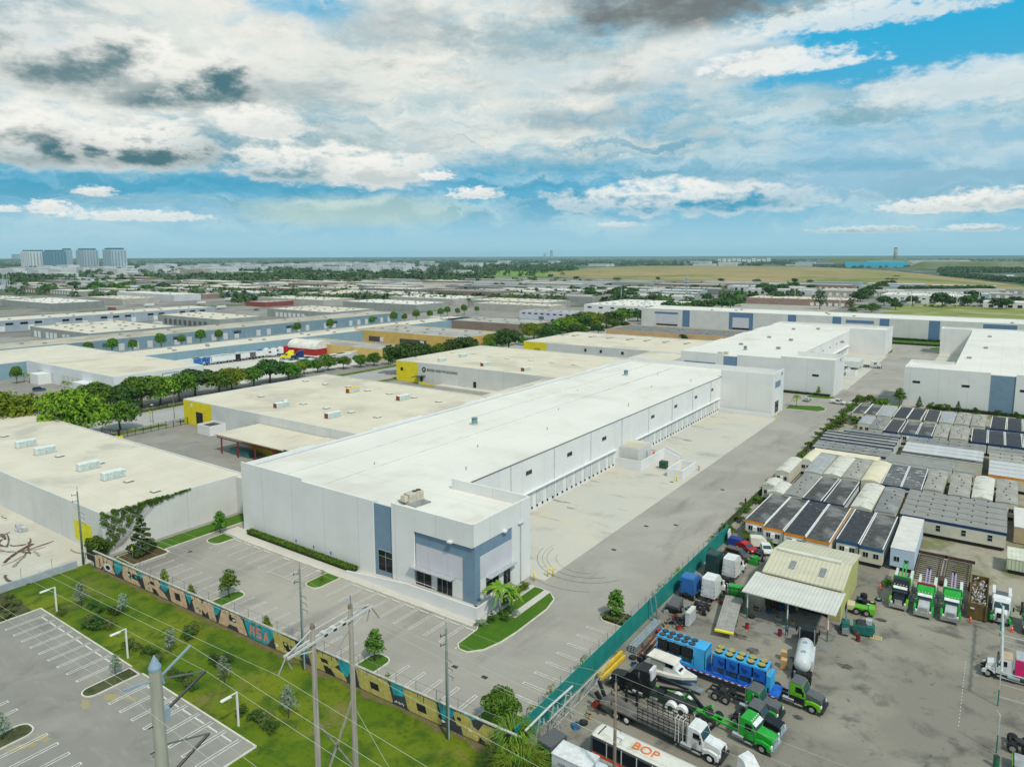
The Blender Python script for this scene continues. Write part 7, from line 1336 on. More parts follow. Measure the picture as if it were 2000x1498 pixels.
# stocks of steel, timber, pipes
STG = M((.30, .34, .35), .5, .15, 2, metal=.4)
t = thing('steel_profile_stack', 'long stack of grey corrugated steel profiles beside the teal fence', 'stack', (-38.2, 86.9, 0))
for k in range(4): MB().prof([(-.6 + .1*i, .15 + k*.2 + (.09 if i % 4 < 2 else 0)) for i in range(13)] + [(.6 - .1*i, .1 + k*.2 + (.09 if (12 - i) % 4 < 2 else 0)) for i in range(13)], -4.4 + .1*k, 4.4).build('sheet_layer', STG, t)
RUST = M((.13, .05, .035), .8, .3, 2)
for i in range(9): o = MB().tube([(-37.3 + .22*i, 82.4 + .2*(i % 3), .15), (-37.4 + .22*i, 90.5 - .55*i + .3*(i % 2), .15)], .085, 8).build('pipe', (RUST, RUST, M((.38, .33, .26), .7))[i % 3]); tag(o, '%s pipe on the ground between steel profiles and blue chiller, %s from the fence' % (('rusty', 'rusty', 'pale')[i % 3], ORD[i]), 'pipe', 'loose pipes')
for i in range(2):
    o = MB().box(-.18, .18, -3.2, 3.2, 0, .42).build('yellow_beam', M((.62, .42, .03), .6, .15, 2)); o.location = (-39.0 + .45*i, 77.6, .02 + (.45 if i == 0 else 0)); o.rotation_euler = (0, 0, -.03); tag(o, 'yellow steel beam leaning along the teal fence, %s one' % ('upper', 'lower')[i], 'beam', 'yellow beams')
t = thing('scrap_pile', 'heap of dark engine scrap and timber near the top of the pipes', 'scrap pile', (-36.2, 93.2, 0)); t['kind'] = 'stuff'; o = MB(); rs = random.Random(4)
for k in range(34): a = rs.uniform(-1.2, 1.2); b = rs.uniform(-1, 1); z = rs.uniform(.05, .6); o.bar((a, b, z), (a + rs.uniform(-.8, .8), b + rs.uniform(-.7, .7), z + rs.uniform(-.1, .3)), rs.uniform(.06, .22))
q = o.build('scrap', BLKP, t); q['kind'] = 'stuff'
for i, (x, y, c) in enumerate(((-39.3, 92, (.12, .25, .27)), (-39.0, 93, (.2, .22, .2)))): o = MB().tube([(0, 0, 0), (-.6, .1, 3.4)], .12, 8).build('leaning_pipe', M(c, .6)); o.location = (x, y, 0); tag(o, 'dark green pipe leaning on the teal fence, %s of the pair' % ('near', 'far')[i], 'pipe', 'leaning pipes')
t = thing('cabinet', 'upright pale grey steel cabinet standing alone behind the first blue chiller', 'cabinet', (-34.6, 94.6, 0), 0); box_on(t, 'body', M((.50, .53, .55), .5), -.3, .3, -1.3, 1.3, .05, 2.0); box_on(t, 'top', M((.6, .58, .52), .6), -.33, .33, -1.33, 1.33, 2.0, 2.08); box_on(t, 'door', M((.45, .48, .5), .5), .3, .34, -1.2, 1.2, .2, 1.9)
# chillers on a trailer
def chiller(label, x0, body, side, fanm, fans, z0=1.35):
    t = thing('chiller', label, 'chiller', (x0, 83.1, 0), 0); L_ = 6.6
    box_on(t, 'top_deck', body, 0, L_, -1.1, 1.1, z0 + 2.45, z0 + 2.65); box_on(t, 'base_frame', side, 0, L_, -1.1, 1.1, z0 - .15, z0 + .1)
    for k in range(5):
        for s in (-1, 1): box_on(t, 'corner_post', side, L_*k/4 - (.1 if k else 0), L_*k/4 + (.02 if k == 4 else .08), s*1.08 - .04, s*1.08 + .04, z0, z0 + 2.5)
    if fans == 'dark':
        box_on(t, 'coil', M((.02, .02, .022), .6, .3, 3), .2, 5.0, -1.12, -1.0, z0 + .9, z0 + 2.3); box_on(t, 'end_cabinet', body, 5.15, L_, -1.12, 1.12, z0, z0 + 2.6)
        for k in range(3): box_on(t, 'compressor', M((.20, .20, .18), .6), .5 + k*1.5, 1.3 + k*1.5, -.5, .5, z0 + .15, z0 + .7)
    else:
        box_on(t, 'louvred_side', side, .0, L_, -1.12, -1.0, z0 + 1.0, z0 + 2.45)
        for k in range(4): o = MB(); [o.box(.75 + 1.45*k + .12*j, .8 + 1.45*k + .12*j, -1.15, -1.11, z0 + 1.3 + .1*abs(j - 3), z0 + 2.1 - .05*j) for j in range(7)]; o.build('louvre', M((.01, .04, .16), .6), t)
        for k in range(4): box_on(t, 'compressor', M((.12, .13, .14), .6, .4, 3), .5 + k*1.5, 1.4 + k*1.5, -.6, .5, z0 + .1, z0 + .8)
        box_on(t, 'end_ladder_frame', body, L_, L_ + .5, -1.0, 1.0, z0, z0 + 1.9)
    for i in range(5):
        for s in (-.5, .5):
            xx = .6 + i*(1.0 if fans == 'dark' else 1.32); f = MB().tube([(xx, s, z0 + 2.65), (xx, s, z0 + (2.72 if fans == 'dark' else 2.9))], .45, 18).build('fan', BLK if fans == 'dark' else M((.02, .03, .03), .6), t); MB().tube([(xx, s, z0 + (2.72 if fans == 'dark' else 2.9)), (xx, s, z0 + (2.74 if fans == 'dark' else 2.94))], .36 if fans == 'dark' else .44, 18).build('fan_guard', fanm, f)
    return t
SKB = M((.05, .36, .68), .5, .08, 1, dirt=.15); RYB = M((.015, .12, .50), .5, .1, 1, dirt=.15)
chiller('sky blue rooftop chiller with ten black fans loaded on the long trailer', -34.5, SKB, SKB, M((.06, .06, .06), .6, .4, 6), 'dark'); chiller('royal blue chiller with ten dusty yellow-brown fans loaded on the long trailer', -27.0, SKB, RYB, M((.34, .30, .10), .8, .3, 6), 'brown')
t = thing('flatbed_trailer', 'long low trailer with red and white striped edge carrying the two blue chillers', 'trailer', (-27.3, 83.1, 0)); box_on(t, 'deck', RYB, -7.6, 8.4, -1.3, 1.3, .95, 1.2)
o = MB(); [o.box(-7.6 + .8*k, -7.2 + .8*k, -1.33, -1.3, 1.0, 1.12) for k in range(20)]; o.build('white_reflector', WHT, t); o = MB(); [o.box(-7.2 + .8*k, -6.8 + .8*k, -1.33, -1.3, 1.0, 1.12) for k in range(20)]; o.build('red_reflector', LENS, t)
for a in (-6.4, -5.1): wheel(t, a, -1.0, .48, .5); wheel(t, a, 1.0, .48, .5)
box_on(t, 'landing_leg', FRM, 4.6, 4.8, -.7, .7, .1, .95)
# small clutter on the yard floor
rc_ = random.Random(77); CC = [((.10, .09, .08), 'dark'), ((.42, .30, .15), 'wooden'), ((.35, .05, .03), 'red'), ((.30, .31, .31), 'grey'), ((.04, .16, .30), 'blue')]
for i, (u, v) in enumerate(((1252, 1262), (1268, 1248), (1290, 1240), (1214, 1330), (1226, 1322), (1246, 1316), (1300, 1222), (1318, 1206), (1300, 1195), (1345, 1190), (1412, 1150), (1420, 1165), (1408, 1178), (1366, 1105), (1388, 1092), (1402, 1100), (1150, 1400), (1166, 1378), (1180, 1362), (1125, 1420), (1690, 1220), (1706, 1190), (1672, 1240), (1520, 1210), (1500, 1196), (1478, 1190), (1548, 1218), (1326, 1228), (1252, 1290), (1238, 1300))):
    p = G(u, v); (c_, n_) = CC[i % 5]; t = thing('parts_box', '%s box of loose parts on the truck yard floor' % n_, 'box', (p.x, p.y, 0), rc_.uniform(0, 3), 'boxes of loose parts'); a, b, h = rc_.uniform(.25, .6), rc_.uniform(.2, .45), rc_.uniform(.25, .6)
    o = MB(); walls(o, -a, a, -b, b, 0, h, .05); o.box(-a + .05, a - .05, -b + .05, b - .05, 0, h*.6); o.build('box', M(c_, .8, .3, 2), t); o = MB(); [o.bar((rc_.uniform(-a, a)*.7, rc_.uniform(-b, b)*.7, h*.6), (rc_.uniform(-a, a), rc_.uniform(-b, b), h + rc_.uniform(0, .3)), .06) for _ in range(4)]; q = o.build('loose_parts', FRM, t); q['kind'] = 'stuff'
for i, (u, v) in enumerate(((1236, 1285), (1355, 1165), (1140, 1412), (1296, 1250), (1468, 1205), (1716, 1172))): p = G(u, v); t = thing('spare_tyre', 'loose black truck tyre lying on the truck yard floor', 'tyre', (p.x, p.y, 0), 0, 'loose tyres'); MB().tube([(0, 0, 0), (0, 0, .05), (0, 0, .24), (0, 0, .28)], [.44, .5, .5, .44], 16).build('tread', TYRE, t); MB().tube([(0, 0, .2), (0, 0, .29)], .27, 12).build('rim', RIM if i % 2 else FRM, t)
# boat
t = thing('boat', 'white cabin boat with canvas enclosure and twin black outboard motors on a blue hull', 'boat', (-31.6, 79.3, 0), -4*D_)
st_ = [(-3.4, 1.15, 1.35), (-1.5, 1.3, 1.45), (.5, 1.25, 1.6), (2.2, .9, 1.8), (3.3, .35, 1.95), (3.8, .02, 2.0)]
V = []; F_ = []
for (xx, w, z) in st_: V += [(xx, 0, .55 + max(0, xx - 1)*.22), (xx, -w*.8, .85 + max(0, xx - 1)*.15), (xx, -w, z), (xx, w, z), (xx, w*.8, .85 + max(0, xx - 1)*.15)]
for i in range(5):
    for a, b in ((0, 1), (1, 2), (3, 4), (4, 0)): F_.append((i*5 + a, i*5 + b, i*5 + 5 + b, i*5 + 5 + a))
MB().add(V, F_ + [(0, 1, 2, 3, 4)]).build('hull', paintm((.05, .12, .26)), t)
V = []; F_ = []
for (xx, w, z) in st_: V += [(xx, -w - .04, z - .35), (xx, -w - .04, z), (xx, -w*.8, z + .12), (xx, w*.8, z + .12), (xx, w + .04, z), (xx, w + .04, z - .35)]
for i in range(5):
    for a in range(5): F_.append((i*6 + a, i*6 + a + 1, i*6 + 7 + a, i*6 + 6 + a))
MB().add(V, F_).build('deck', M((.66, .64, .58), .5, .05, 1), t)
MB().prof([(-.3, 1.7), (2.2, 1.8), (1.2, 2.35), (.9, 2.9), (-.3, 2.95)], -.85, .85, .12, 2).build('cabin', WHP, t); box_on(t, 'cabin_window', GLS, -.1, .9, -.87, .87, 2.35, 2.8); box_on(t, 'hatch', BLK, 1.25, 1.75, -.45, .45, 2.0, 2.2)
MB().prof([(-2.4, 1.6), (-.3, 1.7), (-.3, 2.95), (-2.0, 2.9)], -.95, .95, .05, 2).build('canvas', M((.36, .36, .31), .9, .1, 1), t); box_on(t, 'hard_top', M((.66, .62, .54), .6), -2.6, 1.2, -1.05, 1.05, 2.98, 3.1, .1, .1)
for s in (-.35, .35): m_ = MB().prof([(-4.3, 1.9), (-3.6, 2.0), (-3.5, 1.4), (-4.2, 1.3)], s - .2, s + .2).build('outboard_motor', BLKP, t); MB().box(-4.0, -3.8, s - .1, s + .1, .5, 1.35).build('outboard_leg', BLKP, m_)
box_on(t, 'boat_trailer', STG, -3.2, 4.6, -.5, .5, .35, .5); wheel(t, -1.2, -1.0, .35, .22); wheel(t, -1.2, 1.0, .35, .22)
# retired sleeper cabs by the fence
def bare(o): 
    return o
semi('retired_tractor', 'dark green sleeper-cab tractor seen from behind, against the teal fence', -37.2, 113.0, 90*D_, DGP, DGP, DGP, 2.0, 4.0, 2.6, (-1.9,), stacks=False)
semi('retired_tractor', 'white sleeper-cab tractor with torn grey sheet on its back, right of the dark green one', -34.3, 113.2, 90*D_, WHP, WHP, WHP, 2.2, 4.0, 4.2, (-2.7, -3.9), stacks=False)
semi('retired_tractor', 'metallic blue sleeper-cab tractor seen from behind, against the teal fence', -37.7, 103.2, 90*D_, BLUP, BLUP, BLUP, 1.9, 3.6, 2.4, (-1.8,), stacks=False)
semi('retired_tractor', 'white sleeper-cab tractor with long bare frame beside the metallic blue one', -34.6, 104.2, 90*D_, WHP, WHP, WHP, 2.2, 4.0, 6.6, (-4.6, -6.2), stacks=False)
t = thing('truck_hood', 'loose dark truck front with grey hood standing before the blue sleeper cab', 'truck front', (-37.8, 96.8, 0), -90*D_); MB().prof([(-1, .5), (1.1, .5), (1.15, 1.2), (-1, 1.9)], -.9, .9, .15, 1).build('hood', GRYP, t); box_on(t, 'bumper', BLKP, 1.1, 1.3, -1.1, 1.1, .4, .8); wheel(t, 0, -1, .5, .3); wheel(t, 0, 1, .5, .3)
t = semi('rollback_truck', 'green tow truck whose grey tilting flatbed with yellow edge faces the camera', -31.0, 103.6, 100*D_, GRN, GRN, GRN, 0, 3.4, 6.5, (-5.3, -6.6), fifth=False)
MB().prof([(-10.6, .9), (-10.6, 1.05), (-.8, 1.75), (-.8, 1.6)], -1.25, 1.25).build('deck', M((.30, .29, .27), .7, .15, 1.2, joint=((1, .5, .02),), dirt=.4), t); MB().prof([(-10.7, .85), (-10.7, 1.08), (-10.35, 1.1), (-10.35, .88)], -1.28, 1.28).build('deck_edge', YELP, t)
o = MB(); [o.box(-.8, -.7, y_, y_ + .06, 1.7, 3.0) for y_ in (-1.2, -.6, 0, .6, 1.14)]; [o.box(-.8, -.7, -1.2, 1.2, z, z + .08) for z in (1.9, 2.4, 2.95)]; o.build('headboard', BLKP, t)
# cars and junk at the top corner
car('parked_suv', 'brown old estate car with tan roof parked by the green shrubs', -35.9, 120.9, -8*D_, BRNP, 'suv'); car('parked_car', 'white sedan partly hidden behind the yellow shed', -32.6, 126.6, -60*D_, WHP, 'sedan'); car('parked_car', 'red junk car beneath the white junk parts', -35.7, 125.2, -30*D_, REDP, 'sedan')
t = thing('junk_hood', 'open white truck hood shell lying behind the red junk car', 'truck hood', (-34.3, 127.6, .6), .4); MB().prof([(-1.4, 0), (1.4, 0), (1.5, .8), (.6, 1.5), (-1.4, 1.5)], -1.1, 1.1, .2, .5).build('shell', M((.6, .6, .52), .5), t); box_on(t, 'inner_panel', M((.5, .52, .42), .6), -1.45, -1.4, -.9, .9, .2, 1.3)
o = bx(-1.3, 1.3, -.9, .9, 0, 1.5, .1, .1).build('blue_container', M((.015, .04, .22), .6)); o.location = (-37.9, 126.2, 0); tag(o, 'dark blue box bin in the top corner of the truck yard', 'bin')
o = bx(-.15, .15, -1.4, 1.4, 0, 2.2, .0, .3).build('white_panel', M((.62, .66, .68), .6)); o.location = (-39.3, 127.3, 0); o.rotation_euler = (.0, -.15, .2); tag(o, 'white sheet panel leaning at the end of the teal fence', 'panel')
t = thing('farm_tractor', 'small green machine with black canopy and mower deck near the yellow shed', 'tractor', (-32.6, 121.4, 0), -100*D_); box_on(t, 'bonnet', GRN, .2, 1.5, -.4, .4, .6, 1.2, .05, .05); box_on(t, 'canopy', BLKP, -1.0, .2, -.6, .6, 1.9, 2.0); box_on(t, 'blade', GRN, 1.6, 1.8, -.9, .9, .1, .8); [wheel(t, a, s*.7, r_, .3) for a, r_ in ((-.7, .6), (1.0, .4)) for s in (-1, 1)]; [MB().tube([(-.9, s*.5, .9), (-.9, s*.5, 1.9)], .04).build('canopy_post', BLKP, t) for s in (-1, 1)]; box_on(t, 'seat', BLKP, -.8, -.3, -.3, .3, .8, 1.3)
o = MB(); [o.box(-.9 + .45*k, -.8 + .45*k, -.5, .5, .0, 1.2) for k in range(5)]; o.box(-1, 1, -.5, .5, 1.2, 1.3); o = o.build('orange_rack', M((.65, .20, .03), .6)); o.location = (-38.6, 117.8, 0); tag(o, 'orange and red rack beside the brown estate car at the fence', 'rack')
# yellow metal shed
SHW = M((.46, .46, .18), .7, .06, .8, joint=((0, .45, .04), (1, .45, .04))); SHR = M((.54, .51, .38), .6, .06, .5, joint=((0, .62, .05),)); CNR = M((.58, .58, .53), .6, .06, .5, joint=((0, .5, .05),))
t = thing('metal_shed', 'yellow ribbed metal shed with cream pitched roof and white canopy on posts', 'shed'); x0, x1, y0, y1 = -27.6, -16.7, 107.4, 121.9
o = MB(); o.box(x0, -23.4 + .9, y0, y0 + .15, 0, 5.0); o.box(-22.5, x1, y0, y0 + .15, 3.6, 5.0); o.box(-18.2, x1, y0, y0 + .15, 0, 3.6); o.box(x0, x0 + .15, y0 + .15, y1, 0, 5.0); o.box(x0, x1, y1 - .15, y1, 0, 5.0)
o.add([(x1 - .15, y0, 0), (x1 - .15, y1, 0), (x1 - .15, y1, 5), (x1 - .15, 113.6, 6.3), (x1 - .15, y0, 5), (x1, y0, 0), (x1, y1, 0), (x1, y1, 5), (x1, 113.6, 6.3), (x1, y0, 5)], [(4, 3, 2, 1, 0), (5, 6, 7, 8, 9), (0, 1, 6, 5)]); o.add([(x0, y0, 5), (x0, y1, 5), (x0, 113.6, 6.3)], [(0, 1, 2)]); o.build('wall', SHW, t)
o = MB(); o.quad((x0 - .4, y0 - .3, 5.0), (x1 + .3, y0 - .3, 5.0), (x1 + .3, 113.6, 6.38), (x0 - .4, 113.6, 6.38)); o.quad((x0 - .4, 113.6, 6.38), (x1 + .3, 113.6, 6.38), (x1 + .3, y1 + .3, 5.0), (x0 - .4, y1 + .3, 5.0)); o.box(x0 - .4, x1 + .3, y0 - .34, y0 - .26, 4.8, 5.02); o.build('roof', SHR, t)
MB().box(x0 + .2, x1 - 1.2, 113.2, 114.0, 6.36, 6.62).build('ridge_vent', M((.64, .63, .56), .6), t)
for (a, b, zz) in ((-24.7, 110.3, 5.68), (-20.3, 110.1, 5.66)): o = MB(); o.quad((a, b - 1.1, zz - .22 + .03), (a + .85, b - 1.1, zz - .22 + .03), (a + .85, b + 1.1, zz + .26 + .03), (a, b + 1.1, zz + .26 + .03)); o.build('skylight', M((.25, .25, .27), .4, .3, 3, joint=((0, .2, .04),)), t)
for (a, b) in ((-25.2, 117.5), (-20.6, 117.7)): o = MB(); o.quad((a, b - 1, 5.64), (a + .8, b - 1, 5.64), (a + .8, b + 1, 5.3), (a, b + 1, 5.3)); o.build('skylight', M((.30, .30, .30), .4, .3, 3, joint=((0, .2, .04),)), t)
o = MB(); o.quad((-29.0, 100.2, 4.25), (-16.1, 100.2, 4.25), (-16.1, 107.4, 4.55), (-29.0, 107.4, 4.55)); o.box(-29.0, -16.1, 100.16, 100.24, 4.12, 4.26); o.build('canopy', CNR, t)
for (x, y) in ((-28.2, 100.6), (-22.5, 100.6), (-17.1, 100.6)): p = MB().tube([(x, y, 1.7), (x, y, 4.2)], .1, 8).build('canopy_post', WHP, t); MB().tube([(x, y, 0), (x, y, 1.7)], .105, 8).build('green_foot', M((.02, .2, .13), .6), p)
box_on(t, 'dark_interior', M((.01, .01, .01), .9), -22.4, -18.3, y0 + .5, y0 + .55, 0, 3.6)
for i, (x, y, c, h) in enumerate(((-26.6, 106.2, (.05, .05, .05), 1.3), (-25.6, 106.4, (.15, .03, .03), .9), (-24.8, 106.0, (.03, .05, .12), 1.0), (-24.0, 106.5, (.2, .2, .19), 1.2), (-23.2, 106.2, (.04, .04, .04), .9), (-26.2, 105.0, (.06, .05, .05), .7))):
    t = thing('tool_cart', 'cluttered workshop cart under the white canopy, %s from the left' % ORD[i], 'cart', (x, y, 0), .3*i, 'workshop carts'); box_on(t, 'body', M(c, .6, .3, 3), -.4, .4, -.3, .3, .15, h); box_on(t, 'top_tray', FRM, -.45, .45, -.35, .35, h, h + .08); [MB().tube([(a, b, 0), (a, b, .16)], .08).build('caster', TYRE, t) for a in (-.3, .3) for b in (-.2, .2)]
def drum(label, x, y, c, h=.9):
    t = thing('oil_drum', label, 'drum', (x, y, 0), 0, 'oil drums'); MB().tube([(0, 0, 0), (0, 0, h)], .29, 14).build('barrel', M(c, .5, .1, 2), t); MB().tube([(0, 0, h - .02), (0, 0, h + .02)], .30, 14).build('rim', FRM, t)
drum('dark red drum at the foot of the middle canopy post', -22.9, 98.4, (.20, .02, .03)); drum('dark red drum in front of the green scrap bin', -13.6, 103.2, (.16, .02, .02)); drum('red drum with yellow jack at the left canopy post', -27.3, 97.8, (.45, .02, .03), .7); drum('green drum at the lower right corner', 2.6, 84.6, (.02, .14, .08), 1.2)
t = thing('step_ladder', 'tan wooden step ladder standing under the left end of the canopy', 'ladder', (-27.6, 104.4, 0)); [MB().bar((s*.35, -.7, 0), (s*.25, 0, 2.0), .07).build('rail', TANP, t) for s in (-1, 1)]; [MB().box(-.32, .32, -.68 + .17*k, -.5 + .17*k, .2 + .45*k, .25 + .45*k).build('tread', TANP, t) for k in range(4)]
t = thing('engine_stand', 'orange engine hoist frame at the right end of the canopy', 'hoist', (-17.6, 103.8, 0)); [MB().bar((s*.4, 0, 0), (s*.4, 0, 1.6), .09).build('leg', M((.7, .15, .02), .5), t) for s in (-1, 1)]; MB().bar((-.45, 0, 1.6), (.45, 0, 1.6), .1).build('crossbar', M((.7, .15, .02), .5), t)
# person standing in the court and mechanic
def person(label, x, y, rz, shirt, pants, pose='stand', skin=(.25, .14, .09)):
    t = thing('person', label, 'person', (x, y, 0), rz); 
    bm = bpy.data.meshes.new('body'); jo = [(0, 0, .95), (0, 0, 1.15), (0, 0, 1.42), (.0, 0, 1.55), (.02, 0, 1.62), (.02, 0, 1.74), (0, .19, 1.42), (.04, .27, 1.15), (.22, .20, 1.18), (0, -.19, 1.42), (.04, -.27, 1.15), (.22, -.20, 1.18), (0, .10, .9), (.03, .13, .5), (0, .14, .08), (.16, .15, .04), (0, -.10, .9), (-.02, -.14, .5), (-.04, -.15, .08), (.12, -.16, .04), (.30, .12, 1.22), (.30, -.12, 1.22)]
    ed = [(0, 1), (1, 2), (2, 3), (3, 4), (4, 5), (2, 6), (6, 7), (7, 8), (2, 9), (9, 10), (10, 11), (0, 12), (12, 13), (13, 14), (14, 15), (0, 16), (16, 17), (17, 18), (18, 19), (8, 20), (11, 21)]
    rr = [.15, .15, .17, .06, .085, .08, .075, .055, .045, .075, .055, .045, .11, .075, .05, .045, .11, .075, .05, .045, .04, .04]
    bm.from_pydata(jo, ed, []); b = bpy.data.objects.new('body', bm); C.objects.link(b); b.parent = t; md = b.modifiers.new('s', 'SKIN'); md.use_smooth_shade = True; sk_ = bm.skin_vertices[0].data if bm.skin_vertices else None
    if sk_ is None:
        bm.attributes  # noqa
        bpy.context.view_layer.objects.active = b; b.select_set(True); bpy.ops.mesh.customdata_skin_add(); sk_ = bm.skin_vertices[0].data
    for i, r_ in enumerate(rr): sk_[i].radius = (r_, r_*(1.0 if i not in (0, 1, 2) else 1.15))
    sk_[0].use_root = True; b.modifiers.new('ss', 'SUBSURF').levels = 1; b.modifiers['ss'].render_levels = 1; bpy.context.view_layer.update()
    dg = bpy.context.evaluated_depsgraph_get(); me = bpy.data.meshes.new_from_object(b.evaluated_get(dg)); b.modifiers.clear(); b.data = me; b.select_set(False)
    me.materials.clear(); me.materials.append(M(skin, .7)); me.materials.append(M(shirt, .9)); me.materials.append(M(pants, .9))
    for p in me.polygons: z = p.center.z; p.material_index = 0 if z > 1.52 or (z > 1.05 and p.center.x > .17) else (1 if z > .98 else 2)
    MB().tube([(0, 0, 1.72), (0, 0, 1.80), (0, 0, 1.84)], [.095, .09, .02], 10).build('hair', M((.02, .015, .01), .9), t)
    return t
person('person in dark shirt and trousers standing at the edge of the court', -42.9, 148.4, -2.0, (.02, .02, .022), (.02, .02, .025)); person('person in a blue shirt and dark trousers standing by the middle canopy post', -22.1, 98.9, 2.2, (.03, .12, .26), (.02, .025, .03))
# tanker, bins, trailers right of the shed
t = semi('tank_truck', 'black truck with a white cylindrical tank, backed out of the yellow shed', -18.9, 96.4, 98*D_, BLKP, BLKP, BLKP, 0, 3.3, 8.4, (-6.0, -7.2), fifth=False)
MB().tube([(-7.9, 0, 1.95), (-7.7, 0, 1.95), (-7.2, 0, 1.95), (-2.0, 0, 1.95), (-1.5, 0, 1.95), (-1.3, 0, 1.95)], [.2, .75, 1.0, 1.0, .75, .2], 20).build('tank', M((.55, .57, .58), .35, .06, 1), t, True); [MB().tube([(a, 0, 2.93), (a, 0, 3.06)], .28, 12).build('manhole', CHR, t) for a in (-5.8, -3.4)]; box_on(t, 'side_locker', M((.5, .52, .54), .5), -6.4, -2.4, -1.25, -.95, .9, 2.2); box_on(t, 'rear_valves', BLKP, -8.3, -7.8, -.8, .8, .8, 1.4)
for i, (x, y) in enumerate(((-20.9, 92.6), (-20.4, 90.6))): t = thing('wooden_crate', 'tan wooden pallet box left of the white tank, %s one' % ('far', 'near')[i], 'crate', (x, y, 0), .1); box_on(t, 'box', M((.50, .33, .15), .8, .15, 2), -.35, .35, -.4, .4, .1, 1.2); box_on(t, 'pallet', M((.4, .28, .14), .8), -.4, .4, -.45, .45, 0, .1)
t = thing('scrap_bin', 'dark green open scrap bin beside the yellow shed corner', 'skip', (-13.4, 105.9, 0), .15); GB = M((.015, .13, .11), .6, .15, 1.5); MB().prof([(-1.3, .2), (1.2, .2), (1.5, 1.0), (1.2, 1.5), (-1.3, 1.3)], -1.0, 1.0).build('body', GB, t); box_on(t, 'metal_scrap', FRM, -1.0, .6, -.8, .8, 1.3, 1.75, .3, .3); box_on(t, 'machine', SILP, .3, 1.1, -.3, .5, 1.45, 2.1)
t = thing('sweeper', 'green and silver machine with white hub beside the scrap bin', 'machine', (-15.6, 105.4, 0), .2); box_on(t, 'body', GB, -.6, .6, -1.4, .6, .3, 1.5, .1, .2); box_on(t, 'mast', STG, -.1, .1, -.4, -.2, 1.5, 3.2); MB().prof([(-.5, .3), (.5, .3), (.3, 1.1), (-.5, .9)], -2.0, -1.4).build('scoop', STG, t); [wheel(t, a, s*.6, .3, .2) for a in (-.4, .4) for s in (-1, 1)]
t = thing('wooden_pallet', 'pale wooden pallet lying flat right of the scrap bin', 'pallet', (-11.7, 105.4, 0), .1); o = MB(); [o.box(-.7 + .2*k, -.58 + .2*k, -.5, .5, .08, .13) for k in range(8)]; o.box(-.7, .8, -.5, -.4, 0, .08); o.box(-.7, .8, .4, .5, 0, .08); o.build('boards', M((.62, .50, .26), .8), t)
t = thing('utility_trailer', 'lime green fender trailer with four wheels beside the shed wall', 'trailer', (-14.6, 112.1, 0), .1); box_on(t, 'bed', LIM, -1.6, 1.6, -.7, .7, .75, 1.0); box_on(t, 'fender_box', LIM, .9, 1.9, -1.0, 1.0, .4, 1.25, .1, .1); box_on(t, 'toolbox', M((.6, .55, .35), .7), -1.9, -.9, -.9, .9, .5, 1.2); [wheel(t, a, s*.95, .5, .3) for a in (-.6, .75) for s in (-1, 1)]
for i, (x, y) in enumerate(((-15.3, 115.6), (-14.5, 114.8), (-13.6, 115.5), (-15.0, 117.0), (-13.9, 114.3))): t = thing('tyre_stack', 'stack of black tyres beside the yellow shed', 'tyres', (x, y, 0), 0, 'tyre stacks'); [MB().tube([(0, 0, .28*k + .01), (0, 0, .28*k + .27)], .5, 14).build('tyre', TYRE, t) for k in range(2 + i % 2)]; MB().tube([(0, 0, .1), (0, 0, .58)], .28, 10).build('drum_top', (BLUP, WHP, M((.5, .45, .1), .6))[i % 3], t)
# parked wreckers facing the camera
def wrecker(label, x, y, cab, low, extra=1):
    t = semi('wrecker_truck', label, x, y, -90*D_ + .02, cab, SILP if extra else cab, cab, .7, 3.4, 7.0, (-4.6, -5.9), chrome=True, fenders=low, fifth=False, group='wreckers parked in a row', visor=WHP, lamps=5)
    for s in (-1, 1): box_on(t, 'side_body', M((.60, .62, .60), .35, .05, 1), -7.0, -1.4, s*1.05 - .2, s*1.05 + .2, .9, 2.5); box_on(t, 'side_trim', low, -7.05, -1.35, s*1.28 - .03, s*1.28 + .03, 1.9, 2.1)
    box_on(t, 'light_bar', LENS if extra > 1 else GRN, -1.35, -1.1, -1.2, 1.2, 3.3, 3.5); box_on(t, 'headboard', low, -1.45, -1.2, -1.25, 1.25, 2.4, 3.2)
    for s in (-.22, .22): MB().bar((-2.4, s, 2.2), (-7.0, s, 3.6), .2, .28).build('boom', M((.45, .35, .55), .35, .1, 1, metal=.4) if extra else GRN, t)
    box_on(t, 'boom_head', BLKP, -7.4, -6.9, -.35, .35, 3.4, 3.8)
    return t
wrecker('wrecker with black grille and lime trim, leftmost of the row facing the camera', -10.25, 119.6, BLKP, LIM, 0); wrecker('wrecker with red light bar and silver hood, second in the row facing the camera', -6.9, 118.9, GRN, GRN, 2); wrecker('wrecker with green light bar and silver hood, third in the row facing the camera', -3.5, 119.4, GRN, GRN, 1)
t = semi('rollback_truck', 'white-cabbed truck with green bumper fenders and white ramps behind its cab', 2.6, 122.4, -90*D_, WHP, WHP, WHP, .5, 3.2, 6.5, (-4.4, -5.6), fenders=GRN, bumper=SILP, hoodlen=.9, stacks=False, fifth=False); [box_on(t, 'ramp', WHP, -4.5, -1.4, s*1.0 - .2, s*1.0 + .2, 1.1, 3.0) for s in (-1, 1)]; box_on(t, 'deck', GRYP, -7, -1.2, -1.2, 1.2, 1.05, 1.2)
semi('rollback_truck', 'green truck front cut by the right picture edge beside the traffic cone', 6.3, 121.8, -90*D_, GRN, GRYP, GRYP, .5, 3.2, 6.5, (-4.4, -5.6), stacks=False)
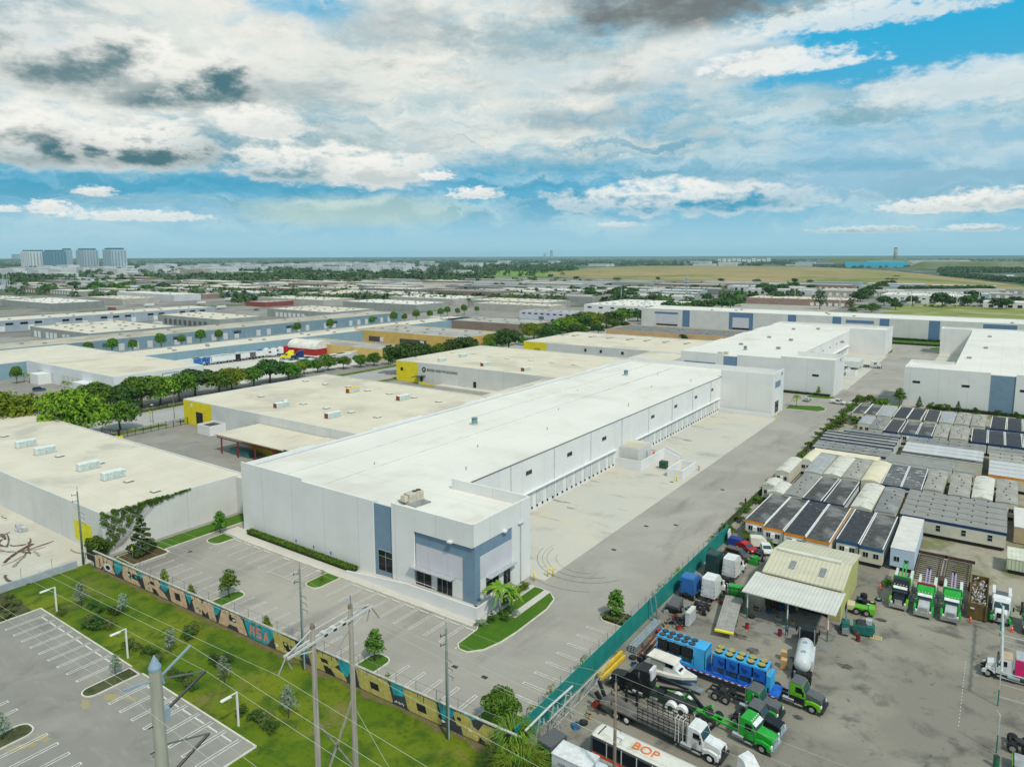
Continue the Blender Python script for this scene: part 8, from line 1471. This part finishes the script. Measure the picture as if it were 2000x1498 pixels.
t = thing('scrap_container', 'brown open roll-off container filled with scrap metal between the parked trucks', 'skip', (-.25, 124.9, 0)); BRC = M((.13, .085, .03), .8, .2, 1.2, dirt=.3); o = MB(); walls(o, -1.2, 1.2, -5.6, 5.6, .1, 2.5, .12); o.build('wall', BRC, t); box_on(t, 'floor', BRC, -1.1, 1.1, -5.4, 5.4, .1, 1.5)
o = MB(); rs = random.Random(6)
for k in range(90): a = rs.uniform(-.8, .8); b = rs.uniform(-5, 5); z = rs.uniform(1.6, 2.3); o.bar((a, b, z), (a + rs.uniform(-.6, .6)*.5, b + rs.uniform(-.7, .7), z + rs.uniform(-.15, .25)), rs.uniform(.05, .2))
q = o.build('scrap', M((.42, .42, .42), .6, .6, 2.5), t); q['kind'] = 'stuff'; box_on(t, 'end_ribs', BRC, -1.22, -1.0, -5.75, -5.6, .1, 2.5); box_on(t, 'end_ribs', BRC, .95, 1.22, -5.75, -5.6, .1, 2.5); box_on(t, 'label_plate', WHP, -.9, -.4, -5.66, -5.6, 1.6, 1.8)
for i, (x, y, lab) in enumerate(((-13.5, 122.6, 'by the pale blue trailer steps'), (-1.0, 118.3, 'at the front of the brown scrap container'), (4.0, 118.4, 'at the corner of the white-cabbed truck'), (1.6, 125.5, 'between the white ramps'), (-2.7, 119.4, 'beside the third wrecker'), (-44.6, 271.7, 'beside the white pickup at the far junction'))):
    t = thing('traffic_cone', 'orange traffic cone ' + lab, 'traffic cone', (x, y, 0), 0, 'traffic cones'); OC = M((.80, .10, .02), .6); box_on(t, 'base', OC, -.22, .22, -.22, .22, 0, .05); MB().tube([(0, 0, .04), (0, 0, .9)], [.19, .04], 12).build('cone', OC, t); MB().tube([(0, 0, .5), (0, 0, .68)], [.115, .082], 12).build('reflective_band', WHT, t)
t = semi('graphic_truck', 'white box truck with pink and olive graphics on its side at the right edge', 3.8, 104.4, 180*D_, WHP, WHP, TANP, 0, 3, 8.5, (-6.4,), stacks=False, hoodlen=1.1, fifth=False); box_on(t, 'box_body', paintm((.38, .40, .41)), -9.5, -.4, -1.2, 1.2, 1.0, 3.4); box_on(t, 'pink_shape', paintm((.62, .02, .15)), -1.6, -.35, 1.17, 1.23, 1.1, 3.3); box_on(t, 'olive_shape', paintm((.45, .46, .12)), -4.6, -2.4, 1.17, 1.22, 1.1, 3.0); box_on(t, 'blue_shape', paintm((.2, .35, .42)), -8.6, -5.2, 1.17, 1.22, 1.3, 3.2)
semi('road_tractor', 'dark tractor chassis with bare dual wheels behind the right-hand fence', 9.2, 89.2, 0, GRYP, GRYP, GRYP, 0, 3.3, 5.5, (-3.9, -5.2)); t = thing('flatbed_trailer', 'green-sided dark flatbed end at the bottom right corner', 'trailer', (7.8, 85.2, 0)); box_on(t, 'deck', M((.3, .32, .32), .7, .2, 1), -3.8, 6, -1.2, 1.2, 1.0, 1.2); box_on(t, 'side_rail', LIM, -3.85, -3.7, -1.2, 1.2, .7, 1.2); [wheel(t, a, s*.95, .5, .4) for a in (-2.4, -1.2) for s in (-1, 1)]
# trucks and cars at the other warehouses
def boxtrailer(label, x, y, rz, L_=14, col=WHP, group=None, h=4.0):
    t = thing('semi_trailer', label, 'semi trailer', (x, y, 0), rz, group); box_on(t, 'box', col, -L_/2, L_/2, -1.28, 1.28, 1.15, h); box_on(t, 'roof', M((.66, .66, .64), .6, .04, 1, joint=((0, 1.2, .04),)), -L_/2 + .05, L_/2 - .05, -1.22, 1.22, h, h + .05); box_on(t, 'underframe', FRM, -L_/2 + .5, L_/2 - 1, -.5, .5, .8, 1.15); [wheel(t, -L_/2 + a, s*.95, .5, .5) for a in (1.5, 2.8) for s in (-1, 1)]; return t
for i, y in enumerate((360.5, 364, 367.6, 371.2)): boxtrailer('white semi trailer at the docks of the second white warehouse, %s from the camera' % ORD[i], -61.5, y, 0, group='white trailers at the docks')
semi('road_tractor', 'white tractor at the end of the white trailers by the second warehouse', -50.2, 372, 0, WHP, WHP, WHP, .8, 3.2, 4.2, stacks=False)
for i, y in enumerate((326, 345, 352)): t = semi('box_truck', 'small white box truck backed to the second white warehouse, %s from the camera' % ORD[i], -59.5, y, 0, WHP, WHP, WHP, 0, 3, 7.5, (-5.2,), stacks=False, fifth=False, hoodlen=1.3, group='small white box trucks'); box_on(t, 'box_body', WHP, -8, -.4, -1.2, 1.2, 1.0, 3.6)
car('parked_car', 'silver sedan parked before the second white warehouse', -57.8, 272.5, 85*D_, SILP, 'sedan'); car('pickup_truck', 'white pickup near the traffic cone at the far junction', -47.5, 273, -10*D_, WHP, 'pickup', cat='pickup'); car('parked_car', 'white car half hidden by the bright green bush at the trailer yard corner', -42.6, 272, 80*D_, WHP, 'sedan')
o = MB(); walls(o, -56.5, -52.8, 339, 347, 0, 2, .3); tag(o.build('bin_enclosure', WPLAIN), 'low white enclosure on the apron of the second white warehouse', 'enclosure')
car('parked_suv', 'dark blue four-wheel drive before the teal grey wall at the left', -318, 120, 70*D_, paintm((.02, .05, .09)), 'suv'); car('pickup_truck', 'white pickup before the loading doors of the small white warehouse', -296, 124, 75*D_, WHP, 'pickup', cat='pickup'); car('pickup_truck', 'dark pickup next to the white one at the small white warehouse', -290.5, 128, 75*D_, paintm((.03, .03, .04)), 'pickup', cat='pickup')
t = thing('school_bus', 'yellow school bus parked beyond the long blue building', 'bus', (-468, 272, 0), 1.2); box_on(t, 'body', paintm((.72, .42, .02)), -6, 5, -1.3, 1.3, .5, 3.2, .1, .1); box_on(t, 'hood', paintm((.72, .42, .02)), 5, 6.6, -1.1, 1.1, .5, 1.7); box_on(t, 'window_band', GLS, -5.6, 4.6, -1.32, 1.32, 1.9, 2.6); [wheel(t, a, s*1.1, .5, .3) for a in (-3.5, 5) for s in (-1, 1)]; t.scale = (1.5, 1.5, 1.5)
# truck park behind the yellow-cornered warehouse
gsheet('truck_park_ground', rect(-378, -264, 174, 257), -.03, PAVE)
def tp(u, v):
    p = G(u, v)
    while p.x < -326: v += .5; p = G(u, v)
    return p.x, p.y
PC = [WHP, WHP, WHP, WHP, REDP, BLUP, NVYP, YELP, WHP, GRYP]
k = 0
for (u, v, m, sl, rz, lab) in ((532, 697, WHP, 1.6, -120, 'white sleeper tractor left of the yellow one in the truck park'), (546, 693, WHP, 1.4, -120, 'second white tractor left of the yellow one in the truck park'), (565, 702, YELP, 1.8, -135, 'bright yellow sleeper tractor in the middle of the truck park'), (585, 702, NVYP, 1.6, -130, 'navy tractor right of the bright yellow one'), (556, 682, REDP, 1.2, -110, 'dark red tractor behind the yellow one'), (548, 680, REDP, 1.2, -110, 'dark red tractor left of the other dark red one behind the yellow'), (703, 696, REDP, 1.2, 30, 'bright red truck at the right end of the truck park'), (717, 695, REDP, .8, 30, 'bright red truck beside the other at the right end of the truck park'), (518, 690, WHP, 1.2, -120, 'white tractor fourth from the yellow one'), (506, 684, BLUP, 1.2, -120, 'pale blue tractor at the back of the truck park')):
    x, y = tp(u, v); semi('parked_tractor', lab, x, y, rz*D_, m, m, m, sl, 3.8, 4.5, stacks=False, group='tractors in the truck park').scale = (1.25, 1.25, 1.25)
base = None
for r_ in range(2):
    for c in range(6):
        x, y = tp(410 + c*19 + r_*7, 694 + r_*9 - c*1.6); lab = 'white truck in the %s line behind the trees, %s from the left' % (('back', 'front')[r_], ORD[c])
        if base is None: base = semi('parked_truck', lab, x, y, -100*D_, WHP, WHP, WHP, 0, 3.2, 5.0, (-3.4,), stacks=False, fifth=False, group='white trucks in two lines'); base.scale = (1.2, 1.2, 1.2); box_on(base, 'box_body', WHP, -5.2, -.4, -1.15, 1.15, 1.0, 3.2)
        else: copy_tree(base, (x, y, 0), -100*D_, lab)
boxtrailer('long white trailer by the blue wall at the left of the truck park', *tp(362, 702), 92*D_ - math.pi, 16, group='trailers in the truck park'); x, y = tp(412, 700)
for i, (u, v, col, nm) in enumerate(((393, 692, BLUP, 'bright blue'), (415, 692, BLUP, 'bright blue'), (600, 690, BLUP, 'royal blue'), (625, 688, NVYP, 'dark blue'), (450, 682, BLKP, 'black'), (480, 678, GRYP, 'grey'))): boxtrailer('%s covered trailer in the truck park, %s' % (nm, ('leftmost', 'second from the left', 'right of the navy tractor', 'beside the red barn-like tank', 'behind the white trucks', 'behind the black one')[i]), *tp(u, v), (100 if i < 2 else 60)*D_, 10, col, 'covered trailers in the truck park')
t = thing('arched_tent', 'white arched canopy over a red base at the back of the truck park', 'tent', (*tp(605, 690), 0), 95*D_); x = [(-6*math.cos(math.pi*i/12), 3.5 + 4.2*math.sin(math.pi*i/12)) for i in range(13)]; MB().prof(x, -11, 11).build('arched_roof', M((.66, .64, .58), .7), t); box_on(t, 'red_base', M((.32, .02, .02), .6), -6.2, 6.2, -11.2, 11.2, 0, 3.5)
t = thing('office_cabin', 'white cabin with dark roof edge and windows beside the ochre wall', 'cabin', (*tp(664, 688), 0), 0); box_on(t, 'body', TWHT, -10, 12, -3, 3, .3, 4); box_on(t, 'roof', GRYP, -10.2, 12.2, -3.2, 3.2, 4, 4.3); [box_on(t, 'window', GLS, -8 + 4.4*k, -7 + 4.4*k, -3.06, -3, 1.6, 3) for k in range(5)]
for i in range(9): x, y = tp(560 + i*15, 718 - i*2.2 + 3*(i % 2)); boxtrailer('grey flat trailer parked side by side along the truck park fence, %s from the left' % ORD[i], x, y, 88*D_, 15, SILP, 'grey trailers along the fence', 3.4)
for i in range(14): p = G(1540 + i*9.5, 586 + (i % 3)*1.5); car('distant_car', 'small parked car before the brown brick warehouse, %s from the left' % ORD[i], p.x, p.y, i*1.1, (WHP, REDP, GRYP, BLUP)[i % 4], ('sedan', 'suv')[i % 2], 'distant cars before the brick warehouse')
for i in range(22): p = G(1735 + i*12, 597.5 + (i % 3)); car('distant_car', 'small parked car in front of the white two-storey block, %s from the left' % ORD[i], p.x, p.y, i*1.3, (WHP, GRYP, BLKP, SILP, BLUP)[i % 5], ('sedan', 'suv')[i % 2], 'distant cars before the white block')
for i in range(30): p = G(855 + (i % 15)*7 - 480 + 100*(i // 15), 577 + (i % 4)); car('distant_car', 'tiny parked car in the far street left of centre, %s from the left' % ORD[i], p.x, p.y, i*1.3, (WHP, GRYP, REDP, SILP, BLUP)[i % 5], 'sedan', 'distant cars in the far street')
for i, (u, c) in enumerate(((1680, (.35, .06, .04)), (1700, (.38, .07, .05)), (1720, (.36, .06, .05)))): p = G(u, 616); t = thing('shipping_container', 'rust red shipping container behind the very long white warehouse, %s from the left' % ORD[i], 'container', (p.x, 562, 0), .12, 'rust red containers'); box_on(t, 'box', M(c, .7, .1, .5), -6, 6, -1.5, 1.5, 0, 5.2); box_on(t, 'door_end', FRM, 6, 6.1, -1.4, 1.4, .2, 5)
# vehicles scattered between the middle-distance buildings
rv = random.Random(31); cb = {}
for i in range(110):
    u = rv.uniform(20, 1000); v = rv.uniform(572, 672) if i % 3 else rv.uniform(555, 580); p = G(u, v)
    if any(a < p.x < b and c_ < p.y < d_ for a, b, c_, d_ in ((-460, -330, 55, 440), (-550, -458, 200, 266), (-574, -480, 302, 349), (-556, -462, 394, 452), (-640, -592, 145, 378), (-352, -120, 200, 560), (-365, -270, 120, 180), (-262, -240, 90, 500))): continue
    kd = rv.randrange(4); lab = ('small white parked car', 'small dark parked car', 'white delivery truck', 'rust coloured cargo container')[kd] + ' between the middle-distance warehouses'
    if kd not in cb:
        if kd == 3: t = thing('cargo_container', lab, 'container', (p.x, p.y, -.1), 0, 'containers between warehouses'); box_on(t, 'box', M((.28, .09, .05), .7, .2, .4), -6, 6, -1.3, 1.3, 0, 2.7); box_on(t, 'door', M((.2, .07, .04), .7), 6, 6.1, -1.2, 1.2, .1, 2.6); cb[kd] = t
        elif kd == 2: cb[kd] = boxtrailer(lab, p.x, p.y, 0, 10, group='delivery trucks between warehouses', h=3.6)
        else: cb[kd] = car('distant_car', lab, p.x, p.y, 0, (WHP, GRYP)[kd], 'suv', 'cars between warehouses')
    else: copy_tree(cb[kd], (p.x, p.y, -.1), rv.choice((0, math.pi/2)) + rv.uniform(-.1, .1), lab)
# demolition debris at the left: strips of felt, boards
rd = random.Random(12)
for i in range(46):
    x = rd.uniform(-178, -132); y = rd.uniform(40, 55.0); n = 6; a = rd.uniform(-.5, .9) - .8; L_ = rd.uniform(2, 9); w = rd.uniform(.12, .6); P_ = []; cv_ = rd.uniform(-.25, .25); h = a
    px__, py__ = 0, 0; o = MB(); pts = []
    for k in range(n + 1): pts.append((px__, py__, .04 + .12*rd.random())); h += cv_; px__ += L_/n*math.cos(h); py__ += L_/n*math.sin(h)
    for k in range(n): o.bar(pts[k], pts[k + 1], w*rd.uniform(.6, 1.2), .06)
    o = o.build('debris_strip', M(rd.choice(((.12, .06, .04), (.17, .09, .06), (.10, .08, .06), (.30, .27, .22))), .9, .3, 1.5)); o.location = (x, y, 0); tag(o, 'brown debris strip on the pale demolition slab', 'debris', 'debris strips')
o = MB(); [o.box(rd.uniform(-2.4, 2), rd.uniform(-1, .6) + 3, -.5 + rd.uniform(-.5, .5), .6, 0, rd.uniform(.3, .9)) for _ in range(5)]; o = o.build('rubble_heap', M((.40, .42, .42), .9, .3, .8)); o.location = (-158, 53.5, 0); o['kind'] = 'stuff'; tag(o, 'grey rubble heap against the foot of the windowless white wall', 'rubble')
# haze over the whole plain
hz_ = bx(-9000, 6000, -400, 12000, -1.4, 135).build('haze', bpy.data.materials.new('haze_air')); hz_['kind'] = 'stuff'
hm = hz_.data.materials[0]; hm.use_nodes = True; hm.node_tree.nodes.clear(); _o = hm.node_tree.nodes.new('ShaderNodeOutputMaterial'); _v = hm.node_tree.nodes.new('ShaderNodeVolumePrincipled')
_v.inputs['Color'].default_value = (.55, .88, 1.0, 1); _v.inputs['Density'].default_value = 5e-5; _v.inputs['Anisotropy'].default_value = .1; hm.node_tree.links.new(_v.outputs[0], _o.inputs['Volume'])
# ================================================================ labels that still coincide get their order from left to right
_d = {}
for o in bpy.data.objects:
    if o.parent is None and 'label' in o.keys(): _d.setdefault(o['label'], []).append(o)
for lab, os_ in _d.items():
    if len(os_) > 1:
        def _u(o):
            p = o.location
            if p.length < .01 and o.children: p = sum((Vector(c) for c in o.children[0].bound_box), Vector())/8
            return PX(p.x, p.y, 0)[0]
        os_.sort(key=_u)
        for i, o in enumerate(os_): o['label'] = '%s, %s from left' % (lab, ORD[i])
